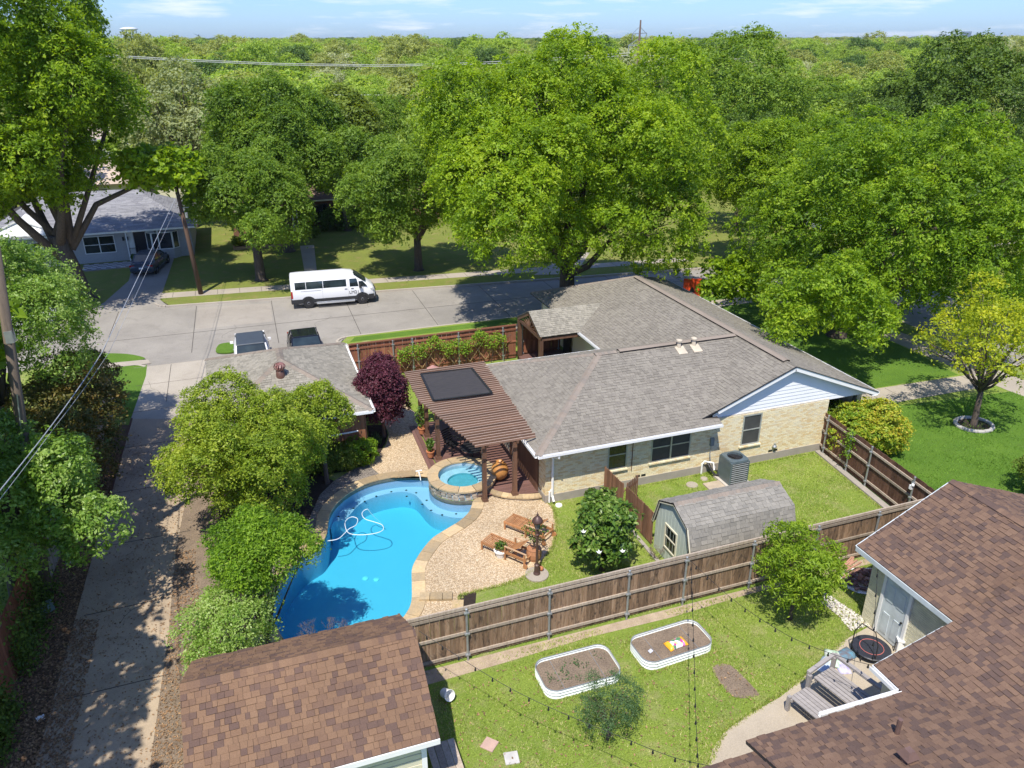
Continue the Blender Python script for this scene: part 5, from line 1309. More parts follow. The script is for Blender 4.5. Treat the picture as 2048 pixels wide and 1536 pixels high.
sc = root('shade_cloth', (7.9, 30.6, PZ0 + .1), 'black shade cloth laid over the back of the pergola', 'shade cloth')
c4 = [Vector(G(842, 748, PZ0 + .115)), Vector(G(943, 736, PZ0 + .115)), Vector(G(984, 786, PZ0 + .115)), Vector(G(867, 801, PZ0 + .115))]
mb = MB(); N_ = 34; vs_ = []
for i in range(N_ + 1):
    t_ = i / N_; a = c4[0].lerp(c4[3], t_); b_ = c4[1].lerp(c4[2], t_)
    for j in range(7):
        p = a.lerp(b_, j / 6); yy = (p.y - 24.42) / .208; sag = -.022 * (.5 - .5 * cos(2 * pi * yy)); vs_.append(p + Vector((rnd.uniform(-.01, .01), 0, sag)) - sc.location)
fs = [(i * 7 + j, i * 7 + j + 1, (i + 1) * 7 + j + 1, (i + 1) * 7 + j) for i in range(N_) for j in range(6)]
mb.add(vs_, fs); mb.build('cloth', mat('black_shade_mesh', (.028, .027, .03), (.05, .045, .045), rough=.8, scale=4, stretch=(1, 6, 1)), sc, smooth=True)
for a, b_ in ((0, 1), (1, 2), (2, 3), (3, 0)): MB().beam(c4[a] - sc.location + Vector((0, 0, .015)), c4[b_] - sc.location + Vector((0, 0, .015)), .10, .01).build('hem', M['dark'], sc)
# black slatted chairs below
def deck_chair(x, y, rz, label):
    rt = root('slatted_chair', (x, y, .155), label, 'chair', rz=rz)
    for i in range(5): o = MB().box((0, 0, 0), (.5, .07, .02)).build('seat_slat', M['dark'], rt); o.location = (0, -.2 + i * .095, .42)
    for i in range(6): o = MB().box((0, 0, 0), (.5, .02, .07)).build('back_slat', M['dark'], rt); o.location = (0, .27 + i * .035, .48 + i * .095)
    for s_ in (-1, 1):
        for (yy, h_) in ((-.22, .6), (.25, .42)): o = MB().box((0, 0, h_ / 2), (.035, .035, h_)).build('leg', M['dark'], rt); o.location = (s_ * .27, yy, 0)
        o = MB().box((0, 0, 0), (.05, .52, .03)).build('armrest', M['dark'], rt); o.location = (s_ * .27, .0, .62)
deck_chair(7.35, 28.9, .5, 'black slatted patio chair just visible under the pergola edge'); deck_chair(8.3, 29.4, -.3, 'black slatted patio chair further back under the pergola')
bt = root('patio_table', (7.9, 27.8, .155), 'round black patio table under the pergola slats', 'table')
MB().lathe((0, 0, 0), [(.5, .70), (.5, .73), (0, .73)], 24).build('tabletop', M['dark'], bt); MB().lathe((0, 0, 0), [(.25, 0), (.04, .05), (.04, .7)], 12).build('stem', M['dark'], bt)
ur = root('clay_urn', (8.55, 26.1, .155), 'large round orange clay urn on the deck under the pergola', 'urn')
MB().lathe((0, 0, 0), [(.14, 0), (.3, .18), (.36, .42), (.3, .64), (.15, .76), (.16, .82), (.13, .82), (.12, .74)], 20).build('pot', mat('orange_clay', (.52, .24, .07), rough=.4, scale=6), ur, smooth=True)
# ================================================================ outdoor furniture and small things
M['teak'] = mat('oiled_teak', (.46, .225, .095), (.36, .165, .07), rough=.45, scale=2.5, stretch=(4, 4, 1), pieces=.2, grain=.15, bscale=30)
M['teak_pale'] = mat('sunlit_teak_rail', (.58, .38, .22), rough=.4, scale=4)
def lounger(foot, head, label):
    foot, head = Vector(foot), Vector(head); d = head - foot; a = atan2(d.y, d.x); L_ = d.length
    rt = root('sun_lounger', (foot.x, foot.y, .012), label, 'sun lounger', 'teak sun loungers on the pebble patio', rz=a)
    w_ = .64
    for s_ in (-1, 1): MB().box((L_ / 2, s_ * (w_ / 2 - .02), .29), (L_, .035, .09)).build('side_rail', M['teak'], rt)
    n_ = 15; seat_l = L_ * .56
    for i in range(n_):
        o = MB().box((0, 0, 0), (.042, w_ - .09, .018), r=rnd.random()).build('slat', M['teak'], rt); o.location = (.05 + i * seat_l / n_, 0, .335)
    ang = .6
    bk_ = MB()
    for s_ in (-1, 1): bk_.beam((seat_l + .02, s_ * .25, .33), (seat_l + .02 + .66 * cos(ang), s_ * .25, .33 + .66 * sin(ang)), .035, .035)
    bk_ = bk_.build('backrest', M['teak'], rt)
    for i in range(10):
        t_ = .04 + i * .068; o = MB().box((0, 0, 0), (.055, .50, .018), r=rnd.random(), M4=Matrix.Rotation(-ang, 3, 'Y')).build('slat', M['teak'], bk_); o.location = (seat_l + .02 + t_ * cos(ang), 0, .345 + t_ * sin(ang))
    for (x, h_) in ((.06, .29), (L_ * .55, .56), (L_ - .06, .5)):
        for s_ in (-1, 1): o = MB().box((0, 0, h_ / 2), (.055, .045, h_)).build('leg', M['teak'], rt); o.location = (x, s_ * w_ / 2, 0)
    for s_ in (-1, 1): MB().box((L_ * .775, s_ * w_ / 2, .55), (L_ * .47, .06, .022)).build('armrest', M['teak_pale'], rt)
    mb = MB(); mb.beam((L_ * .72, -.28, .27), (L_ * .72, .28, .27), .04, .03); mb.beam((L_ - .05, -.3, .28), (L_ - .05, .3, .28), .04, .05); mb.beam((seat_l + .35, -.2, .25), (seat_l + .3, -.2, .52), .03, .03); mb.beam((seat_l + .35, .2, .25), (seat_l + .3, .2, .52), .03, .03); mb.build('brace', M['teak'], rt)
    for s_ in (-1, 1):
        o = MB().lathe((0, 0, 0), [(.09, -.02), (.09, .02), (.03, .022), (0, .022)], 16).build('wheel', M['teak'], rt); o.rotation_euler = (pi / 2, 0, 0); o.location = (L_ + .0, s_ * (w_ / 2 + .035), .09)
lounger(G(972, 1090, .0), G(1062, 1128, 0), 'nearer teak sun lounger with raised back facing the pool')
lounger(G(1017, 1038 + 12, .0), G(1098, 1082, 0), 'farther teak sun lounger beside the lamp post and potted tree')
lp = root('lamp_post', (7.82, 19.97, 0), 'tall dark bronze garden lamp post on a round concrete base', 'lamp')
MB().lathe((0, 0, 0), [(.40, 0), (.40, .05), (.1, .06), (0, .06)], 24).build('concrete_base', M['walk'], lp)
MB().lathe((0, 0, .05), [(.12, 0), (.12, .05), (.095, .09), (.085, .35), (.1, .38), (.06, .42), (.05, .5), (.042, 1.55), (.07, 1.58), (.04, 1.62), (.04, 1.78), (.085, 1.82)], 16).build('post', M['dark_bronze'], lp, smooth=False)
mb = MB()
for k in range(6):
    t_ = pi / 3 * k; mb.tube([(.075 * cos(t_), .075 * sin(t_), 1.86), (.13 * cos(t_), .13 * sin(t_), 2.13)], .008, 4)
mb.lathe((0, 0, 0), [(.085, 1.86), (.02, 1.87)], 6); mb.build('lantern_frame', M['dark_bronze'], lp)
MB().lathe((0, 0, 0), [(.07, 1.87), (.122, 2.12), (0, 2.12)], 6).build('lantern_glass', mat('lantern_glass', (.20, .20, .19), rough=.15), lp)
MB().lathe((0, 0, 0), [(.18, 2.12), (.185, 2.16), (.15, 2.24), (.08, 2.32), (.03, 2.36), (.03, 2.38), (.045, 2.40), (.02, 2.43), (.008, 2.50), (0, 2.51)], 16).build('lantern_roof', M['dark_bronze'], lp, smooth=True)
ball = root('clay_ball', (8.02, 20.08, .06), 'small orange clay ball at the foot of the garden lamp post', 'ornament'); MB().lathe((0, 0, 0), [(0, 0), (.06, .02), (.085, .08), (.06, .145), (0, .165)], 14).build('ball', M['terracotta'], ball, smooth=True)
def leafball(name, matl, c, r, n_, leaf, seed=0, flat=.9, parent=None):
    rs = np.random.RandomState(seed); v = rs.normal(size=(n_, 3)); v /= np.linalg.norm(v, axis=1)[:, None]; rad = r * rs.uniform(.35, 1, (n_, 1)) ** .6
    P = v * rad * np.array([1, 1, flat]) + np.array(c); nrm = v * .7 + rs.normal(size=(n_, 3)) * .55; return leaf_mesh(name, matl, P, nrm, leaf * rs.uniform(.6, 1.3, n_), rs.uniform(0, 1, n_), rs, parent)
def leaf_mesh(name, matl, P, nrm, size, rv, rs, parent=None, aspect=.55, tri=False):
    n_ = len(P); nrm = nrm / (np.linalg.norm(nrm, axis=1)[:, None] + 1e-9)
    a = rs.normal(size=(n_, 3)); a -= nrm * (a * nrm).sum(1)[:, None]; a /= np.linalg.norm(a, axis=1)[:, None] + 1e-9
    b_ = np.cross(nrm, a); s_ = size[:, None]
    v = np.empty((n_, 4, 3)); v[:, 0] = P - a * s_; v[:, 1] = P + b_ * s_ * aspect + nrm * s_ * .18; v[:, 2] = P + a * s_; v[:, 3] = P - b_ * s_ * aspect + nrm * s_ * .18
    kv = 4
    if tri: kv = 3; v = np.ascontiguousarray(v[:, :3]); v[:, 1] += b_ * s_ * aspect * .6
    me = bpy.data.meshes.new(name); me.vertices.add(n_ * kv); me.vertices.foreach_set('co', v.reshape(-1).astype(np.float32))
    me.loops.add(n_ * kv); me.loops.foreach_set('vertex_index', np.arange(n_ * kv, dtype=np.int32)); me.polygons.add(n_); me.polygons.foreach_set('loop_start', np.arange(0, n_ * kv, kv, dtype=np.int32))
    at = me.attributes.new('rnd', 'FLOAT', 'FACE'); at.data.foreach_set('value', rv.astype(np.float32))
    me.materials.append(matl); me.update(); me.validate()
    o = bpy.data.objects.new(name, me); COL.objects.link(o)
    if parent is not None: o.parent = parent
    return o
M['leaf_mid'] = leafmat('leaf_mid_green', [(.035, .075, .012), (.075, .15, .018), (.12, .22, .025)], .3)
M['bark'] = mat('tree_bark', (.13, .10, .075), (.065, .05, .04), rough=.95, scale=3, stretch=(5, 5, .8), bump=.03, bscale=9, grain=.3)
def potted(loc, label, pr_=.17, ph=.3, r=.22, hgt=.5, leaf=.07, n_=160, leafm='leaf_mid', potm=None, seed=1):
    rt = root('potted_plant', loc, label, 'potted plant')
    MB().lathe((0, 0, 0), [(pr_ * .7, 0), (pr_, ph * .85), (pr_ * 1.12, ph * .86), (pr_ * 1.12, ph), (pr_ * .9, ph), (pr_ * .88, ph - .04), (0, ph - .04)], 16).build('pot', potm or M['terracotta'], rt, smooth=False)
    leafball('foliage', M[leafm], (0, 0, ph + hgt * .5), r, n_, leaf, seed, hgt / 2 / r, rt); return rt
potted((6.5, 31.1, .15), 'tall leafy plant in terracotta pot at the deck back corner', hgt=1.1, r=.3, n_=260)
potted((6.35, 28.85, .15), 'small leafy plant in terracotta pot beside a pergola post', hgt=.6, r=.2, seed=3)
potted((7.0, 21.35, .012), 'low green plant in white pot between the two loungers', pr_=.22, ph=.28, r=.24, hgt=.35, leaf=.05, potm=M['white'], seed=4)
pb = root('potted_tree', G(1068, 1118), 'small bare-branched rose tree in an orange wooden barrel', 'potted tree')
MB().lathe((0, 0, 0), [(.2, 0), (.26, .15), (.27, .3), (.23, .46), (.25, .46), (.20, .44), (0, .42)], 18).build('barrel', mat('barrel_wood', (.46, .22, .11), rough=.5, stretch=(6, 6, 1), scale=4), pb)
mb = MB()
for k in range(7):
    t_ = k * .9; mb.tube([(0, 0, .42), (.03 * cos(t_), .03 * sin(t_), .7), (.22 * cos(t_), .22 * sin(t_), 1.1), (.42 * cos(t_ + .2), .42 * sin(t_ + .2), 1.5 + .1 * (k % 3))], [.018, .014, .009, .004], 5)
mb.build('stem', M['bark'], pb); leafball('foliage', M['leaf_mid'], (0, 0, 1.2), .48, 170, .045, 5, .9, pb)
# raised beds
M['zinc_white'] = mat('white_corrugated_steel', (.74, .78, .73), rough=.35, scale=2, var=.1)
def raised_bed(cs, label, seed):
    cx = sum(c.x for c in cs) / 4; cy = sum(c.y for c in cs) / 4; rt = root('raised_bed', (cx, cy, 0), label, 'raised bed', 'oval corrugated raised beds on the lawn')
    ux = (cs[1] - cs[0]); L_ = ux.length; a = atan2(ux.y, ux.x); wy = (cs[3] - cs[0]).length; rt.rotation_euler = (0, 0, a)
    r_ = .34; lp_ = []
    for (sx, sy, t0) in ((1, -1, -90), (1, 1, 0), (-1, 1, 90), (-1, -1, 180)):
        for k in range(7): t_ = radians(t0 + 15 * k); lp_.append((sx * (L_ / 2 - r_) + r_ * cos(t_), sy * (wy / 2 - r_) + r_ * sin(t_)))
    n_ = len(lp_); H_ = .30; rows = []
    zs = np.linspace(0.0, H_, 17)
    mb = MB()
    for z in zs:
        off = .017 * sin(z / H_ * 2 * pi * 3); rows.append(offset_loop(lp_, off))
    vs_ = [(p[0], p[1], z) for z, row in zip(zs, rows) for p in row]
    mb.add(vs_, [(i * n_ + j, i * n_ + (j + 1) % n_, (i + 1) * n_ + (j + 1) % n_, (i + 1) * n_ + j) for i in range(16) for j in range(n_)])
    mb.build('wall', M['zinc_white'], rt)
    mb = MB(); mb.tube([(*p, H_ + .005) for p in lp_ + [lp_[0]]], .013, 6); mb.build('rim', M['galv'], rt)
    mb = MB(); mb.poly(offset_loop(lp_, -.005), .19); mb.build('soil', M['soil'], rt)
    for sx in (-1, 1):
        o = MB().tube([(sx * L_ * .27, -wy / 2, .2), (sx * L_ * .27, wy / 2, .2)], .008, 6).build('tie_rod', M['galv'], rt)
    mb = MB()
    for sx in (-1, 1):
        for sy in (-1, 1):
            for k in range(2): mb.lathe((sx * (L_ / 2 - r_), sy * (wy / 2 + .0), .08 + .1 * k), [(.012, -.005), (.012, .006), (0, .008)], 6)
    mb.build('bolt', M['galv'], rt, kind='stuff')
    return rt
b1 = [G(1070, 1340, .27), G(1108, 1394, .27), G(1252, 1342, .27), G(1215, 1288, .27)]
bed1c = (Vector((6.15, 14.72, 0)), Vector((8.42, 14.72, 0)), Vector((8.42, 16.0, 0)), Vector((6.15, 16.0, 0)))
bed1 = raised_bed(bed1c, 'empty corrugated raised bed with weeds, behind the feathery young tree', 1)
bed2c = (Vector((9.18, 14.78, 0)), Vector((11.5, 14.9, 0)), Vector((11.45, 16.08, 0)), Vector((9.13, 15.95, 0)))
bed2 = raised_bed(bed2c, 'corrugated raised bed holding a bright yellow bag of soil', 2)
bgm = bpy.data.materials.new('printed_bag'); bgm.use_nodes = True; t = bgm.node_tree; b = t.nodes['Principled BSDF']
vor = _node(t, 'ShaderNodeTexVoronoi', Scale=9.0); tcn = t.nodes.new('ShaderNodeTexCoord'); t.links.new(tcn.outputs['Object'], vor.inputs['Vector']); sp_ = t.nodes.new('ShaderNodeSeparateColor'); t.links.new(vor.outputs['Color'], sp_.inputs[0])
pic = _ramp(t, sp_.outputs[0], [(0, (.55, .06, .25)), (.25, (.8, .75, .7)), (.45, (.10, .25, .12)), (.65, (.75, .62, .18)), (.85, (.5, .2, .5))], 'CONSTANT')
sx_ = t.nodes.new('ShaderNodeSeparateXYZ'); t.links.new(tcn.outputs['Object'], sx_.inputs[0])
ab = _node(t, 'ShaderNodeMath', operation='ABSOLUTE'); t.links.new(sx_.outputs[0], ab.inputs[0]); ms_ = _ramp(t, ab.outputs[0], [(.19, 0.0), (.21, 1.0)])
cc = _mix(t, ms_, (.5, .5, .5), (.82, .42, .03)); n_ = cc.node; t.links.new(pic, n_.inputs[1]); t.links.new(cc, b.inputs['Base Color']); b.inputs['Roughness'].default_value = .35
sbag = root('soil_bag', G(1352, 1288, .2), 'bright yellow plastic soil bag with pink and green print', 'soil bag', rz=.12)
mb = MB(); vs_ = []; NX, NY = 12, 9
for top in (1, 0):
    for i in range(NX + 1):
        for j in range(NY + 1):
            u, v = i / NX * 2 - 1, j / NY * 2 - 1; bul = (max(0, 1 - u ** 4) * max(0, 1 - v ** 4)) ** .6; pinch = 1 - .12 * (1 - abs(u) ** 3)
            vs_.append((u * .33 + rnd.uniform(-.004, .004), v * .2 * pinch, (.012 + .10 * bul + rnd.uniform(-.006, .006)) if top else .004))
K_ = (NX + 1) * (NY + 1)
fs = [(i * (NY + 1) + j, (i + 1) * (NY + 1) + j, (i + 1) * (NY + 1) + j + 1, i * (NY + 1) + j + 1) for i in range(NX) for j in range(NY)]
fs += [tuple(K_ + q for q in reversed(f)) for f in list(fs)]
edge = [(0, j) for j in range(NY)] + [(i, NY) for i in range(NX)] + [(NX, j) for j in range(NY, 0, -1)] + [(i, 0) for i in range(NX, 0, -1)]
ei = [i * (NY + 1) + j for i, j in edge]
for a, b_ in zip(ei, ei[1:] + ei[:1]): fs.append((a, b_, b_ + K_, a + K_))
mb.add(vs_, fs); mb.build('bag', bgm, sbag, smooth=True)
tg = root('plastic_tag', G(1301, 1303, .2), 'small pale grey plastic label lying on the raised bed soil', 'plant label', rz=.4); MB().box((0, 0, .02), (.14, .1, .01), M4=Matrix.Rotation(.3, 3, 'X')).build('tag', mat('pale_tag', (.55, .56, .62)), tg)
# bucket, stepping stones
bk = root('white_bucket', G(891, 1400), 'white plastic bucket tipped on the shaded lawn by the near garage', 'bucket')
o = MB().lathe((0, 0, 0), [(0, .0), (.125, .0), (.15, .34), (.16, .34), (.16, .31), (.142, .31), (.12, .01), (0, .012)], 20).build('bucket', M['white'], bk, smooth=False); o.rotation_euler = (1.15, 0, .3); o.location = (0, .15, .13)
def slab(px, py, lab, col, rz):
    rt = root('stepping_stone', G(px, py), lab, 'stepping stone', rz=rz); o = MB().box((0, 0, .02), (.36, .36, .045)).build('slab', col, rt); bevel(o, .008)
slab(979, 1490, 'pinkish square stepping stone in the near lawn', mat('pink_slab', (.50, .34, .27), rough=.9), .75); slab(1023, 1517, 'pale grey square stepping stone at the bottom of the near lawn', mat('grey_slab', (.55, .53, .49), rough=.9), -.15)
# trampoline
tr = root('mini_trampoline', G(1740, 1308, 0), 'small round black fitness trampoline with a handlebar on the garden path', 'trampoline')
TR = .52
MB().lathe((0, 0, .26), [(TR * .62, .01), (TR, .0), (TR + .02, -.02)], 40).build('pad', mat('blue_black_pad', (.035, .037, .05), rough=.45, scale=14, var=.4), tr)
MB().lathe((0, 0, .255), [(0, 0), (TR * .64, 0)], 40).build('mat', M['dark'], tr)
MB().tube([(TR * .63 * cos(2 * pi * k / 40), TR * .63 * sin(2 * pi * k / 40), .272) for k in range(41)], .008, 6).build('trim_ring', mat('coral_trim', (.65, .18, .15)), tr)
MB().tube([(TR * cos(2 * pi * k / 40), TR * sin(2 * pi * k / 40), .23) for k in range(41)], .018, 8).build('frame_ring', M['dark'], tr)
for k in range(6): t_ = k * pi / 3 + .3; MB().tube([(TR * .98 * cos(t_), TR * .98 * sin(t_), 0), (TR * .98 * cos(t_), TR * .98 * sin(t_), .23)], .016, 8).build('leg', M['dark'], tr)
h0 = G(1703, 1290, .2) - tr.location; h1 = G(1750, 1322, .2) - tr.location
MB().tube([h0, h0 + Vector((.02, 0, .55)), h0.lerp(h1, .22) + Vector((0, 0, .92)), h0.lerp(h1, .78) + Vector((0, 0, .92)), h1 + Vector((-.02, 0, .55)), h1], .016, 8).build('handlebar', M['dark'], tr)
# weathered bench on the path and things beside it
bn = root('garden_bench', (12.65, 11.4, .01), 'big weathered grey slatted wooden bench beside the roof gutter', 'bench', rz=radians(-78)); bn.scale = (1.2, 1.2, 1.1)
M['greywood'] = mat('silvered_wood', (.36, .33, .31), (.27, .25, .24), rough=.85, scale=3, stretch=(1, 6, 1), pieces=.12, grain=.2)
for grp, y0, z_, nn_ in (('seat_slat', 0, .42, 6), ('table_slat', .78, .62, 6)):
    for i in range(6):
        o = MB().box((0, 0, 0), (1.9, .085, .03)).build(grp, M['greywood'], bn); o.location = (.1, y0 - .25 + i * .1 if grp == 'seat_slat' else y0 - .28 + i * .105, z_)
    for sx in (-.8, 1.0): o = MB().box((0, 0, 0), (.07, .62, .08)).build('crossbar', M['greywood'], bn); o.location = (sx, y0, z_ - .06)
for (x, y, h_) in ((-.85, -.3, .45), (-.85, .3, .78), (-.85, 1.1, .92), (1.05, -.3, .45), (1.05, .3, .78), (1.05, 1.1, .92)): o = MB().box((0, 0, h_ / 2), (.08, .08, h_)).build('leg', M['greywood'], bn); o.location = (x, y, 0)
for (a, b_) in (((-.9, .3, .82), (-.9, 1.15, .95)), ((-.9, 1.15, .95), (1.1, 1.15, .95)), ((-.9, .34, .82), (-.9, .34, .55))): MB().beam(a, b_, .09, .07).build('rail', M['greywood'], bn)
bagm = mat('bag_white_print', (.72, .74, .78), (.30, .42, .62), rough=.35, scale=5)
def bag(loc, lab, col, rz, s_=1.0):
    rt = root('garden_bag', loc, lab, 'garden bag', rz=rz); mb = MB(); vs_ = []
    for top in (1, 0):
        for i in range(7):
            for j in range(6):
                u, v = i / 3 - 1, j / 2.5 - 1; vs_.append((u * .34 * s_, v * .22 * s_, (.03 + .11 * (max(0, 1 - u ** 4) * max(0, 1 - v ** 4)) ** .6 + rnd.uniform(-.01, .01)) if top else .005))
    fs = [(i * 6 + j, (i + 1) * 6 + j, (i + 1) * 6 + j + 1, i * 6 + j + 1) for i in range(6) for j in range(5)]; fs += [tuple(42 + q for q in reversed(f)) for f in list(fs)]
    ed_ = [(0, j) for j in range(5)] + [(i, 5) for i in range(6)] + [(6, j) for j in range(5, 0, -1)] + [(i, 0) for i in range(6, 0, -1)]; ei = [i * 6 + j for i, j in ed_]
    for a, b_ in zip(ei, ei[1:] + ei[:1]): fs.append((a, b_, b_ + 42, a + 42))
    mb.add(vs_, fs); mb.build('bag', col, rt, smooth=True)
bag(G(1652, 1332, 0), 'white and blue printed bag at the path edge, leftmost by the bench', bagm, .5)
bag(G(1665, 1318, .05), 'white and green printed bag beside the grey bench', mat('bag_green', (.70, .74, .70), (.10, .38, .09), rough=.35, scale=4), .9)
bag(G(1690, 1312, .0), 'brown and blue printed bag nearest the trampoline', mat('bag_brown', (.16, .08, .06), (.12, .30, .42), rough=.35, scale=6), .2)
bag(G(1684, 1335, .0), 'pale purple printed bag half under the bench rail', mat('bag_lilac', (.68, .68, .76), (.22, .16, .45), rough=.35, scale=4), 1.3, .8)
wc = root('white_cooler', G(1808, 1300, 0), 'white plastic cooler and folded chair by the cream wall', 'cooler', rz=-.5)
o = MB().box((0, 0, .2), (.55, .38, .4), taper=1.05).build('box', M['white'], wc); bevel(o, .03, 2); o = MB().box((0, 0, .44), (.6, .42, .07)).build('lid', M['white'], wc); bevel(o, .02, 2)
MB().tube([(-.32, -.1, .0), (-.32, -.12, .35), (.1, -.3, .4), (.32, -.3, .1)], .015, 6).build('handle', M['dark'], wc)
ts = root('plastic_sheet', G(1842, 1282, 0), 'bundle of crumpled white plastic beside the cooler', 'plastic sheet'); mb = MB(); mb.lathe((0, 0, 0), [(.32, 0), (.28, .25), (.16, .45), (.0, .52)], 9); 
o = mb.build('sheet', M['white'], ts)
for v in o.data.vertices: v.co += Vector((rnd.uniform(-.05, .05), rnd.uniform(-.05, .05), rnd.uniform(-.03, .03)))
# brick pile on a tarp
bpl = root('brick_heap', G(1730, 1162, 0), 'heap of old dark bricks and broken wood on a white tarp', 'brick heap'); mb = MB()
tp_ = MB(); tp_.poly([(1.0 * cos(t_) * rnd.uniform(.8, 1.05), .75 * sin(t_) * rnd.uniform(.8, 1.05)) for t_ in [2 * pi * k / 16 for k in range(16)]], .02); tp_.build('tarp', M['white'], bpl)
bmat = brickmat('old_brick', [(0, (.10, .055, .05)), (.5, (.17, .095, .075)), (.8, (.33, .17, .12)), (1, (.42, .26, .19))])
for k in range(70):
    t_ = rnd.uniform(0, 2 * pi); r_ = rnd.uniform(0, 1) ** .6; z = .06 + .34 * (1 - r_) * rnd.uniform(.5, 1)
    R = Matrix.Rotation(rnd.uniform(0, pi), 3, 'Z') @ Matrix.Rotation(rnd.uniform(-.5, .5), 3, 'X')
    o = MB().box((0, 0, 0), (.2, .09, .06), M4=R).build('brick', bmat, bpl); o.location = (.78 * r_ * cos(t_), .55 * r_ * sin(t_), z)
for k in range(6):
    o = MB().beam((-.5 + rnd.uniform(-.1, .1), .35 + rnd.uniform(-.2, .2), .3), (.1 + rnd.uniform(-.1, .1), .6 + rnd.uniform(-.2, .2), .4), .05, .04).build('wood_piece', mat('pink_wood%d' % k, (.45, .24, .16)), bpl)
# white gravel scatter
def scatter(name, n_, region, z, size, matl, seed, lift=.01, kind='stuff', flat=.5):
    rs = random.Random(seed); xs = [p[0] for p in region]; ys = [p[1] for p in region]; mb = MB(); c = 0; tries = 0
    while c < n_ and tries < n_ * 12:
        tries += 1; x, y = rs.uniform(min(xs), max(xs)), rs.uniform(min(ys), max(ys))
        if not inside((x, y), region): continue
        s_ = size * rs.uniform(.5, 1.4); a = rs.uniform(0, pi); R = Matrix.Rotation(a, 3, 'Z') @ Matrix.Rotation(rs.uniform(-.4, .4), 3, 'X'); 
        pts = [R @ Vector(p) * s_ + Vector((x, y, z + lift)) for p in ((-1, -.6, 0), (1, -.5, 0), (.8, .7, 0), (-.7, .6, 0), (0, 0, flat))]
        mb.add(pts, ((0, 1, 4), (1, 2, 4), (2, 3, 4), (3, 0, 4)), rs.random()); c += 1
    return mb.build(name, matl, kind=kind)
scatter('white_gravel', 700, [g2(1630, 1195), g2(1650, 1185), g2(1725, 1235), g2(1745, 1250), g2(1700, 1262), g2(1680, 1235)], .006, .035, mat('gravel_white', (.60, .56, .52), pieces=.3), 3)
# ring of stones round the young yellow tree
rs_ = root('stone_ring', (30.95, 23.55, 0), 'ring of pale edging stones round the yellow-leaved tree', 'stone ring')
for k in range(16):
    t_ = 2 * pi * k / 16; o = MB().box((0, 0, 0), (.32, .17, .13)).build('stone', mat('ring_stone', (.46, .44, .40), pieces=.2, rough=.9) if k == 0 else bpy.data.materials['ring_stone'], rs_); o.location = (.82 * cos(t_), .72 * sin(t_), .06); o.rotation_euler = (0, 0, t_ + pi / 2 + rnd.uniform(-.1, .1)); bevel(o, .03)
MB().poly([(.78 * cos(2 * pi * k / 16), .68 * sin(2 * pi * k / 16)) for k in range(16)], .02).build('mulch', M['mulch'], rs_)
# ================================================================ string lights
def string(pxs, zs, label, nb, light=True):
    pts = [G(px, py, z) for (px, py), z in zip(pxs, zs)]
    P2 = []
    for i in range(len(pts) - 1):
        for k in range(6): 
            p = [pts[max(i - 1, 0)], pts[i], pts[i + 1], pts[min(i + 2, len(pts) - 1)]]; t_ = k / 6
            P2.append(.5 * (2 * p[1] + (p[2] - p[0]) * t_ + (2 * p[0] - 5 * p[1] + 4 * p[2] - p[3]) * t_ * t_ + (3 * p[1] - p[0] - 3 * p[2] + p[3]) * t_ ** 3))
    P2.append(pts[-1]); rt = root('string_lights', P2[0], label, 'string lights')
    MB().tube([p - rt.location for p in P2], .007, 5).build('wire', M['dark'], rt)
    tot = [0]
    for a, b_ in zip(P2, P2[1:]): tot.append(tot[-1] + (b_ - a).length)
    for k in range(nb):
        s_ = tot[-1] * (k + .5) / nb; i = max(j for j in range(len(tot)) if tot[j] <= s_); i = min(i, len(P2) - 2); p = P2[i].lerp(P2[i + 1], (s_ - tot[i]) / max(tot[i + 1] - tot[i], 1e-6))
        o = MB().lathe((0, 0, 0), [(.015, 0), (.018, -.05), (.028, -.08), (.025, -.11), (0, -.13)], 8).build('bulb', M['dark'], rt); o.location = p - rt.location
string([(838, 1262), (975, 1350), (1057, 1395), (1144, 1434), (1240, 1473), (1342, 1513), (1420, 1532)], [2.4, 2.1, 2.0, 1.95, 2.0, 2.15, 2.4], 'string lights sagging low over the near lawn from the brown garage', 15)
string([(1382, 1122), (1454, 1189), (1520, 1237), (1592, 1279), (1680, 1313), (1758, 1334)], [2.1, 1.95, 1.9, 1.95, 2.15, 2.4], 'string lights running from the fence post to the roof gutter', 12)
string([(1382, 1122), (1386, 1240), (1389, 1340), (1392, 1440), (1396, 1524)], [2.1, 1.95, 1.9, 2.0, 2.3], 'string lights hanging straight down the near lawn to the roof edge', 13)
string([(1757, 1128), (1752, 1190), (1748, 1270), (1746, 1325)], [2.3, 2.0, 2.0, 2.3], 'short string lights hanging past the cream wall and door', 6)
# ================================================================ trellis and vine on the red fence
tl_ = root('trellis', (9, 38.45, 0), 'diagonal wooden trellis fixed to the red fence', 'trellis')
for k in range(7):
    x = 6.9 + k * .9
    for s_ in (-1, 1): o = MB().beam((x - 9 - s_ * .45, 0, .25), (x - 9 + s_ * .45, 0, 1.5), .02, .04).build('strip', mat('trellis_wood', (.40, .26, .12)) if k == 0 and s_ == -1 else bpy.data.materials['trellis_wood'], tl_)
bh = root('bird_house', (8.3, 38.1, 1.0), 'little pink-roofed bird feeder in front of the trellis', 'bird feeder'); bh.location = GY(866, 745, 37.9)
MB().lathe((0, 0, 0), [(.34, .25), (.05, .42), (0, .43)], 10).build('roof', mat('dusty_pink', (.42, .22, .20)), bh); MB().lathe((0, 0, 0), [(.12, -.1), (.12, .25)], 8).build('feeder', M['galv'], bh); MB().tube([(0, 0, -bh.location.z), (0, 0, -.1)], .02, 6).build('pole', M['dark'], bh)
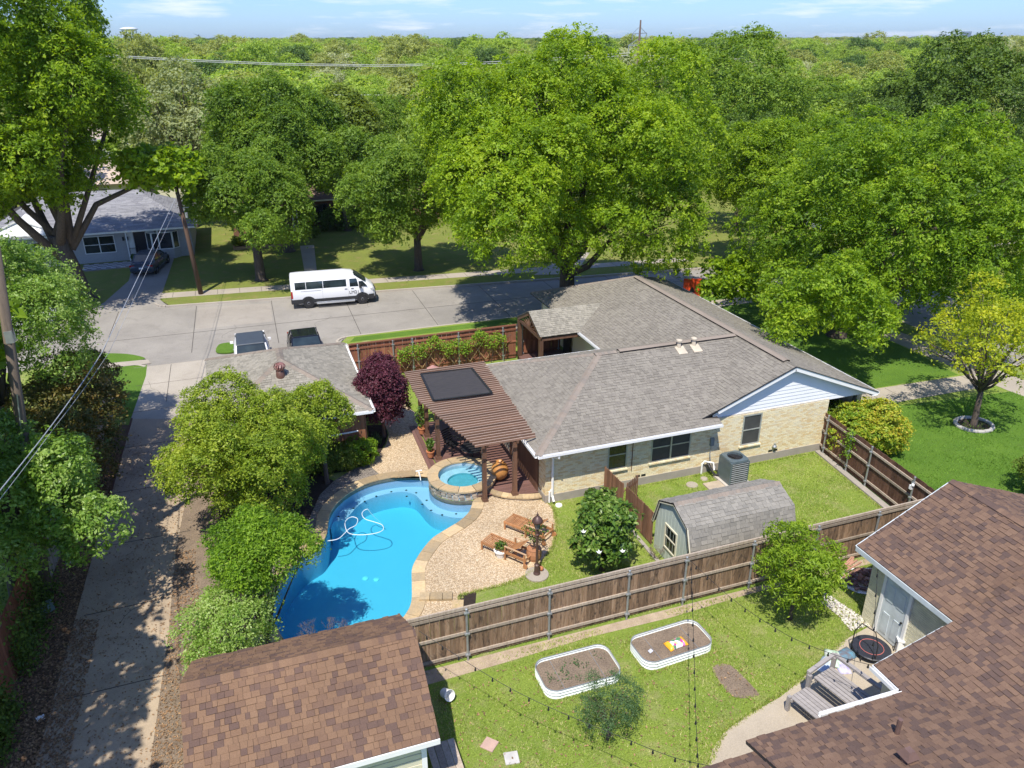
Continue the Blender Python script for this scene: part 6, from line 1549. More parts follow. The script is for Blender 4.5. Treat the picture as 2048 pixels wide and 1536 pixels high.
# ================================================================ vehicles
M['carwhite'] = mat('white_car_paint', (.80, .81, .82), rough=.18, var=.02)
M['plastic'] = mat('black_plastic', (.025, .026, .028), rough=.6)
M['rubber'] = mat('tyre_rubber', (.018, .018, .019), rough=.85)
M['autoglass'] = glassmat('tinted_glass', (.012, .018, .02), .02)
M['rim'] = mat('steel_rim', (.55, .56, .57), rough=.35, metal=.5)
def loft(mb, stations):
    """stations: list of (x, ring) with equal ring lengths (closed rings)"""
    n_ = len(stations[0][1]); vs_ = [(x, y, z) for x, ring in stations for (y, z) in ring]
    fs = [(i * n_ + j, i * n_ + (j + 1) % n_, (i + 1) * n_ + (j + 1) % n_, (i + 1) * n_ + j) for i in range(len(stations) - 1) for j in range(n_)]
    fs += [tuple(range(n_ - 1, -1, -1)), tuple((len(stations) - 1) * n_ + j for j in range(n_))]
    mb.add(vs_, fs); return mb
def ring(hw, zb, belt, hw_b, zt, hw_t, crown=.04):
    r = [(-hw * .93, zb), (hw * .93, zb), (hw, zb + .1), (hw_b, belt), (hw_t + .03, zt - .12), (hw_t - .06, zt - .03), (hw_t * .5, zt + crown * .6), (0, zt + crown)]
    return r + [(-y, z) for y, z in reversed(r[2:-1])]
def wheels(rt, xs, hw, R_, wd=.22, fancy=False):
    for x in xs:
        for s_ in (-1, 1):
            w_ = MB().lathe((0, 0, 0), [(R_ * .62, wd / 2 - .01), (R_ * .9, wd / 2), (R_, wd / 2 - .04), (R_, -wd / 2 + .04), (R_ * .9, -wd / 2), (R_ * .62, -wd / 2 + .01)], 28).build('wheel', M['rubber'], rt); w_.rotation_euler = (pi / 2 if s_ < 0 else -pi / 2, 0, 0); w_.location = (x, s_ * (hw - wd / 2 + .01), R_)
            MB().lathe((0, 0, 0), [(R_ * .63, wd / 2 - .015), (R_ * .58, wd / 2 - .04), (R_ * .34, wd / 2 - .02), (R_ * .24, wd / 2 + .0), (R_ * .24, wd / 2 - .03), (0, wd / 2 - .03)], 24).build('rim', M['rim'], w_)
            MB().lathe((0, 0, 0), [(R_ * .22, wd / 2 - .028), (R_ * .15, wd / 2 + .0), (0, wd / 2 + .005)], 16).build('hub', M['plastic'], w_)
vr_, vf_ = G(619, 617, -.11), G(726, 608, -.11)
va_ = atan2(vf_.y - vr_.y, vf_.x - vr_.x); wb = (vf_ - vr_).length
van = root('passenger_van', (vr_.x, vr_.y, -.11), 'long white passenger van parked at the far kerb', 'van', rz=va_)
VW = .99; off = Vector((0, VW, 0))     # near side wheels stand on the measured line
def vloc(o): o.location = o.location + off; return o
zb = .32; x0, x1 = -1.08, wb + .92; ZT = 2.16
body = MB()
st = [(x0, ring(VW * .93, .55, 1.25, VW * .93, ZT - .10, .74)), (x0 + .06, ring(VW, .42, 1.25, VW, ZT - .02, .80)), (x0 + .5, ring(VW, zb, 1.25, VW, ZT, .82)), (wb - 1.1, ring(VW, zb, 1.25, VW, ZT, .82)), (wb - .55, ring(VW, zb, 1.25, VW, ZT - .06, .80)), (wb - .18, ring(VW, zb, 1.22, VW, ZT - .34, .78)), (wb + .28, ring(VW * .985, zb, 1.15, VW * .97, 1.50, .82)), (wb + .42, ring(VW * .97, zb, 1.08, VW * .95, 1.42, .80)), (wb + .72, ring(VW * .92, .36, .98, VW * .88, 1.22, .70)), (wb + .88, ring(VW * .80, .42, .85, VW * .76, 1.02, .6)), (x1, ring(VW * .7, .5, .75, VW * .66, .9, .5))]
loft(body, st); b_o = vloc(body.build('body', M['carwhite'], van, smooth=True)); b_o.modifiers.new('es', 'EDGE_SPLIT').split_angle = radians(38)
sk = MB(); 
for s_ in (-1, 1):
    sk.box((x0 + .35, s_ * (VW - .02), .52), (.75, .06, .30)); sk.box((wb / 2, s_ * (VW - .02), .53), (wb - .8, .06, .22)); sk.box((wb + .62, s_ * (VW * .93), .50), (.36, .1, .34))
sk.box((wb + .84, 0, .5), (.28, 1.62, .4), taper=.92); sk.box((x0 + .02, 0, .5), (.14, 1.8, .22)); vloc(sk.build('lower_trim', M['plastic'], van))
for s_ in (-1, 1):
    for x in (0, wb):
        a_ = MB(); lp_ = []
        for k in range(13): t_ = pi * k / 12; lp_.append((cos(t_), sin(t_)))
        vs_ = [(x + .50 * c, s_ * (VW + .012), .38 + .47 * s2) for c, s2 in lp_] + [(x + .37 * c, s_ * (VW + .012), .38 + .35 * s2) for c, s2 in lp_]
        fs = [(i, i + 1, i + 14, i + 13) for i in range(12)]; a_.add(vs_ + [(v[0], v[1] - s_ * .1, v[2]) for v in vs_], fs + [tuple(q + 26 for q in f[::-1]) for f in fs] + [(i, i + 26, i + 27, i + 1) for i in range(12)]); vloc(a_.build('wheel_arch', M['plastic'], van))
        wl_ = MB(); wl_.lathe((0, 0, 0), [(.37, 0), (0, .001)], 24); o = vloc(wl_.build('wheel_well', M['dark'], van)); o.rotation_euler = (-s_ * pi / 2, 0, 0); o.location = Vector((x, s_ * (VW + .004), .40)) + off
    MB_ = MB(); MB_.box((wb / 2, s_ * (VW + .08), .33), (wb - 1.05, .16, .05)); vloc(MB_.build('side_step', M['rim'], van))
def sidepane(x_a, x_b, zlo, zhi, skew=(0, 0), name='side_window', s_=-1):
    def yy(z): return s_ * ((VW + (.85 - VW) * (z - 1.25) / (ZT - .12 - 1.25)) + .008)
    vs_ = [(x_a, yy(zlo), zlo), (x_b + skew[0], yy(zlo), zlo), (x_b + skew[1], yy(zhi), zhi), (x_a, yy(zhi), zhi)]
    m_ = MB(); m_.add(vs_ + [(v[0], v[1] - s_ * .03, v[2]) for v in vs_], BOXF); vloc(m_.build(name, M['autoglass'], van))
for s_ in (-1, 1):
    sidepane(x0 + .28, x0 + .98, 1.34, 1.82, s_=s_); sidepane(x0 + 1.01, x0 + 2.1, 1.34, 1.82, s_=s_); sidepane(x0 + 2.13, wb - 1.0, 1.34, 1.82, s_=s_)
    sidepane(wb - .78, wb - .25, 1.30, 1.82, (.05, -.05), s_=s_); sidepane(wb - .17, wb + .22, 1.27, 1.62, (.17, -.12), s_=s_)
    m_ = MB(); m_.box((wb - .1, s_ * (VW + .13), 1.35), (.14, .2, .26)); vloc(m_.build('mirror', M['plastic'], van))
    for x in (wb - 1.05, wb - .62): m_ = MB(); m_.box((x, s_ * (VW + .012), 1.17), (.17, .03, .035)); vloc(m_.build('handle', M['plastic'], van))
    m_ = MB(); m_.box((x0 + 1.3, s_ * (VW + .006), 1.22), (1.35, .016, .022)); vloc(m_.build('door_rail', M['rim'], van))
    m_ = MB(); m_.box((x0 + .05, s_ * (VW * .955), 1.0), (.1, .12, .48)); vloc(m_.build('tail_light', mat('tail_red%d' % s_, (.45, .02, .02), rough=.2), van))
    m_ = MB(); m_.box((wb + .70, s_ * (VW * .80), 1.0), (.24, .22, .15), M4=Matrix.Rotation(-.25, 3, 'Y')); vloc(m_.build('headlight', mat('headlight%d' % s_, (.5, .5, .5), rough=.1), van))
m_ = MB(); m_.add([(wb - .50, -.70, ZT - .09), (wb - .50, .70, ZT - .09), (wb + .25, .80, 1.655), (wb + .25, -.80, 1.655), (wb - .13, 0, ZT - .28), ], ((0, 3, 2, 1),))
m_ = MB(); vs_ = []
for i in range(6):
    f_ = i / 5; x = wb - .52 + f_ * .78; zz = (ZT - .035) + (1.545 - ZT + .035) * f_ ** 1.0
    for j in range(7): y = (-1 + j / 3) * (.72 + .08 * f_); vs_.append((x + .02 + .08 * (1 - (j / 3 - 1) ** 2), y, zz + .045 - .03 * (j / 3 - 1) ** 2))
m_.add(vs_, [(i * 7 + j, (i + 1) * 7 + j, (i + 1) * 7 + j + 1, i * 7 + j + 1) for i in range(5) for j in range(6)]); vloc(m_.build('windscreen', M['autoglass'], van, smooth=True))
m_ = MB(); m_.box((wb + .9, 0, .95), (.05, .9, .28), M4=Matrix.Rotation(-.5, 3, 'Y')); vloc(m_.build('grille', M['plastic'], van))
for j in range(1, 3): m_ = MB(); m_.box((x0 + 1.4 + j * 0, 0, ZT + .022), (3.6, .02, .012)); 
wheels(van, (0, wb), VW, .36); 
for ch in [c for c in bpy.data.objects if c.parent == van and c.name.startswith('wheel') and not c.name.startswith('wheel_')]: ch.location += off
def text(s_, size, matl, parent, loc, rot, name='lettering', ext=.003):
    c = bpy.data.curves.new(name, 'FONT'); c.body = s_; c.size = size; c.extrude = ext; c.align_x = 'CENTER'; c.align_y = 'CENTER'; c.materials.append(matl)
    o = bpy.data.objects.new(name, c); COL.objects.link(o); bpy.context.view_layer.update(); me = bpy.data.meshes.new_from_object(o.evaluated_get(bpy.context.evaluated_depsgraph_get())); bpy.data.objects.remove(o); o = bpy.data.objects.new(name, me); COL.objects.link(o); o.parent = parent; o.location = loc; o.rotation_euler = rot; return o
text('LM21', .30, M['plastic'], van, Vector((wb - .52, -VW - .012, .90)) + off, (pi / 2, 0, 0))
for s_ in (-1,): 
    for x in (x0 + 2.05, wb - .90, wb + .12): m_ = MB(); m_.box((x, -VW - .002, 1.0), (.008, .012, .75)); vloc(m_.build('door_seam', mat('seam_grey%d' % int(x * 10), (.3, .3, .31)), van))
# generic car
def car(name, loc, rz, label, cat, paint, L_=4.75, W_=1.84, H_=1.44, suv=False):
    rt = root(name, loc, label, cat, rz=rz); hw = W_ / 2; belt = .92 if not suv else 1.08; g = .2 if not suv else .28; h_ = H_
    F, B = L_ / 2, -L_ / 2
    mb = MB()
    hood = belt - .02
    def R_(f, zb_, zt, hwf): y = hw * hwf; r = [(-y * .9, zb_), (y * .9, zb_), (y, zb_ + .12), (y, (zb_ + zt) * .5), (y * .96, zt - .10), (y * .86, zt), (y * .4, zt + .03), (0, zt + .035)]; return (f, r + [(-a, b2) for a, b2 in reversed(r[2:-1])])
    loft(mb, [R_(B, .42, belt - .16, .82), R_(B + .12, .28, belt, .95), R_(B + .7, g, belt + .02, 1.0), R_(-.6, g, belt, 1.0), R_(.6, g, belt, 1.0), R_(1.0, g, hood, 1.0), R_(F - .6, g, hood - .10, .98), R_(F - .15, .26, hood - .24, .9), R_(F, .36, hood - .38, .74)])
    o = mb.build('body', paint, rt, smooth=True); o.modifiers.new('es', 'EDGE_SPLIT').split_angle = radians(40)
    rb = B + (.35 if suv else .75); rt0 = B + (.75 if suv else 1.35)
    gh = MB(); tw = hw * .76
    base = [(rb, -hw * .86), (rb, hw * .86), (1.15, hw * .88), (1.15, -hw * .88)]; top = [(rt0, -tw), (rt0, tw), (.35, tw), (.35, -tw)]
    gh.add([(x, y, belt + .0) for x, y in base] + [(x, y, h_ - .05) for x, y in top], BOXF); gh.build('glasshouse', M['autoglass'], rt)
    rf = MB(); rf.add([(x + (.04 if i in (2, 3) else -.04), y * 1.03, h_ - .07) for i, (x, y) in enumerate(top)] + [(x, y * .92, h_) for x, y in top], BOXF); rfo = rf.build('roof', paint, rt); bevel(rfo, .03, 2)
    for s_ in (-1, 1):
        pl_ = MB()
        for (a, c) in (((1.15, s_ * hw * .885, belt), (.35, s_ * tw * 1.02, h_ - .05)), ((rb, s_ * hw * .865, belt), (rt0, s_ * tw * 1.02, h_ - .05)), ((-.25, s_ * hw * .89, belt), (-.25, s_ * tw * 1.03, h_ - .05))): pl_.beam(a, c, .07, .04)
        pl_.build('pillar', paint, rt)
        m_ = MB(); m_.box((.85, s_ * (hw + .06), belt + .05), (.12, .16, .11)); m_.build('mirror', paint, rt)
        m_ = MB(); m_.box((B + .10, s_ * hw * .72, belt - .12), (.14, .36, .14)); m_.build('tail_light', mat('car_tail', (.38, .02, .02), rough=.2), rt)
        m_ = MB(); m_.box((F - .2, s_ * hw * .68, hood - .26), (.22, .34, .12)); m_.build('headlight', M['rim'], rt)
        for x in (-.9, .15): m_ = MB(); m_.box((x, s_ * (hw + .004), belt - .12), (.14, .02, .025)); m_.build('handle', M['rim'], rt)
    m_ = MB(); m_.box((B - .0, 0, belt - .28), (.03, .32, .13)); m_.build('number_plate', M['white'], rt); m_ = MB(); m_.box((B + .02, 0, .35), (.1, W_ * .8, .14)); m_.build('bumper', M['plastic'], rt)
    wheels(rt, (B + .85, F - .85), hw, .33 if not suv else .38, .2); return rt
car('parked_car', (-7.1, 66.2, .011), radians(78), 'dark blue-grey sedan parked in the driveway of the grey house', 'car', mat('dark_blue_grey_paint', (.055, .075, .105), rough=.15))
p1 = G(505, 694, 1.7); car('parked_suv', (-.35, 42.6, .011), radians(90), 'white four-wheel drive with dark roof parked behind the grey garage', 'car', M['carwhite'], 4.6, 1.9, 1.82, True)
bpy.data.objects['roof'].data if False else None
car('parked_car', (2.55, 42.6, .011), radians(-90), 'black sedan parked behind the grey garage next to the white vehicle', 'car', mat('black_blue_paint', (.012, .014, .02), rough=.08), 4.7, 1.85, 1.46)
car('parked_car', (-14.3, 54.9, -.11), radians(-6), 'white car at the far kerb mostly hidden behind the left oak leaves', 'car', M['carwhite'])
# dark soft roof for the white 4x4
suv = [o for o in bpy.data.objects if o.name.startswith('parked_suv')][0]
for ch in suv.children:
    if ch.name.startswith('roof'): ch.data.materials[0] = mat('slate_roof_panel', (.06, .075, .095), rough=.5)
# temporary orange sign beyond the main roof
sg = root('road_sign', G(1381, 610, -.11), 'orange temporary road work sign standing in the street beyond the roof ridge', 'road sign', rz=-.4)
m_ = MB(); m_.box((0, 0, 1.25), (1.2, .03, 1.2)); m_.build('panel', mat('orange_sign', (.85, .09, .02), rough=.5), sg)
MB().tube([(0, .03, 0), (0, .03, 2.0)], .03, 8).build('pole', M['dark'], sg); mb = MB(); mb.beam((-.5, .1, .05), (.5, .1, .05), .05, .05); mb.beam((0, -.4, .05), (0, .6, .05), .05, .05); mb.build('stand', M['dark'], sg)
m_ = MB(); m_.prism([(-.22, -.2), (.22, -.2), (.08, .1), (0, .22), (-.08, .1)], 0, .01); sm_ = m_.build('symbol', M['dark'], sg); sm_.rotation_euler = (pi / 2, 0, 0); sm_.location = (0, -.018, 1.1)
# ================================================================ poles and lines
M['pole'] = mat('wooden_pole', (.17, .13, .095), (.10, .078, .06), rough=.9, scale=2, stretch=(5, 5, .5), grain=.2, bscale=20)
M['pole_dark'] = mat('tarred_pole', (.13, .075, .05), (.08, .05, .035), rough=.9, scale=2, stretch=(5, 5, .5))
M['cable'] = mat('aluminium_cable', (.42, .45, .5), rough=.5)
pA = root('utility_pole', (-7.54, 24.17, 0), 'nearest wooden utility pole at the left edge rising through the oak', 'utility pole')
topA = Vector((-6.1, 24.17, 13.6)); 
MB().tube([(0, 0, 0), (.55, 0, 5.2), (topA.x + 7.54, 0, 13.6)], [.17, .155, .12], 14).build('pole', M['pole'], pA, smooth=True)
mb = MB(); mb.tube([(.5, -.2, 4.6), (.62, -.2, 5.8), (.8, -.18, 7.2)], .02, 6); mb.lathe((.55, -.2, 5.4), [(.05, 0), (.05, .25)], 8); mb.box((.98, 0, 8.9), (.2, .3, .35)); mb.build('fitting', M['galv'], pA)
pB = root('utility_pole', G(402, 588), 'dark leaning utility pole on the far verge beside the driveway', 'utility pole')
topB = Vector((-.42, 0, 7.6)); MB().tube([(0, 0, 0), topB], [.17, .12], 12).build('pole', M['pole_dark'], pB, smooth=True)
bb = MB(); bb.tube([topB * .8, topB * .8 + Vector((.5, -.3, .1))], .03, 6); bb.lathe(topB * .72 + Vector((.25, -.2, 0)), [(.1, 0), (.1, .35), (.0, .36)], 8); bb.build('fitting', M['galv'], pB)
def cable(name, pts, rad, label):
    rt = root(name, pts[0], label, 'cable'); P2 = []
    for i in range(len(pts) - 1):
        for k in range(10): P2.append(Vector(pts[i]).lerp(Vector(pts[i + 1]), k / 10))
    P2.append(Vector(pts[-1])); n_ = len(P2)
    MB().tube([p + Vector((0, 0, -.35 * sin(pi * i / (n_ - 1)))) - rt.location for i, p in enumerate(P2)], rad, 6).build('wire', M['cable'], rt)
tB = pB.location + topB * .93
cable('service_cable', [tB, G(200, 690, 6.2), G(95, 835, 7.0), G(-90, 1090, 8.0)], .014, 'thick silver service cable swooping over the street to the left pole')
cable('service_cable', [tB - Vector((0, 0, .5)), G(215, 690, 5.7), G(105, 835, 6.4), G(-80, 1100, 7.2)], .007, 'thin dark phone cable just beneath the silver cable')
# transmission pole above the big tree and its lines
tpx = GY(1271, 205, 205.0); tp_ = root('transmission_pole', (tpx.x, tpx.y, 0), 'tall steel-brown transmission pole on the horizon above the big tree', 'transmission pole'); zt = GY(1274, 40, 205).z
MB().tube([(0, 0, 0), (0, 0, zt * .6), (.15, 0, zt)], [.45, .36, .2], 10).build('pole', mat('weathered_steel', (.20, .13, .10), rough=.8), tp_)
mb = MB()
for z, w_ in ((zt - 6.2, 3.2), (zt - 3.4, 2.2)):
    mb.beam((-w_, 0, z), (w_, 0, z + .25), .22, .22)
    for s_ in (-1, 1): mb.beam((s_ * w_, 0, z), (s_ * .3, 0, z + 1.6), .12, .12); mb.beam((s_ * w_ * .95, 0, z), (s_ * w_ * .95, 0, z - 1.4), .16, .16)
mb.build('crossarm', M['galv'], tp_)
M['wire_far'] = mat('far_cable', (.62, .62, .55), rough=.6)
def longwire(pl, y, label, rad=.07):
    pts = [GY(px, py, y(px)) for px, py in pl]; rt = root('power_line', pts[0], label, 'power line'); MB().tube([p - rt.location for p in pts], rad, 5).build('wire', M['wire_far'], rt)
yw = lambda px: 165 + px * .032
longwire([(200, 109), (350, 118), (560, 127), (760, 130), (900, 127), (1020, 122), (1268, 105), (1340, 118), (1500, 118)], yw, 'upper long pale power line across the far woods')
longwire([(200, 112), (350, 121), (560, 130), (760, 133), (900, 130), (1020, 126), (1268, 110), (1340, 122), (1500, 122)], yw, 'lower of the paired pale power lines across the far woods')
longwire([(180, 178), (280, 181), (450, 187), (640, 190), (820, 190), (980, 186)], lambda px: 125, 'single pale power line crossing lower over the far trees', .05)
# water tower on the horizon
wtx = GY(262, 82, 2300.0); wt_ = root('water_tower', (wtx.x, wtx.y, 0), 'white water tower on the horizon at the left', 'water tower'); zt = GY(262, 55, 2300).z; rr_ = 21
MB().lathe((0, 0, zt - 9), [(.5, 0), (rr_ * .7, 1), (rr_, 5), (rr_ * .98, 7), (rr_ * .5, 9.5), (0, 10)], 24).build('tank', mat('tower_white', (.75, .78, .8)), wt_, smooth=True)
for k in range(6): t_ = k * pi / 3; MB().tube([(rr_ * .75 * cos(t_), rr_ * .75 * sin(t_), 0), (rr_ * .75 * cos(t_), rr_ * .75 * sin(t_), zt - 6)], 1.4, 8).build('leg', bpy.data.materials['tower_white'], wt_)
MB().tube([(0, 0, 0), (0, 0, zt - 8)], 2.4, 10).build('riser', bpy.data.materials['tower_white'], wt_)
ot = GY(1932, 66, 2600.0); ob = root('office_tower', (ot.x, ot.y, 0), 'pale blue office block far away on the right horizon', 'office building'); MB().box((0, 0, ot.z / 2 + 3), (36, 20, ot.z + 6)).build('block', mat('far_glass_block', (.22, .30, .40)), ob)
for k in range(8): MB().box((0, -10.2, 8 + k * ot.z / 9), (34, .3, 1.2)).build('window_band', M['glass'], ob)
bd = root('flying_bird', GY(397, 71, 90), 'small dark bird flying just above the horizon', 'bird'); mb = MB(); mb.add([(-.5, 0, .2), (-.1, .1, 0), (0, 0, -.02), (.1, .1, 0), (.5, 0, .05), (0, -.2, 0), (0, .3, 0)], ((0, 1, 5), (4, 5, 3), (5, 1, 3), (1, 6, 3))); mb.tube([(0, -.3, 0), (0, 0, .02), (0, .3, 0)], [.02, .07, .02], 6); mb.build('body', M['dark'], bd)
# ================================================================ houses across the street
H6 = root('grey_house', (-10.5, 72, 0), 'light grey brick house with slate roof and bay window across the street', 'house')
M['greybrick'] = mat('grey_painted_brick', (.40, .405, .41), (.36, .365, .37), rough=.8, scale=1.5, var=.08)
m, t, b = _new('grey_brick_courses'); bt_ = _node(t, 'ShaderNodeTexBrick', Scale=4.6); bt_.inputs['Color1'].default_value = (.40, .405, .41, 1); bt_.inputs['Color2'].default_value = (.35, .355, .365, 1); bt_.inputs['Mortar'].default_value = (.27, .27, .28, 1); bt_.inputs['Mortar Size'].default_value = .02
mpn = t.nodes.new('ShaderNodeMapping'); mpn.inputs['Rotation'].default_value = (pi / 2, 0, 0); t.links.new(t.nodes.new('ShaderNodeNewGeometry').outputs['Position'], mpn.inputs[0]); t.links.new(mpn.outputs[0], bt_.inputs['Vector']); t.links.new(bt_.outputs['Color'], b.inputs['Base Color']); b.inputs['Roughness'].default_value = .85; M['greybrick'] = m
FX_, FR, FYF, FYB = -19.0, -4.0, 69.6, 78.6
EZ6, RZ6 = 2.55, 5.0; ey, by = 69.0, 79.2; ym = (ey + by) / 2; 
holes6 = [(7.6, 10.2, .75, 2.2), (11.05, 13.6, .35, 2.3)]
mb = MB(); wall_holes(mb, (FX_, FYF, 0), (1, 0, 0), FR - FX_, 0, 2.5, [(3.2, 4.0, 1.3, 2.0), (6.9, 9.2, .75, 2.15), (10.15, 12.55, .0, 2.35)], .2)
mb.box((FR - .1, (FYF + FYB) / 2 + .1, 1.25), (.2, FYB - FYF - .2, 2.5)); mb.box((-10, FYB, 1.25), (12, .2, 2.5)); wpart(mb, 'wall', M['greybrick'], H6)
rl = [(FX_ - .6, ey, EZ6), (FR + .5, ey, EZ6), (FR + .5 - 4.6, ym, RZ6), (FX_ + 4, ym, RZ6)]; rr2 = [(FR + .5, ey, EZ6), (FR + .5, by, EZ6), (FR - 4.1, ym, RZ6)]; rb2 = [(FX_ - .6, by, EZ6), (FR + .5, by, EZ6), (FR - 4.1, ym, RZ6), (FX_ + 4, ym, RZ6)]; rw2 = [(FX_ - .6, ey, EZ6), (FX_ - .6, by, EZ6), (FX_ + 4, ym, RZ6)]
mb = MB(); [roof_deck(mb, p, .12) for p in (rl, rr2, rb2, rw2)]; r6 = wpart(mb, 'roof', M['under'], H6)
it = []
for i, p in enumerate((rl, rr2)): it += shingle_items(p, course=.2, tab=(.3, .9), seed=80 + i)
pieces('shingle', it, M['sh_slate'], r6, limit=0, worldroot=H6.location)
mb = MB(); mb.beam((FX_ - .6, ey - .03, EZ6 - .08), (FR + .5, ey - .03, EZ6 - .08), .04, .14); mb.beam((FR + .53, ey, EZ6 - .08), (FR + .53, by, EZ6 - .08), .04, .14); wpart(mb, 'fascia', M['white'], H6)
mb = MB(); mb.add([(-18.6, 68.9, 2.75), (-13.6, 68.9, 2.75), (-16.1, 69.4, 3.75)], ((0, 1, 2),)); mb.add([(-18.9, 68.8, 2.72), (-13.3, 68.8, 2.72), (-16.1, 69.3, 3.9), (-16.1, 71.8, 3.9), (-13.3, 69.0, 2.8)], ((1, 4, 3, 2),)); mb.beam((-18.8, 68.85, 2.72), (-16.1, 69.3, 3.85), .08, .1); mb.beam((-16.1, 69.3, 3.85), (-13.4, 68.85, 2.72), .08, .1); mb.beam((-18.8, 68.8, 2.7), (-13.4, 68.8, 2.7), .08, .1); wpart(mb, 'gable', M['white'], H6)
window(H6, (FX_ + 3.2, FYF, 0), (1, 0, 0), .8, 1.3, 2.0, M['white']); window(H6, (FX_ + 6.9, FYF, 0), (1, 0, 0), 2.3, .75, 2.15, M['white'], mull=[1.15])
# bay window
bx0, bx1 = FX_ + 12.85 + .0, FX_ + 14.6; bx0, bx1 = G(302, 480, 1.5).x, G(342, 480, 1.5).x
bx0, bx1 = -7.0, -5.45
mb = MB(); mb.prism([(bx0 - .5, FYF - .01), (bx1 + .5, FYF - .01), (bx1, FYF - .55), (bx0, FYF - .55)], 0, .8); wpart(mb, 'bay_base', M['greybrick'], H6)
window(H6, (bx0, FYF - .5, 0), (1, 0, 0), bx1 - bx0, .8, 2.2, M['white'], kind='single'); window(H6, (bx0 - .45, FYF - .03, 0), (.45, -.47, 0), .62, .8, 2.2, M['white'], kind='single'); window(H6, (bx1 + .02, FYF - .48, 0), (.45, .47, 0), .62, .8, 2.2, M['white'], kind='single')
dx = FX_ + 10.15
mb = MB(); mb.box((dx + .95, FYF + .12, 1.35), (.9, .06, 1.9)); wpart(mb, 'door', mat('near_black_door', (.012, .014, .03), rough=.3), H6)
mb = MB(); mb.box((dx + .2, FYF + .1, 1.3), (.5, .06, 2.0)); mb.box((dx + 1.75, FYF + .1, 1.3), (.6, .06, 2.0)); mb.box((dx + .0, FYF - .5, 1.3), (.09, .09, 2.5)); mb.box((dx + 2.35, FYF - .5, 1.3), (.09, .09, 2.5)); wpart(mb, 'door_trim', M['white'], H6)
text('4513', .12, M['dark'], H6, Vector((dx + 1.75, FYF + .06, 2.05)) - H6.location, (pi / 2, 0, 0), 'house_number')
mb = MB()
for k in range(3): mb.box((dx + 1.15, FYF - .2 - k * .28, .35 - k * .12), (1.3 + .5 * (k == 0), .3, .1))
mb.box((dx + 1.15, FYF + .02, .42), (2.3, .2, .1)); wpart(mb, 'step', mat('porch_step_grey', (.20, .20, .20)), H6)
mb = MB()
for k in range(7): mb.box((dx + .1 + k * .09, FYF - .42, .75), (.02, .02, .6))
for k in range(7): mb.box((dx + 1.75 + k * .09, FYF - .42, .75), (.02, .02, .6))
mb.box((dx + .4, FYF - .42, 1.06), (.7, .03, .03)); mb.box((dx + 2.0, FYF - .42, 1.06), (.65, .03, .03)); mb.tube([(dx + .75, FYF - .42, 1.06), (dx + .8, FYF - 1.1, .7), (dx + .8, FYF - 1.1, 0)], .02, 6); mb.tube([(dx + 1.7, FYF - .42, 1.06), (dx + 1.7, FYF - 1.1, .7), (dx + 1.7, FYF - 1.1, 0)], .02, 6); wpart(mb, 'railing', M['dark'], H6)
for x in (dx - .3, dx + .02 - 0, dx + 2.6): mb = MB(); mb.box((x, FYF - .06, 1.8), (.13, .1, .3)); wpart(mb, 'wall_lamp', M['dark'], H6)
wch = root('white_chair', G(169, 522), 'white high-backed slatted garden chair beside the huge forked trunk', 'chair', rz=.2)
for k in range(5): o = MB().box((0, 0, 0), (.1, .025, .75 - abs(k - 2) * .05)).build('back_slat', M['white'], wch); o.location = ((k - 2) * .12, .25, .75)
MB().box((0, 0, .38), (.62, .55, .03)).build('seat', M['white'], wch)
for s_ in (-1, 1): MB().box((s_ * .34, 0, .6), (.1, .65, .03)).build('armrest', M['white'], wch); MB().box((s_ * .34, -.28, .3), (.06, .06, .6)).build('leg', M['white'], wch); MB().box((s_ * .34, .25, .3), (.06, .06, .6)).build('leg', M['white'], wch)
ck = root('checkered_paving', (-10.5, 68.3, .012), 'black and white checkered paving in front of the grey house', 'paving')
for i in range(11):
    for j in range(5):
        if (i + j) % 2 == 0: o = MB().box((0, 0, 0), (.34, .34, .02)).build('tile', mat('tile_white', (.5, .5, .5)) if i == 0 and j == 0 else bpy.data.materials['tile_white'], ck); o.location = (-1.6 + i * .35, -.7 + j * .35, .004)
pt_ = potted(G(168, 0 + 532), 'black planter urn at the porch step of the grey house', potm=M['dark'], seed=8); pt_.location = (dx + .35, FYF - 1.4, .01)
# brown house
H7 = root('brown_house', (8, 79, 0), 'low brown brick house with faded brown roof behind the street trees', 'house')
mb = MB(); roof_deck(mb, [(-1.0, 74.2, 2.6), (5.1, 74.2, 2.6), (5.1, 80, 5.0), (1, 80, 5.0)], .14); roof_deck(mb, [(5.1, 76.5, 2.7), (21, 76.5, 2.7), (18, 82, 5.0), (2, 82, 5.0)], .14); roof_deck(mb, [(-1, 88, 2.6), (21, 88, 2.6), (18, 82, 5.0), (2, 82, 5.0)], .14); r7 = wpart(mb, 'roof', M['under'], H7)
it = shingle_items([(-1.0, 74.2, 2.6), (5.1, 74.2, 2.6), (5.1, 80, 5.0), (1, 80, 5.0)], course=.22, tab=(.3, .9), seed=90) + shingle_items([(5.1, 76.5, 2.7), (21, 76.5, 2.7), (18, 82, 5.0), (2, 82, 5.0)], course=.22, tab=(.3, .9), seed=91); pieces('shingle', it, M['sh_rust'], r7, limit=0, worldroot=H7.location)
rbm = mat('brown_brick_wall', (.20, .10, .065), (.15, .075, .05), rough=.9, scale=4)
mb = MB(); mb.box((2, 76.0, 1.3), (5.4, 2.4, 2.6)); mb.box((12.8, 80, 1.35), (15.5, 6, 2.7)); wpart(mb, 'wall', rbm, H7)
for x in (6.3, 8.6, 14.5): window(H7, (x, 77.0 - .03, 0), (1, 0, 0), 1.8, .8, 2.2, M['dark'])
window(H7, (-.4, 74.78, 0), (1, 0, 0), 1.6, .8, 2.2, M['dark'])
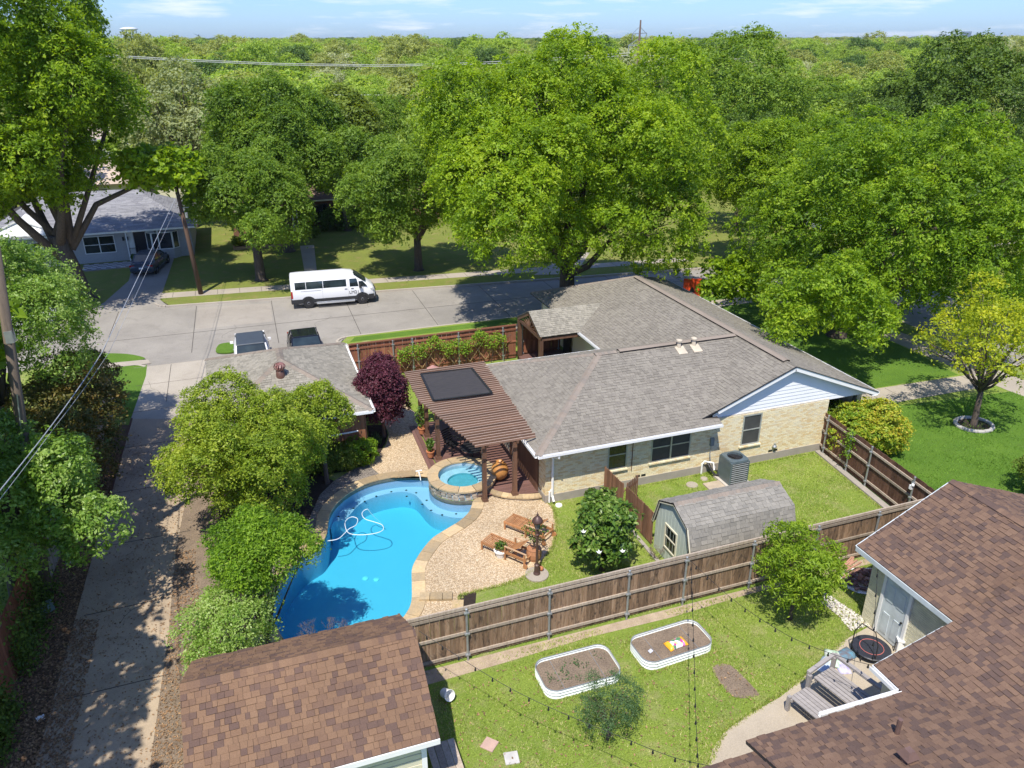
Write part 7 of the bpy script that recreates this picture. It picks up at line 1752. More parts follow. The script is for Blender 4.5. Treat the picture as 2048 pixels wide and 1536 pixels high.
mb = MB(); mb.beam((-1, 74.15, 2.5), (5.15, 74.15, 2.5), .05, .16); mb.beam((5.15, 76.45, 2.6), (21, 76.45, 2.6), .05, .14); mb.box((4.6, 73.6, 1.25), (.14, .14, 2.5)); mb.tube([(5.0, 74.3, 2.5), (5.0, 74.5, .1)], .05, 6); wpart(mb, 'trim', M['cream'], H7)
# planter box with small shrubs
px_ = root('timber_planter', (1.4, 71.2, 0), 'low timber-edged planting bed in front of the brown house', 'planting bed')
for (a, b_) in (((-2.2, -1, .12), (2.2, -1, .12)), ((-2.2, -1, .12), (-2.2, .9, .12)), ((2.2, -1, .12), (2.2, .9, .12))): MB().beam(a, b_, .14, .22).build('timber', mat('tan_timber', (.42, .27, .15)), px_)
MB().poly([(-2.2, -1), (2.2, -1), (2.2, 1), (-2.2, 1)], .1).build('soil', mat('orange_mulch', (.40, .21, .10), rough=1), px_)
# far houses showing between the trees
def far_house(name, cx, cy, lx, ly, ez, rz_, roofm, wallm, label, rot=0.0):
    rt = root(name, (cx, cy, 0), label, 'house', rz=rot); MB().box((0, 0, ez / 2), (lx - .9, ly - .9, ez)).build('wall', wallm, rt); mb = MB(); hx, hy = lx / 2, ly / 2
    roof_deck(mb, [(-hx, -hy, ez), (hx, -hy, ez), (hx - hy, 0, rz_), (-hx + hy, 0, rz_)], .15); roof_deck(mb, [(-hx, hy, ez), (hx, hy, ez), (hx - hy, 0, rz_), (-hx + hy, 0, rz_)], .15); roof_deck(mb, [(-hx, -hy, ez), (-hx, hy, ez), (-hx + hy, 0, rz_)], .15); roof_deck(mb, [(hx, -hy, ez), (hx, hy, ez), (hx - hy, 0, rz_)], .15)
    mb.build('roof', roofm, rt)
    for k in range(3): window(rt, (cx - hx + .45 + lx * (.12 + .28 * k), cy - hy + .43, 0), (1, 0, 0), 1.4, .9, 2.1, M['white'], kind='single')
    MB().box((hx * .3, .5, rz_ + .1), (.7, .5, 1.4)).build('chimney', rbm, rt)
far_house('far_house', -13, 98, 17, 9, 2.6, 4.6, M['sh_pale'], M['cream'], 'pale tan-roofed house behind the grey house on the left')
far_house('far_house', -14, 117, 20, 9, 2.7, 4.9, M['sh_slate'], mat('white_far_wall', (.62, .60, .58)), 'slate-roofed white house two rows back on the left')
far_house('far_house', -14, 136, 22, 10, 2.7, 5.0, M['sh_pale'], M['cream'], 'pink-tan roofed house three rows back on the left')
far_house('far_house', 33, 92, 18, 10, 2.7, 4.9, M['sh_rust'], rbm, 'brown-roofed house hidden behind the big central tree')
far_house('far_house', 58, 64, 14, 10, 3.2, 5.2, M['sh_slate'], mat('blue_grey_siding', (.42, .47, .52)), 'blue-grey sided house at the right edge beyond the side street')
far_house('far_house', 88, 104, 18, 10, 2.7, 4.9, M['sh_slate'], M['cream'], 'slate-roofed house far right under dark trees')
# ================================================================ trees
M['leaf_main'] = leafmat('leaf_bright_green', [(.045, .095, .006), (.135, .235, .008), (.245, .37, .012), (.36, .46, .025)], .42)
M['leaf_lime'] = leafmat('leaf_lime_green', [(.07, .13, .008), (.17, .28, .015), (.27, .39, .025), (.37, .46, .05)], .42)
M['leaf_dark'] = leafmat('leaf_dark_green', [(.035, .07, .010), (.085, .15, .018), (.15, .235, .03)], .32)
M['leaf_olive'] = leafmat('leaf_olive_green', [(.06, .10, .014), (.16, .225, .028), (.27, .34, .055)], .38)
M['leaf_oak'] = leafmat('leaf_oak_green', [(.05, .11, .012), (.15, .27, .035), (.27, .40, .08), (.42, .52, .2)], .38, .38)
M['leaf_yellowgreen'] = leafmat('leaf_yellow_green', [(.045, .085, .008), (.14, .22, .014), (.25, .34, .026), (.38, .44, .05)], .36)
M['leaf_yellow'] = leafmat('leaf_yellow', [(.16, .24, .015), (.36, .42, .02), (.56, .54, .03)], .45)
M['leaf_maple'] = leafmat('leaf_purple_maple', [(.035, .010, .018), (.09, .022, .038), (.16, .045, .065)], .25)
M['leaf_photinia'] = leafmat('leaf_photinia', [(.035, .09, .008), (.11, .22, .012), (.20, .34, .02), (.30, .43, .04)], .4)
M['leaf_magnolia'] = leafmat('leaf_magnolia', [(.025, .06, .010), (.06, .13, .018), (.13, .22, .03), (.36, .42, .14)], .18, .28)
M['leaf_rustbush'] = leafmat('leaf_rust_bush', [(.035, .05, .014), (.08, .10, .022), (.15, .13, .03), (.32, .20, .05)], .26)
M['leaf_goldhedge'] = leafmat('leaf_gold_hedge', [(.08, .16, .012), (.18, .30, .02), (.36, .40, .03), (.52, .42, .05)], .32)
M['leaf_corner'] = leafmat('leaf_corner_green', [(.04, .095, .006), (.13, .235, .010), (.235, .36, .014), (.35, .45, .03)], .42)
M['leaf_verge'] = leafmat('leaf_verge_green', [(.045, .10, .012), (.14, .24, .022), (.25, .36, .04)], .42)
M['leaf_pale'] = leafmat('leaf_pale_green', [(.16, .20, .08), (.27, .32, .14), (.36, .40, .20)], .35)
M['leaf_feather'] = leafmat('leaf_feathery', [(.04, .09, .03), (.08, .15, .055), (.11, .19, .07)], .35)
def crown_arrays(c, R, n_leaves, leaf, seed, lobes=26, lobe_f=.36, clump_r=.55, per=26, droop=0.0, low=-.55, hollow=.62, up=.5, gap=.0, rough=.13):
    rs = np.random.RandomState(seed); c = np.array(c, float); R = np.array(R, float)
    i = np.arange(lobes); ph = np.arccos(np.clip(1 - (1 - low) * (i + .5) / lobes, -1, 1)); th = i * 2.39996 + rs.uniform(0, .6, lobes)
    d = np.stack([np.sin(ph) * np.cos(th), np.sin(ph) * np.sin(th), np.cos(ph)], 1); d += rs.normal(size=d.shape) * .10
    L_ = d * R * rs.uniform(hollow - rough, hollow + rough * 1.1, (lobes, 1)); lr = R.mean() * lobe_f * rs.uniform(.62, 1.3, lobes)
    L_ = np.vstack([L_, np.zeros((1, 3))]); lr = np.append(lr, R.min() * .55)
    K = max(8, n_leaves // per); w = lr ** 2; pick = rs.choice(len(lr), K * 3, p=w / w.sum())
    v = rs.normal(size=(K * 3, 3)); v[:, 2] += .35; v /= np.linalg.norm(v, axis=1)[:, None]
    P = L_[pick] + v * lr[pick][:, None] * rs.uniform(.78, 1.22, (K * 3, 1))
    D = np.linalg.norm(P[:, None, :] - L_[None], axis=2) / lr[None]; D[np.arange(len(P)), pick] = 9
    ok = D.min(1) > .80
    if gap: ok &= rs.uniform(size=len(P)) > gap
    P, v = P[ok][:K], v[ok][:K]
    K = len(P); n_ = K * per; ci = np.repeat(np.arange(K), per)
    ax = v * .6 + np.array([0, 0, up]); ax /= np.linalg.norm(ax, axis=1)[:, None]
    off = rs.normal(size=(n_, 3)); a = ax[ci]; along = (off * a).sum(1)[:, None]; off = off - a * along * .62
    cr = clump_r * .8 * rs.uniform(.45, 1.5, K); off *= (cr[ci] * .42)[:, None]
    Q = P[ci] + off; Q[:, 2] -= droop * (np.linalg.norm(off[:, :2], axis=1) ** 2) / max(clump_r, .1)
    nr = v[ci] * .55 + np.array([0, 0, .55]) + rs.normal(size=(n_, 3)) * .55
    rv = np.clip(rs.uniform(0, 1, K)[ci] * .5 + rs.uniform(0, 1, n_) * .42 + .03, 0, 1)
    return Q + c, nr, leaf * rs.uniform(.65, 1.25, n_), rv, rs, L_ + c, lr
def tree(name, base, label, H_, R, z0, trunk_r, leafm, n_leaves, leaf, seed, cat='tree', lobes=26, lobe_f=.36, clump_r=.55, per=26, limbs=9, lean=(0, 0), fork=None, bark='bark', group=None, tri=False, aspect=.5, **k):
    if n_leaves >= 36000 and R[0] > 3.5: tri = True; n_leaves = int(n_leaves * 1.75); leaf *= .80; per = int(per * 1.25); clump_r *= .9
    rt = root(name, base, label, cat, group); cz = (z0 + H_) / 2; rz = (H_ - z0) / 2
    c = (lean[0], lean[1], cz)
    Q, nr, sz, rv, rs, LB, lr = crown_arrays(c, (R[0], R[1], rz), n_leaves, leaf, seed, lobes, lobe_f, clump_r, per, **k)
    leaf_mesh('crown', M[leafm], Q, nr, sz, rv, rs, rt, aspect=aspect, tri=tri)
    mb = MB(); r2 = random.Random(seed); fz = fork if fork is not None else z0 + rz * .35
    fp = Vector((lean[0] * .35, lean[1] * .35, fz))
    mb.tube([(0, 0, -.05), (0, 0, .12), (fp.x * .3, fp.y * .3, fz * .4), fp], [trunk_r * 1.7, trunk_r * 1.15, trunk_r, trunk_r * .85], 12)
    idx = list(range(len(LB) - 1)); r2.shuffle(idx)
    for j in idx[:limbs]:
        e = Vector(LB[j]); m_ = fp.lerp(e, .5) + Vector((r2.uniform(-.3, .3), r2.uniform(-.3, .3), r2.uniform(0, .8))) * (R[0] * .12); 
        s1 = fp - Vector((0, 0, trunk_r * r2.uniform(0, 3)))
        q1 = s1.lerp(m_, .5) + Vector((0, 0, -.05 * R[0])); mb.tube([s1, q1, m_, m_.lerp(e, .6), e], [trunk_r * .55, trunk_r * .42, trunk_r * .28, trunk_r * .17, trunk_r * .07], 7)
        for q in range(2): e2 = e + Vector((r2.uniform(-1, 1), r2.uniform(-1, 1), r2.uniform(-.2, .8))) * float(lr[j]) * .8; mb.tube([m_.lerp(e, .4), m_.lerp(e2, .7), e2], [trunk_r * .14, trunk_r * .08, .01], 5)
    mb.build('trunk', M[bark], rt, smooth=True); return rt
# the big tree behind the house
tree('shade_tree', (19.56, 45.42 - .3, 0), 'biggest bright green shade tree, in the middle behind the shingle roof', 15.9, (10.1, 7.6), 3.3, .5, 'leaf_main', 165000, .135, 101, lobes=56, lobe_f=.24, clump_r=.72, per=34, limbs=16, lean=(-.5, -.5), fork=4.0, droop=.25, hollow=.70, low=-.75)
tree('shade_tree', (33.3, 35.5, 0), 'broad bright green tree overhanging the corner lawn, with low front limbs', 12.0, (9.2, 9.8), .8, .45, 'leaf_corner', 140000, .125, 102, lobes=52, lobe_f=.25, clump_r=.65, per=34, limbs=12, fork=3.0, droop=.3, hollow=.70, low=-.75, lean=(2.5, -.8))
tree('shade_tree', (39.5, 48.5, 0), 'green crown rising just behind the broad corner tree', 11.0, (7.0, 6.5), 3.5, .4, 'leaf_main', 66000, .145, 103, lobes=36, lobe_f=.27, clump_r=.75, per=30, fork=4.0, hollow=.70)
b2_ = GY(1462, 560, 38.5); a_ = crown_arrays((b2_.x - 33.3, 2.6, b2_.z), (2.3, 2.2, 1.5), 8000, .125, 145, lobes=12, lobe_f=.36, clump_r=.6); leaf_mesh('foliage', M['leaf_main'], a_[0], a_[1], a_[2], a_[3], a_[4], [o for o in bpy.data.objects if o.name == 'shade_tree.001'][0])
b2_ = GY(1650, 612, 29.5); a_ = crown_arrays((b2_.x - 33.3, -6.0, b2_.z), (4.2, 2.6, 1.9), 22000, .095, 147, lobes=20, lobe_f=.30, clump_r=.5); leaf_mesh('foliage', M['leaf_corner'], a_[0], a_[1], a_[2], a_[3], a_[4], [o for o in bpy.data.objects if o.name == 'shade_tree.001'][0], tri=True)
# left big tree across the street, with a huge forked trunk
t1 = tree('shade_tree', (-11.0, 59.0, 0), 'tall bright green tree with huge forked trunk at the upper left', 21.0, (8.6, 7.0), 6.2, .6, 'leaf_main', 105000, .17, 104, lobes=44, lobe_f=.26, clump_r=1.0, per=30, limbs=5, lean=(-2.0, -.5), fork=4.6, droop=.25, hollow=.72, gap=.08, low=-.85)
mb = MB()
for pts, r0 in (([(0, 0, 3.6), (2.0, .3, 6.4), (5.0, .6, 7.6), (8.5, 0, 8.0)], .24), ([(0, 0, 3.6), (-2.0, 0, 6.3), (-4.0, .3, 9.5), (-5, 0, 12)], .24), ([(0, 0, 4), (.3, .2, 8), (1.2, 0, 12), (1, 0, 16)], .3), ([(0, 0, 4), (-1, .4, 8), (-1.4, .4, 13), (-2, 0, 17)], .28), ([(0, 0, 3.8), (1.6, -.3, 7.0), (3.5, -.5, 11), (4.5, 0, 14)], .22)): mb.tube(pts, [r0, r0 * .8, r0 * .55, r0 * .25], 9)
mb.build('limb', M['bark'], t1, smooth=True)
a_ = crown_arrays((6.6, -.5, 8.6), (3.2, 2.4, 1.6), 7000, .22, 144, lobes=12, lobe_f=.34, clump_r=.8); leaf_mesh('foliage', M['leaf_main'], a_[0], a_[1], a_[2], a_[3], a_[4], t1)
a_ = crown_arrays((-2.6, -1.2, 8.0), (5.2, 3.0, 1.7), 15000, .16, 146, lobes=16, lobe_f=.28, clump_r=.8); leaf_mesh('foliage', M['leaf_main'], a_[0], a_[1], a_[2], a_[3], a_[4], t1, tri=True)
tree('shade_tree', (.9, 59.9, 0), 'mid green tree on the far verge left of the van', 9.2, (4.6, 4.2), 3.0, .34, 'leaf_verge', 36000, .15, 105, lobes=20, clump_r=.75, per=26, fork=3.2, droop=.4, low=-.7, rough=.30, gap=.15)
tree('dark_tree', (3.6, 68.2, 0), 'large dusky green tree behind the far verge tree', 13.3, (6.6, 5.5), 4.0, .4, 'leaf_verge', 62000, .17, 106, lobes=32, lobe_f=.27, clump_r=.9, per=26, fork=5, hollow=.68, rough=.26, gap=.15)
tree('street_tree', (12.7, 58.6, 0), 'dusky loose-crowned tree on the far lawn right of the van', 10.6, (5.6, 5.0), 2.2, .3, 'leaf_verge', 46000, .15, 107, rough=.28, lobes=24, lobe_f=.29, clump_r=.8, per=24, fork=3, gap=.12, low=-.7)
tree('street_tree', (9.5, 74.5, 0), 'olive tree behind the brown house', 12.6, (4.2, 4.2), 4.5, .3, 'leaf_olive', 30000, .17, 108, lobes=22, clump_r=.9, per=26)
tree('bare_tree', (-4.2, 81.0, 0), 'pale half-bare tree between the upper left tree and the dusky tree', 14.2, (5.6, 4.2), 3.0, .3, 'leaf_pale', 15000, .17, 109, lobes=30, lobe_f=.26, clump_r=.8, per=16, limbs=28, bark='bark_pale' if False else 'bark', gap=.2, fork=4)
# near left oaks
tree('oak_tree', (-9.9, 33.2, 0), 'glossy light green oak at the left edge above the street corner', 9.7, (4.2, 4.6), 4.3, .22, 'leaf_oak', 52000, .085, 110, rough=.24, lobes=32, lobe_f=.27, clump_r=.5, per=26, fork=3.6, droop=.2)
tree('oak_tree', (-8.2, 23.6, 0), 'glossy light green oak at the left edge over the alley verge', 6.3, (2.9, 2.7), 1.4, .2, 'leaf_oak', 50000, .068, 111, rough=.26, lobes=32, lobe_f=.27, clump_r=.42, per=26, fork=3.0, droop=.2, lean=(.7, .3))
tree('rust_bush', (-7.9, 33.2, 0), 'big dark bush with reddish new leaves over the pale alley fence', 5.1, (1.9, 4.9), .2, .1, 'leaf_rustbush', 36000, .07, 112, 'bush', lean=(.45, -.5), lobes=34, lobe_f=.28, clump_r=.4, per=24, fork=.7, low=-.8)
# garden trees
tree('holly_tree', (-.95, 26.3, 0), 'wide yellow-green tree in front of the grey garage roof', 5.6, (2.75, 3.3), .7, .14, 'leaf_yellowgreen', 84000, .05, 113, lobes=40, lobe_f=.25, clump_r=.34, per=32, fork=1.4, rough=.24, droop=.3, limbs=14, low=-.75)
tree('holly_tree', (1.9, 28.35, 0), 'smaller yellow-green tree against the garage wall on its right', 4.5, (1.5, 1.2), 1.7, .09, 'leaf_yellowgreen', 18000, .05, 114, lobes=16, lobe_f=.32, clump_r=.3, rough=.22, per=26, fork=1.5)
tree('photinia', (-.9, 19.3, 0), 'bright green multi-stemmed shrub tree leaning over the pool edge', 4.0, (1.75, 1.35), 2.2, .08, 'leaf_photinia', 34000, .052, 115, rough=.34, lobes=17, lobe_f=.33, clump_r=.32, per=26, fork=.5, limbs=16, lean=(-.05, .35), aspect=.36, low=-.35, gap=.12)
tree('shrub_tree', (-1.9, 18.4, 0), 'grey-green twiggy shrub below the bright photinia', 3.0, (1.25, 1.4), .4, .07, 'leaf_oak', 17000, .042, 116, 'shrub', lobes=20, lobe_f=.30, clump_r=.3, per=22, fork=.4, limbs=14, gap=.25, rough=.25)
dt_ = root('bare_shrub', (.55, 18.3, 0), 'leafless twiggy shrub at the pool edge above the brown garage roof', 'shrub'); mb = MB()
def twig(p, d, l_, r_, k):
    e = p + d * l_; mb.tube([p, p.lerp(e, .5) + Vector((rnd.uniform(-.05, .05), rnd.uniform(-.05, .05), 0)), e], [r_, r_ * .8, r_ * .6], 5)
    if k > 0:
        for q in range(3): twig(e, (d + Vector((rnd.uniform(-.7, .7), rnd.uniform(-.7, .7), rnd.uniform(-.1, .5)))).normalized(), l_ * .72, r_ * .6, k - 1)
for q in range(3): twig(Vector((0, 0, 0)), Vector((rnd.uniform(-.5, .6), rnd.uniform(-.5, .5), 1)).normalized(), .5, .016, 4)
mb.build('branches', mat('grey_twig', (.20, .15, .11)), dt_)
tree('maple_tree', (4.85, 31.6, 0), 'dark purple Japanese maple between the garage and pergola', 4.3, (1.08, 1.05), .35, .08, 'leaf_maple', 34000, .055, 117, lobes=26, lobe_f=.32, clump_r=.34, per=26, fork=1.2, droop=.5, low=-.8)
mg = tree('magnolia', (10.0, 19.5, 0), 'glossy dark magnolia shrub with white flowers on the middle lawn', 3.0, (1.08, 1.05), .25, .07, 'leaf_magnolia', 7200, .105, 118, lobes=22, lobe_f=.34, clump_r=.3, per=16, fork=.7, low=-.8, aspect=.42)
for px, py, z in ((1230, 1027, 2.5), (1167, 1066, 2.0), (1198, 1107, 1.7), (1245, 1105, 1.5)):
    v = G(px, py, z) - mg.location; 
    for q in range(5): o = MB().add([(0, 0, 0), (.05, .03, .03), (.12, 0, .06), (.05, -.03, .03)], ((0, 1, 2, 3),)).build('petal', M['white'], mg); o.location = v; o.rotation_euler = (0, -.2, q * 2 * pi / 5)
tree('young_tree', (14.45, 15.3, 0), 'young lime green tree on the near lawn against the long fence', 3.45, (1.25, 1.1), .75, .055, 'leaf_lime', 10500, .068, 119, lobes=18, lobe_f=.32, clump_r=.33, per=18, fork=1.0, droop=.3, gap=.3, rough=.25, aspect=.3, limbs=14, low=-.7)
tree('mimosa_tree', (7.12, 13.05, 0), 'feathery blue-green sapling in front of the empty raised bed', 1.95, (.85, .75), .55, .03, 'leaf_feather', 7500, .022, 120, lobes=16, lobe_f=.36, clump_r=.26, per=40, fork=.6, gap=.15, limbs=12)
tree('yellow_tree', (31.0, 23.6, 0), 'young tree with bright yellow-green leaves in the stone ring', 6.4, (3.0, 2.8), 1.9, .13, 'leaf_yellow', 9500, .075, 121, lobes=30, lobe_f=.24, clump_r=.5, per=18, fork=2.0, gap=.3, limbs=22, hollow=.74, lean=(-.3, 0))
gh_ = G(1733, 868, .9)
tree('gold_hedge', (gh_.x, gh_.y, 0), 'rounded hedge bush with gold and orange leaves by the dark fence', 2.2, (1.55, 1.4), .1, .05, 'leaf_goldhedge', 24000, .062, 122, 'bush', lobes=26, lobe_f=.36, clump_r=.25, per=22, fork=.5, hollow=.66, low=-.7)
tree('gold_hedge', (23.6, 24.4, 0), 'small green-gold shrub tucked under the white gable corner', 1.9, (.9, .7), .1, .04, 'leaf_yellowgreen', 6000, .06, 123, 'bush', lobes=12, fork=.5, clump_r=.25)
tree('garden_shrub', (28.2, 17.2, 0), 'olive shrub at the right edge above the brown roof', 1.9, (1.5, 1.7), .1, .05, 'leaf_olive', 14000, .06, 124, 'bush', lobes=18, clump_r=.3, fork=.5)
bush_rows = [((640, 942), .65, .75, 'leaf_dark', 'dark round clipped bush at the left of the garage wall row'), ((664, 940), .62, .8, 'leaf_olive', 'second round clipped bush along the garage wall'), ((693, 934), .62, .85, 'leaf_olive', 'third round clipped bush along the garage wall'), ((726, 926), .55, .9, 'leaf_photinia', 'bright lime clipped bush at the garage wall corner')]
for i, ((px, py), r_, h_, lm, lab) in enumerate(bush_rows):
    tree('clipped_bush', G(px, py), lab, h_ + .3, (r_ + .1, r_), .02, .03, lm, 6500, .04, 130 + i, 'bush', lobes=16, lobe_f=.42, clump_r=.18, per=20, fork=.3, hollow=.6, low=-.8, limbs=5)
for i, (px, py, r_, lab) in enumerate([(745, 885, .5, 'strappy green plant in the mulch under the purple maple'), (540, 1045, .7, 'strappy grey-green iris clump in the mulch bed by the pool'), (1278, 0, 0, '')][:2]):
    rt = root('iris_clump', G(px, py), lab, 'plant'); mb = MB()
    for q in range(90):
        t_ = rnd.uniform(0, 2 * pi); b_ = Vector((rnd.uniform(-1, 1) * r_ * .8, rnd.uniform(-1, 1) * r_ * .8, 0)); l_ = rnd.uniform(.25, .5); d_ = Vector((cos(t_), sin(t_), 0)) * l_ * .6; s_ = Vector((-sin(t_), cos(t_), 0)) * .018
        mb.add([b_ - s_, b_ + s_, b_ + d_ * .5 + s_ + Vector((0, 0, l_ * .7)), b_ + d_ * .5 - s_ + Vector((0, 0, l_ * .7)), b_ + d_ + Vector((0, 0, l_ * .75))], ((0, 1, 2, 3), (3, 2, 4)))
    mb.build('leaves', M['leaf_feather'], rt)
sp1 = root('small_shrub', G(1182, 995), 'tiny green shrub in bare soil below the kitchen window', 'shrub'); leafball('leaves', M['leaf_mid'], (0, 0, .18), .3, 220, .06, 9, .7, sp1)
dz_ = root('dead_shrub', G(1312, 1118), 'small dry twiggy shrub at the corner of the green shed', 'shrub'); mb = MB()
for q in range(6): twig(Vector((0, 0, 0)), Vector((rnd.uniform(-.8, .4), rnd.uniform(-.8, .5), 1)).normalized(), .22, .01, 3)
mb.build('branches', bpy.data.materials['grey_twig'], dz_)
# planter shrubs of the brown house, dark hedge under its windows
for i, (x, y) in enumerate(((-.3, 71.2), (1.0, 71.4), (2.2, 71.3), (3.3, 71.0), (6.2, 72.6))):
    tree('porch_bush', (x, y, 0), ['leftmost low bush in the timber planter', 'second low bush in the timber planter', 'lime bush in the middle of the timber planter', 'bush at the planter end beside the walk', 'round bush right of the brown house walk'][i], .9, (.6, .5), .02, .03, 'leaf_olive', 2200, .08, 150 + i, 'bush', lobes=10, clump_r=.25, per=16, fork=.3, limbs=3)
tree('porch_hedge', (9.5, 75.3, 0), 'dark hedge beneath the brown house windows', 1.7, (3.6, .9), .02, .05, 'leaf_dark', 9000, .10, 156, 'hedge', lobes=22, lobe_f=.3, clump_r=.4, per=18, fork=.4, limbs=4)
# vine on the trellis
rs = np.random.RandomState(5); n_ = 3400; xs = rs.uniform(6.9, 13.0, n_) ; k_ = np.sin(xs * 2.3) * .16 + np.sin(xs * 5.1) * .12
zz = 1.62 + k_ * 1.2 + rs.normal(size=n_) * .11 - .10 * (rs.uniform(size=n_) ** 3) * 6; keep = (rs.uniform(size=n_) < .55 + .45 * np.sin(xs * 3.7) ** 2) & (zz > .3)
P = np.stack([xs, 38.3 - np.abs(rs.normal(size=n_)) * .09, zz], 1)[keep]
vn = root('climbing_vine', (10, 38.5, 0), 'bright green vine climbing along the trellis on the red fence', 'vine')
leaf_mesh('foliage', M['leaf_photinia'], P - np.array([10, 38.5, 0]), np.array([0, -.7, .7]) + rs.normal(size=P.shape) * .5, .055 * rs.uniform(.6, 1.2, len(P)), rs.uniform(0, 1, len(P)), rs, vn)
mb = MB()
for k in range(9): x = 6.9 + k * .75; mb.tube([(x - 10, -.12, 0), (x - 9.9, -.15, .7), (x - 10.2, -.14, 1.2), (x - 9.6, -.15, 1.6)], .015, 5)
mb.build('stem', M['bark'], vn)
vf = root('fence_vine', (22.3, 22.1, 0), 'small green vine hanging over the dark brown fence', 'vine'); P = np.stack([rs.normal(size=260) * .12, rs.normal(size=260) * .14, rs.uniform(.7, 1.95, 260)], 1); leaf_mesh('foliage', M['leaf_photinia'], P, rs.normal(size=P.shape) + np.array([-.5, -.5, .5]), .06 * rs.uniform(.6, 1.2, 260), rs.uniform(0, 1, 260), rs, vf)
iv = root('ivy', (-7.7, 22.6, 0), 'dark ivy mat over the red fence and foot of the utility pole', 'ivy'); n_ = 5200; P = np.stack([rs.normal(size=n_) * .28, rs.uniform(-2.2, 2.0, n_), np.abs(rs.normal(size=n_)) * .75], 1); leaf_mesh('foliage', M['leaf_dark'], P, rs.normal(size=P.shape) * .6 + np.array([.6, -.2, .5]), .06 * rs.uniform(.6, 1.2, n_), rs.uniform(0, 1, n_), rs, iv)
iv = root('ivy', (-7.65, 18.2, 0), 'dark ivy patch spilling over the red fence at the lower left', 'ivy'); n_ = 2600; P = np.stack([rs.normal(size=n_) * .22, rs.uniform(-1.2, 1.1, n_), np.abs(rs.normal(size=n_)) * .7], 1); leaf_mesh('foliage', M['leaf_dark'], P, rs.normal(size=P.shape) * .6 + np.array([.6, -.2, .5]), .06 * rs.uniform(.6, 1.2, n_), rs.uniform(0, 1, n_), rs, iv)
ub = root('utility_box', G(92, 1222), 'small pale green utility box in the leaf litter by the ivy', 'utility box', rz=.4); o = MB().box((0, 0, .14), (.5, .34, .28), taper=.92).build('box', mat('pale_green_box', (.24, .34, .29), rough=.6), ub); bevel(o, .03, 2)
pw = root('paper_scrap', G(81, 1437), 'scrap of white paper at the alley edge lower left', 'litter', rz=.3); MB().box((0, 0, .015), (.2, .16, .012), M4=Matrix.Rotation(.2, 3, 'X')).build('paper', M['white'], pw)
pw = root('paper_scrap', G(137, 1127), 'scrap of white paper in the leaves beside the ivy', 'litter'); MB().box((0, 0, .02), (.22, .14, .012), M4=Matrix.Rotation(.3, 3, 'X')).build('paper', M['white'], pw)
wd_ = root('bed_weeds', bed1.location + Vector((0, 0, .19)), 'sprigs of green weeds growing in the emptier raised bed', 'weeds'); rs = np.random.RandomState(3); n_ = 160; c_ = rs.uniform(-1, 1, (16, 2))[rs.randint(0, 16, n_)] * [.9, .45] + rs.normal(size=(n_, 2)) * .07; leaf_mesh('leaves', M['leaf_feather'], np.concatenate([c_, rs.uniform(.0, .08, (n_, 1))], 1), rs.normal(size=(n_, 3)) * .4 + [0, 0, 1], .03 * rs.uniform(.5, 1.3, n_), rs.uniform(0, 1, n_), rs, wd_)
# ---------------------------------------------------------------- grass blades and leaf litter (stuff)
def poly_sample(poly, n_, rs, excl=()):
    xs = [p[0] for p in poly]; ys = [p[1] for p in poly]; out = np.empty((0, 2))
    def ins(P, pl):
        x, y = P[:, 0], P[:, 1]; c = np.zeros(len(P), bool); j = len(pl) - 1
        for i in range(len(pl)):
            xi, yi = pl[i]; xj, yj = pl[j]; cond = ((yi > y) != (yj > y)) & (x < (xj - xi) * (y - yi) / ((yj - yi) + 1e-12) + xi); c ^= cond; j = i
        return c
    while len(out) < n_:
        P = np.stack([rs.uniform(min(xs), max(xs), n_ * 2), rs.uniform(min(ys), max(ys), n_ * 2)], 1); m_ = ins(P, poly)
        for e in excl: m_ &= ~ins(P, e)
        out = np.vstack([out, P[m_]])
    return out[:n_]
def grass(name, poly, n_, hgt, matl, seed, excl=(), z=.004, wdt=.012, patch=.9):
    rs = np.random.RandomState(seed); P = poly_sample(poly, n_, rs, excl); v = np.empty((n_, 3, 3)); t_ = rs.uniform(0, 2 * pi, n_); d = np.stack([np.cos(t_), np.sin(t_)], 1); h = hgt * rs.uniform(.4, 1.3, n_); ln = rs.normal(size=(n_, 2)) * .5
    f_ = np.sin(P[:, 0] * 1.3 + 2 * np.sin(P[:, 1] * .7)) + np.sin(P[:, 1] * 1.9 + 1.5 * np.sin(P[:, 0] * 1.1)) + .8 * np.sin(P[:, 0] * 4.1 + P[:, 1] * 3.3); thin = rs.uniform(size=n_) < np.clip(.55 - f_ * .33, .0, .95) * patch; h = h * np.where(thin, .15, 1); B = np.concatenate([P, np.full((n_, 1), z)], 1); v[:, 0] = B; v[:, 1] = B; v[:, 0, :2] -= d * wdt; v[:, 1, :2] += d * wdt; v[:, 2, :2] = P + ln * h[:, None]; v[:, 2, 2] = z + h
    me = bpy.data.meshes.new(name); me.vertices.add(n_ * 3); me.vertices.foreach_set('co', v.reshape(-1).astype(np.float32)); me.loops.add(n_ * 3); me.loops.foreach_set('vertex_index', np.arange(n_ * 3, dtype=np.int32)); me.polygons.add(n_); me.polygons.foreach_set('loop_start', np.arange(0, n_ * 3, 3, dtype=np.int32))
    at = me.attributes.new('rnd', 'FLOAT', 'FACE'); at.data.foreach_set('value', rs.uniform(0, 1, n_).astype(np.float32)); me.materials.append(matl); me.update(); me.validate()
    o = bpy.data.objects.new(name, me); COL.objects.link(o); return tag(o, kind='stuff')
path_ex = [(7.3, 9.0), g2(1415, 1536), g2(1425, 1500), g2(1450, 1462), g2(1500, 1428), g2(1560, 1395), g2(1600, 1362), g2(1640, 1320), g2(1690, 1280), g2(1735, 1255), (16.7, 14.3), (16.7, 9), (12, 9)]
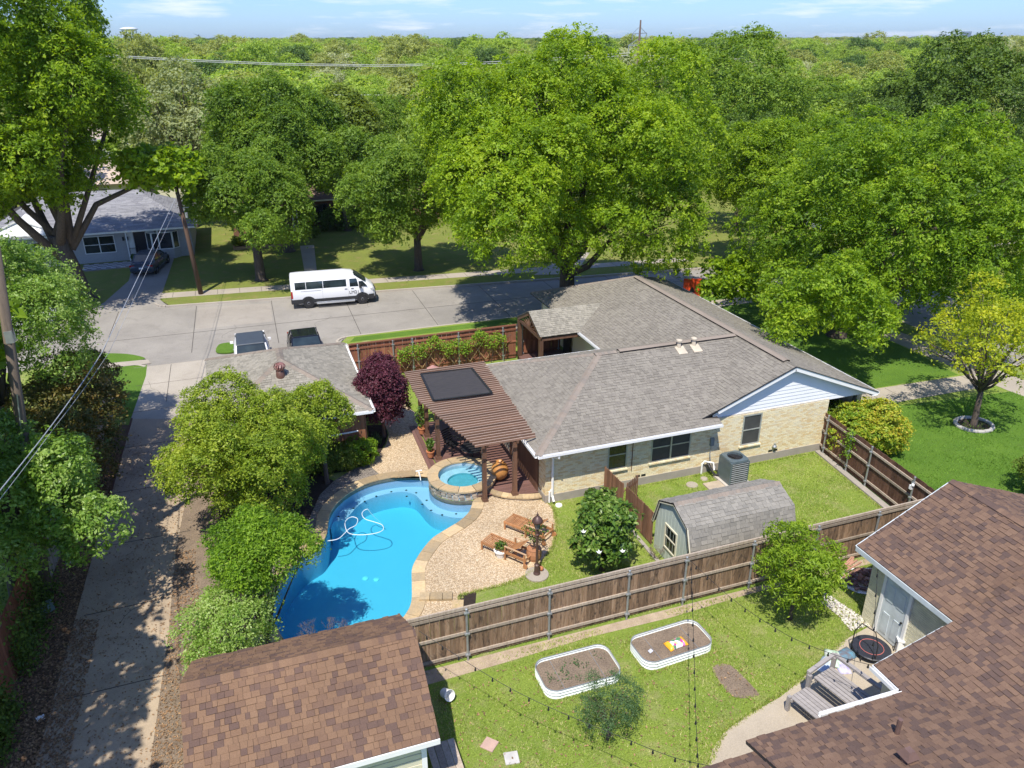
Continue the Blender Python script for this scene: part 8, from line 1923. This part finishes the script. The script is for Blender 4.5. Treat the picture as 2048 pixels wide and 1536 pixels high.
bp1 = [(6.1, 14.65), (8.45, 14.65), (8.45, 16.05), (6.1, 16.05)]; bp2 = [(9.1, 14.7), (11.55, 14.85), (11.5, 16.15), (9.05, 16.0)]
bare = [g2(1425, 1335), g2(1460, 1330), g2(1510, 1378), g2(1515, 1392), g2(1470, 1395), g2(1440, 1365)]
M['blade_near'] = leafmat('grass_blade_near', [(.15, .22, .03), (.24, .34, .05), (.36, .44, .09), (.52, .48, .24)], .3, .75, .8)
grass('lawn_grass', [(2.7, 16.2), (5, 16.4), (12, 16.5), (19, 16.7), (16.5, 14), (13, 10.5), (9, 9.5), (2.7, 10.5)], 95000, .05, M['blade_near'], 1, [path_ex, bp1, bp2, bare])
grass('edge_grass', [(2.7, 16.3), (20, 16.6), (20, 16.95), (2.7, 16.85)], 5000, .07, M['blade_near'], 11, patch=1.3)
for k, (pts, n_) in enumerate((((patio_right[:14]), 3400), ([g2(1415, 1536), g2(1450, 1462), g2(1500, 1428), g2(1600, 1362), g2(1690, 1280)], 1800), (bp1 + bp1[:1], 1300), (bp2 + bp2[:1], 1300), ([(12.1, 23.85), (22.2, 23.85)], 1500), ([(22.1, 23.5), (21.5, 17.4)], 900), ([(2.75, 17.08), (12, 17.1)], 900))):
    rs = np.random.RandomState(60 + k); pa = np.array([p[:2] for p in pts]); sl_ = np.linalg.norm(np.diff(pa, axis=0), axis=1); i_ = rs.choice(len(sl_), n_, p=sl_ / sl_.sum()); t_ = rs.uniform(size=(n_, 1)); P = pa[i_] * (1 - t_) + pa[i_ + 1] * t_ + rs.normal(size=(n_, 2)) * .035
    v = np.empty((n_, 3, 3)); a = rs.uniform(0, 6.28, n_); d = np.stack([np.cos(a), np.sin(a)], 1) * .012; h = .09 * rs.uniform(.4, 1.3, n_); v[:, 0, :2] = P - d; v[:, 1, :2] = P + d; v[:, :2, 2] = .005; v[:, 2, :2] = P + rs.normal(size=(n_, 2)) * .03; v[:, 2, 2] = h
    m_ = MB(); m_.v = [tuple(x) for x in v.reshape(-1, 3)]; m_.f = [(3 * i, 3 * i + 1, 3 * i + 2) for i in range(n_)]; m_.r = list(rs.uniform(0, 1, n_)); m_.m = [0] * n_; m_.build('edge_grass', M['blade_near'], kind='stuff')
patio_ex = patio_right + [(3, 18), (3, 25)]
grass('lawn_grass', [(4.6, 17.1), (11.95, 17.1), (11.95, 23.95), (10, 23.95), (9.6, 24)], 42000, .05, M['blade_near'], 2, [patio_ex])
grass('lawn_grass', [(12.1, 17.3), (21.6, 17.3), (22.3, 23.9), (12.1, 23.95)], 60000, .055, M['blade_near'], 3, [[(12.1, 17.6), (16.4, 17.6), (16.4, 20.2), (12.1, 20.2)]])
M['blade_rich'] = leafmat('grass_blade_rich', [(.08, .17, .018), (.12, .25, .026), (.19, .33, .04)], .3, .75, .8)
grass('corner_grass', [(22.9, 17.6), (26, 12), (38, 14), (36, 25.8), (24.5, 26.3)], 70000, .06, M['blade_rich'], 4, wdt=.018)
M['leaf_litter'] = mat('dry_leaf', (.32, .20, .10), (.20, .11, .055), rough=.9, scale=3, pieces=.45)
def litter(name, poly, n_, size, seed, z=.012, excl=()):
    rs = np.random.RandomState(seed); P = poly_sample(poly, n_, rs, excl); Q = np.concatenate([P, np.full((n_, 1), z) + rs.uniform(0, .02, (n_, 1))], 1); o = leaf_mesh(name, M['leaf_litter'], Q, np.array([0, 0, 1]) + rs.normal(size=Q.shape) * .35, size * rs.uniform(.5, 1.3, n_), rs.uniform(0, 1, n_), rs); return tag(o, kind='stuff')
litter('fallen_leaves', [g2(-60, 1620), g2(70, 1536), g2(150, 1240), g2(205, 1040), g2(245, 900), g2(215, 900), g2(120, 1060), g2(60, 1200), g2(-60, 1300)], 15000, .045, 21)
litter('fallen_leaves', strip_alley[:5] + right_alley[3:], 3200, .035, 22, .018)
litter('fallen_leaves', [g2(60, 1560), g2(150, 1240), g2(200, 1240), g2(130, 1560)], 2200, .04, 23, .018)
litter('fallen_leaves', [g2(300, 1536), g2(338, 1260), g2(352, 1100), g2(390, 1100), (-2.5, 17), (-2.7, 12)], 2600, .04, 24)
litter('fallen_leaves', [(2.7, 16.2), (12, 16.4), (13, 11), (9, 9.8), (2.7, 10.5)], 1100, .035, 25, .03, [path_ex, bp1, bp2])
# ================================================================ background trees, one by one, then the far woods
M['bg_lime'] = leafmat('woods_lime', [(.11, .19, .025), (.27, .40, .05), (.44, .54, .11)], .45)
M['bg_green'] = leafmat('woods_green', [(.10, .17, .02), (.23, .34, .045), (.36, .47, .09)], .42)
M['bg_olive'] = leafmat('woods_olive', [(.13, .16, .045), (.29, .34, .09), (.42, .47, .16)], .4)
M['bg_dark'] = leafmat('woods_dark', [(.04, .09, .02), (.10, .18, .035), (.18, .27, .06)], .34)
M['bg_pale'] = leafmat('woods_pale', [(.24, .28, .15), (.40, .44, .26), (.52, .55, .37)], .4)
kinds = [('bg_lime', 4200, .25, 6.2, 11.0), ('bg_green', 4200, .25, 6.0, 10.5), ('bg_olive', 4200, .25, 6.0, 11.5), ('bg_dark', 5200, .24, 5.6, 11.0), ('bg_pale', 3600, .22, 5.2, 10.5)]
knames = ['lime green', 'bright green', 'olive green', 'dark green', 'pale silvery green']
for n_, c in (('leaf_lime', .8), ): pass
protos = []
for i, (lm, nl, ls, R_, H_) in enumerate(kinds):
    for j in range(2):
        c = crown_arrays((0, 0, H_ * .58), (R_, R_ * .95, H_ * .42), nl * 2, ls, 300 + i * 7 + j, lobes=20, lobe_f=.34, clump_r=1.5, per=24, low=-.5)
        o = leaf_mesh('crown', M[lm], c[0], c[1], c[2], c[3], c[4]); tm = MB(); tm.tube([(0, 0, -1), (0, 0, H_ * .5)], [.35, .2], 7); t_o = tm.build('trunk', M['bark'])
        protos.append((o, t_o, i)); 
for i, nl in ((2, 34000), (3, 34000)):
    R_, H_ = kinds[i][3], kinds[i][4]; c = crown_arrays((0, 0, H_ * .58), (R_, R_ * .95, H_ * .42), nl, .115, 900 + i, lobes=34, lobe_f=.28, clump_r=.75, per=30, low=-.6)
    o = leaf_mesh('crown', M[('', 'leaf_main', 'leaf_verge', 'leaf_dark')[i]], c[0], c[1], c[2], c[3], c[4]); tm = MB(); tm.tube([(0, 0, -1), (0, 0, H_ * .5)], [.35, .2], 7); protos.append((o, tm.build('trunk', M['bark']), i))
def bgtree(p, x, y, sc, zs, rz, label, group=None, name='background_tree', used={}):
    o, t_o, i = protos[p]; rt = root(name, (x, y, 0), label, 'tree', group)
    for q, nm in ((o, 'crown'), (t_o, 'trunk')):
        c = q if (p, nm) not in used else q.copy()
        if (p, nm) in used: COL.objects.link(c)
        used[(p, nm)] = 1; c.parent = rt; c.location = (0, 0, 0)
    rt.scale = (sc, sc, sc * zs); rt.rotation_euler = (0, 0, rz); return rt
for i, (x, y, r_, h_) in enumerate(((-10.9, 11.0, 4.0, 13.5), (-10.9, 17.2, 3.9, 14.0), (-11.2, 23.0, 4.2, 14.5), (-13.0, 29.5, 4.0, 12.5))):
    tree('alley_tree', (x, y, 0), ['southernmost tall tree beyond the alley fence', 'second tall tree beyond the alley fence', 'third tall tree beyond the alley fence', 'northernmost tall tree beyond the alley fence'][i], h_, (r_, r_ + .2), 4.5, .25, 'leaf_main', 11000, .22, 400 + i, lobes=30, lobe_f=.26, clump_r=.8, per=22, gap=.5, hollow=.74)
# the ones the photograph sets apart
def at(px, py_top, y, p, width_px, label, name='background_tree', zmin=.6, wf=1.0):
    top = GY(px, py_top, y); d = (Vector((top.x, top.y, 0)) - Vector((0, 0, 0))).length; zc = _fw.dot(top - Vector((0, 0, CAMH))); wd = width_px / FPX * zc
    o, t_o, i = protos[p]; R_ = kinds[i][3]; H_ = kinds[i][4] * 1.13; sc = wd / 2 / R_; zs = top.z / (H_ * sc); return bgtree(p, top.x, y, sc, zs, rnd.uniform(0, 6), label, name=name)
at(1490, 28, 84, 10, 330, 'tall rounded tree breaking the skyline right of the transmission pole')
at(1975, 36, 66, 11, 320, 'tallest dark tree at the upper right corner', 'dark_tree')
at(1840, 120, 74, 11, 290, 'wide dark tree left of the tallest upper right tree', 'dark_tree')
at(1650, 140, 92, 10, 330, 'dusky wide tree behind the broad corner tree', 'dark_tree')
at(1500, 205, 62, 11, 240, 'dark mass of leaves just above the corner tree', 'dark_tree')
at(1770, 180, 60, 11, 240, 'dark green tree over the top of the corner tree', 'dark_tree')
at(2020, 265, 45, 10, 190, 'olive gold tree cut by the right edge', 'background_tree')
at(1910, 245, 58, 11, 200, 'dark tree beside the olive gold tree at the right', 'dark_tree')
at(2040, 430, 52, 11, 150, 'low dark tree at the right edge above the blue-grey house', 'dark_tree')
at(330, 165, 105, 10, 170, 'olive tree beyond the half-bare tree')
at(540, 165, 84, 10, 230, 'mid green tree behind the large dusky tree', 'dark_tree')
at(770, 165, 86, 10, 190, 'olive tree with yellow flush beyond the brown house')
at(860, 200, 80, 2, 170, 'small olive tree left of the central tree top')
at(700, 250, 80, 11, 180, 'dark tree just beyond the brown house roof', 'dark_tree')
at(240, 80, 100, 5, 120, 'dark tree top right behind the upper left tree', 'dark_tree')
at(60, 330, 92, 3, 240, 'bright tree behind the grey house at the far left', 'background_tree')
r3 = random.Random(77); placed = []
def ok(x, y, dmin): return all((x - a) ** 2 + (y - b_) ** 2 > dmin ** 2 for a, b_ in placed)
for (hx, hy, hr) in ((-13, 98, 9), (-14, 117, 9), (-14, 136, 9), (33, 92, 9), (88, 104, 9), (-10, 73, 13), (8, 79, 11)): pass
avoid = [(-13, 94, 9), (-14, 113, 9), (-14, 132, 8), (8, 79, 12), (-10, 73, 12)]
LMK = ['at the left edge', 'below the water tower', 'right of the water tower', 'above the half-bare tree', 'above the dusky tree', 'above the parked van', 'above the brown house', 'left of the central tree', 'behind the central tree top', 'by the transmission pole', 'behind the skyline tree', 'right of the skyline tree', 'above the corner tree', 'left of the dark corner trees', 'at the right edge']
words_ = {0: 'lime green', 1: 'bright green', 2: 'olive', 3: 'dark green', 4: 'pale silvery'}
cnt = 0; tries = 0
while cnt < 235 and tries < 20000:
    tries += 1; y = 82 + 200 * r3.random() ** .9; px = r3.uniform(-60, 2110); g_ = GY(px, 300, y); x = g_.x
    if x > 70 and y < 110: pass
    if not ok(x, y, 7.0 + y * .012): continue
    if any((x - a) ** 2 + (y - b_) ** 2 < c ** 2 for a, b_, c in avoid): continue
    placed.append((x, y)); i = r3.choice([0, 0, 0, 1, 1, 2, 2, 3, 4]); p = i * 2 + r3.randint(0, 1); cnt += 1
    lm = LMK[min(int(max(px, 0) / 2048 * len(LMK)), len(LMK) - 1)]; rw = ['front', 'second', 'third', 'fourth', 'fifth', 'sixth', 'back'][min(int((y - 82) / 29), 6)]; lm = lm.replace('left of the dark corner trees', 'near the dark corner trees')
    hs_ = r3.uniform(.75, 1.0); bgtree(p, x, y, r3.uniform(.72, 1.12), hs_, r3.uniform(0, 6.28), '%s%s tree, %s row of woods %s' % ('tall ' if hs_ > .9 else '', words_[i], rw, lm), 'woods of leafy trees beyond the houses')
seen_ = {}
for o in [o for o in bpy.data.objects if o.name.startswith('background_tree') and o.get('group')]: seen_.setdefault(o['label'], []).append(o)
for lb, os_ in seen_.items():
    if len(os_) > 1:
        os_.sort(key=lambda o: o.location.y)
        for k, o in enumerate(os_): o['label'] = ('nearest' if k == 0 else 'farthest' if k == len(os_) - 1 else 'middle') + ' ' + lb
# far woods to the horizon: one mass of crowns on instanced points
rs = np.random.RandomState(12); N_ = 15000
u = rs.uniform(size=N_); yy = 265 * (5200 / 265) ** (u ** .85); pxs = rs.uniform(-160, 2210, N_); xx = np.array([GY(float(a), 200, float(b_)).x for a, b_ in zip(pxs, yy)])
me = bpy.data.meshes.new('far_woods'); hill = 7.0 * np.clip((yy - 1200) / 3000, 0, 1) + (2.5 * np.sin(xx * .0021 + 1) + 2 * np.sin(xx * .0063 + yy * .002)) * np.clip((yy - 500) / 1500, 0, 1)
me.vertices.add(N_); me.vertices.foreach_set('co', np.stack([xx, yy, hill - .6], 1).reshape(-1).astype(np.float32)); me.update()
a1 = me.attributes.new('sc', 'FLOAT', 'POINT'); a1.data.foreach_set('value', (rs.uniform(.7, 1.5, N_) * (1 + np.clip((yy - 600) / 1500, 0, 1.1))).astype(np.float32))
a3 = me.attributes.new('hz', 'FLOAT', 'POINT'); a3.data.foreach_set('value', (rs.uniform(.75, 1.1, N_) / (1 + np.clip((yy - 600) / 1500, 0, 1.1))).astype(np.float32))
a2 = me.attributes.new('kd', 'INT', 'POINT'); a2.data.foreach_set('value', np.where(rs.uniform(size=N_) < np.clip((yy - 500) / 1500, 0, .72), rs.choice([6, 7, 2, 3], N_, p=[.36, .34, .15, .15]), rs.choice([0, 1, 2, 3, 4, 5, 6, 7, 8], N_, p=[.15, .11, .14, .13, .15, .12, .08, .08, .04])).astype(np.int32))
fwo = bpy.data.objects.new('far_woods', me); COL.objects.link(fwo); tag(fwo, kind='stuff')
ng = bpy.data.node_groups.new('woods', 'GeometryNodeTree'); ng.interface.new_socket('Geometry', in_out='INPUT', socket_type='NodeSocketGeometry'); ng.interface.new_socket('Geometry', in_out='OUTPUT', socket_type='NodeSocketGeometry')
gi = ng.nodes.new('NodeGroupInput'); go = ng.nodes.new('NodeGroupOutput'); ip = ng.nodes.new('GeometryNodeInstanceOnPoints'); gti = ng.nodes.new('GeometryNodeGeometryToInstance')
ip.inputs['Pick Instance'].default_value = True
for o, t_o, i in reversed(protos[:10]):
    oi = ng.nodes.new('GeometryNodeObjectInfo'); oi.inputs[0].default_value = o; oi.transform_space = 'ORIGINAL'; ng.links.new(oi.outputs['Geometry'], gti.inputs[0])
def nattr(nm, ty):
    n_ = ng.nodes.new('GeometryNodeInputNamedAttribute'); n_.data_type = ty; n_.inputs[0].default_value = nm; return n_.outputs[0]
ng.links.new(gi.outputs[0], ip.inputs['Points']); ng.links.new(gti.outputs[0], ip.inputs['Instance']); ng.links.new(nattr('kd', 'INT'), ip.inputs['Instance Index'])
cx_ = ng.nodes.new('ShaderNodeCombineXYZ'); s_ = nattr('sc', 'FLOAT'); h_ = nattr('hz', 'FLOAT'); mu = ng.nodes.new('ShaderNodeMath'); mu.operation = 'MULTIPLY'; ng.links.new(s_, mu.inputs[0]); ng.links.new(h_, mu.inputs[1])
ng.links.new(s_, cx_.inputs[0]); ng.links.new(s_, cx_.inputs[1]); ng.links.new(mu.outputs[0], cx_.inputs[2]); ng.links.new(cx_.outputs[0], ip.inputs['Scale'])
rvn = ng.nodes.new('FunctionNodeRandomValue'); rvn.data_type = 'FLOAT_VECTOR'; rvn.inputs[0].default_value = (0, 0, 0); rvn.inputs[1].default_value = (0, 0, 6.28); ng.links.new(rvn.outputs[0], ip.inputs['Rotation'])
ng.links.new(ip.outputs[0], go.inputs[0]); md = fwo.modifiers.new('woods', 'NODES'); md.node_group = ng
MB().poly([(-7000, 255), (7000, 255), (9000, 9000), (-9000, 9000)], -.5).build('woodland_floor', mat('woodland_floor_green', (.06, .085, .02), rough=1), kind='structure')
# pale house roofs far off in the woods
for k, (px, y) in enumerate(((1395, 700), (1060, 900), (640, 640), (1210, 820), (760, 760))):
    g_ = GY(px, 90, y); hb_ = root('distant_building', (g_.x, y, 0), ['white distant roof right of the transmission pole', 'small pale building on the horizon left of the pole', 'small pale building low on the left horizon', 'pale distant roof just left of the pole', 'tiny pale roof on the left-centre horizon'][k], 'building'); MB().box((0, 0, 6), (26, 12, 12.5)).build('wall', M['white'], hb_); MB().box((0, 0, 13), (28, 14, 1.2)).build('roof', M['galv'], hb_)
# ---------------------------------------------------------------- air
HAZE = 0.00007
if HAZE:
    m = bpy.data.materials.new('air'); m.use_nodes = True; t = m.node_tree
    for n_ in list(t.nodes):
        if n_.type == 'BSDF_PRINCIPLED': t.nodes.remove(n_)
    pv = t.nodes.new('ShaderNodeVolumePrincipled'); pv.inputs['Density'].default_value = HAZE; pv.inputs['Color'].default_value = (.80, .90, 1, 1); pv.inputs['Anisotropy'].default_value = .2; t.links.new(pv.outputs[0], t.nodes['Material Output'].inputs['Volume'])
    m.cycles.homogeneous_volume = True if hasattr(m.cycles, 'homogeneous_volume') else None
    hz_ = MB(); hz_.box((0, 3000, 22.5), (20000, 14000, 48.5)); hz_ = hz_.build('haze', m, kind='stuff')
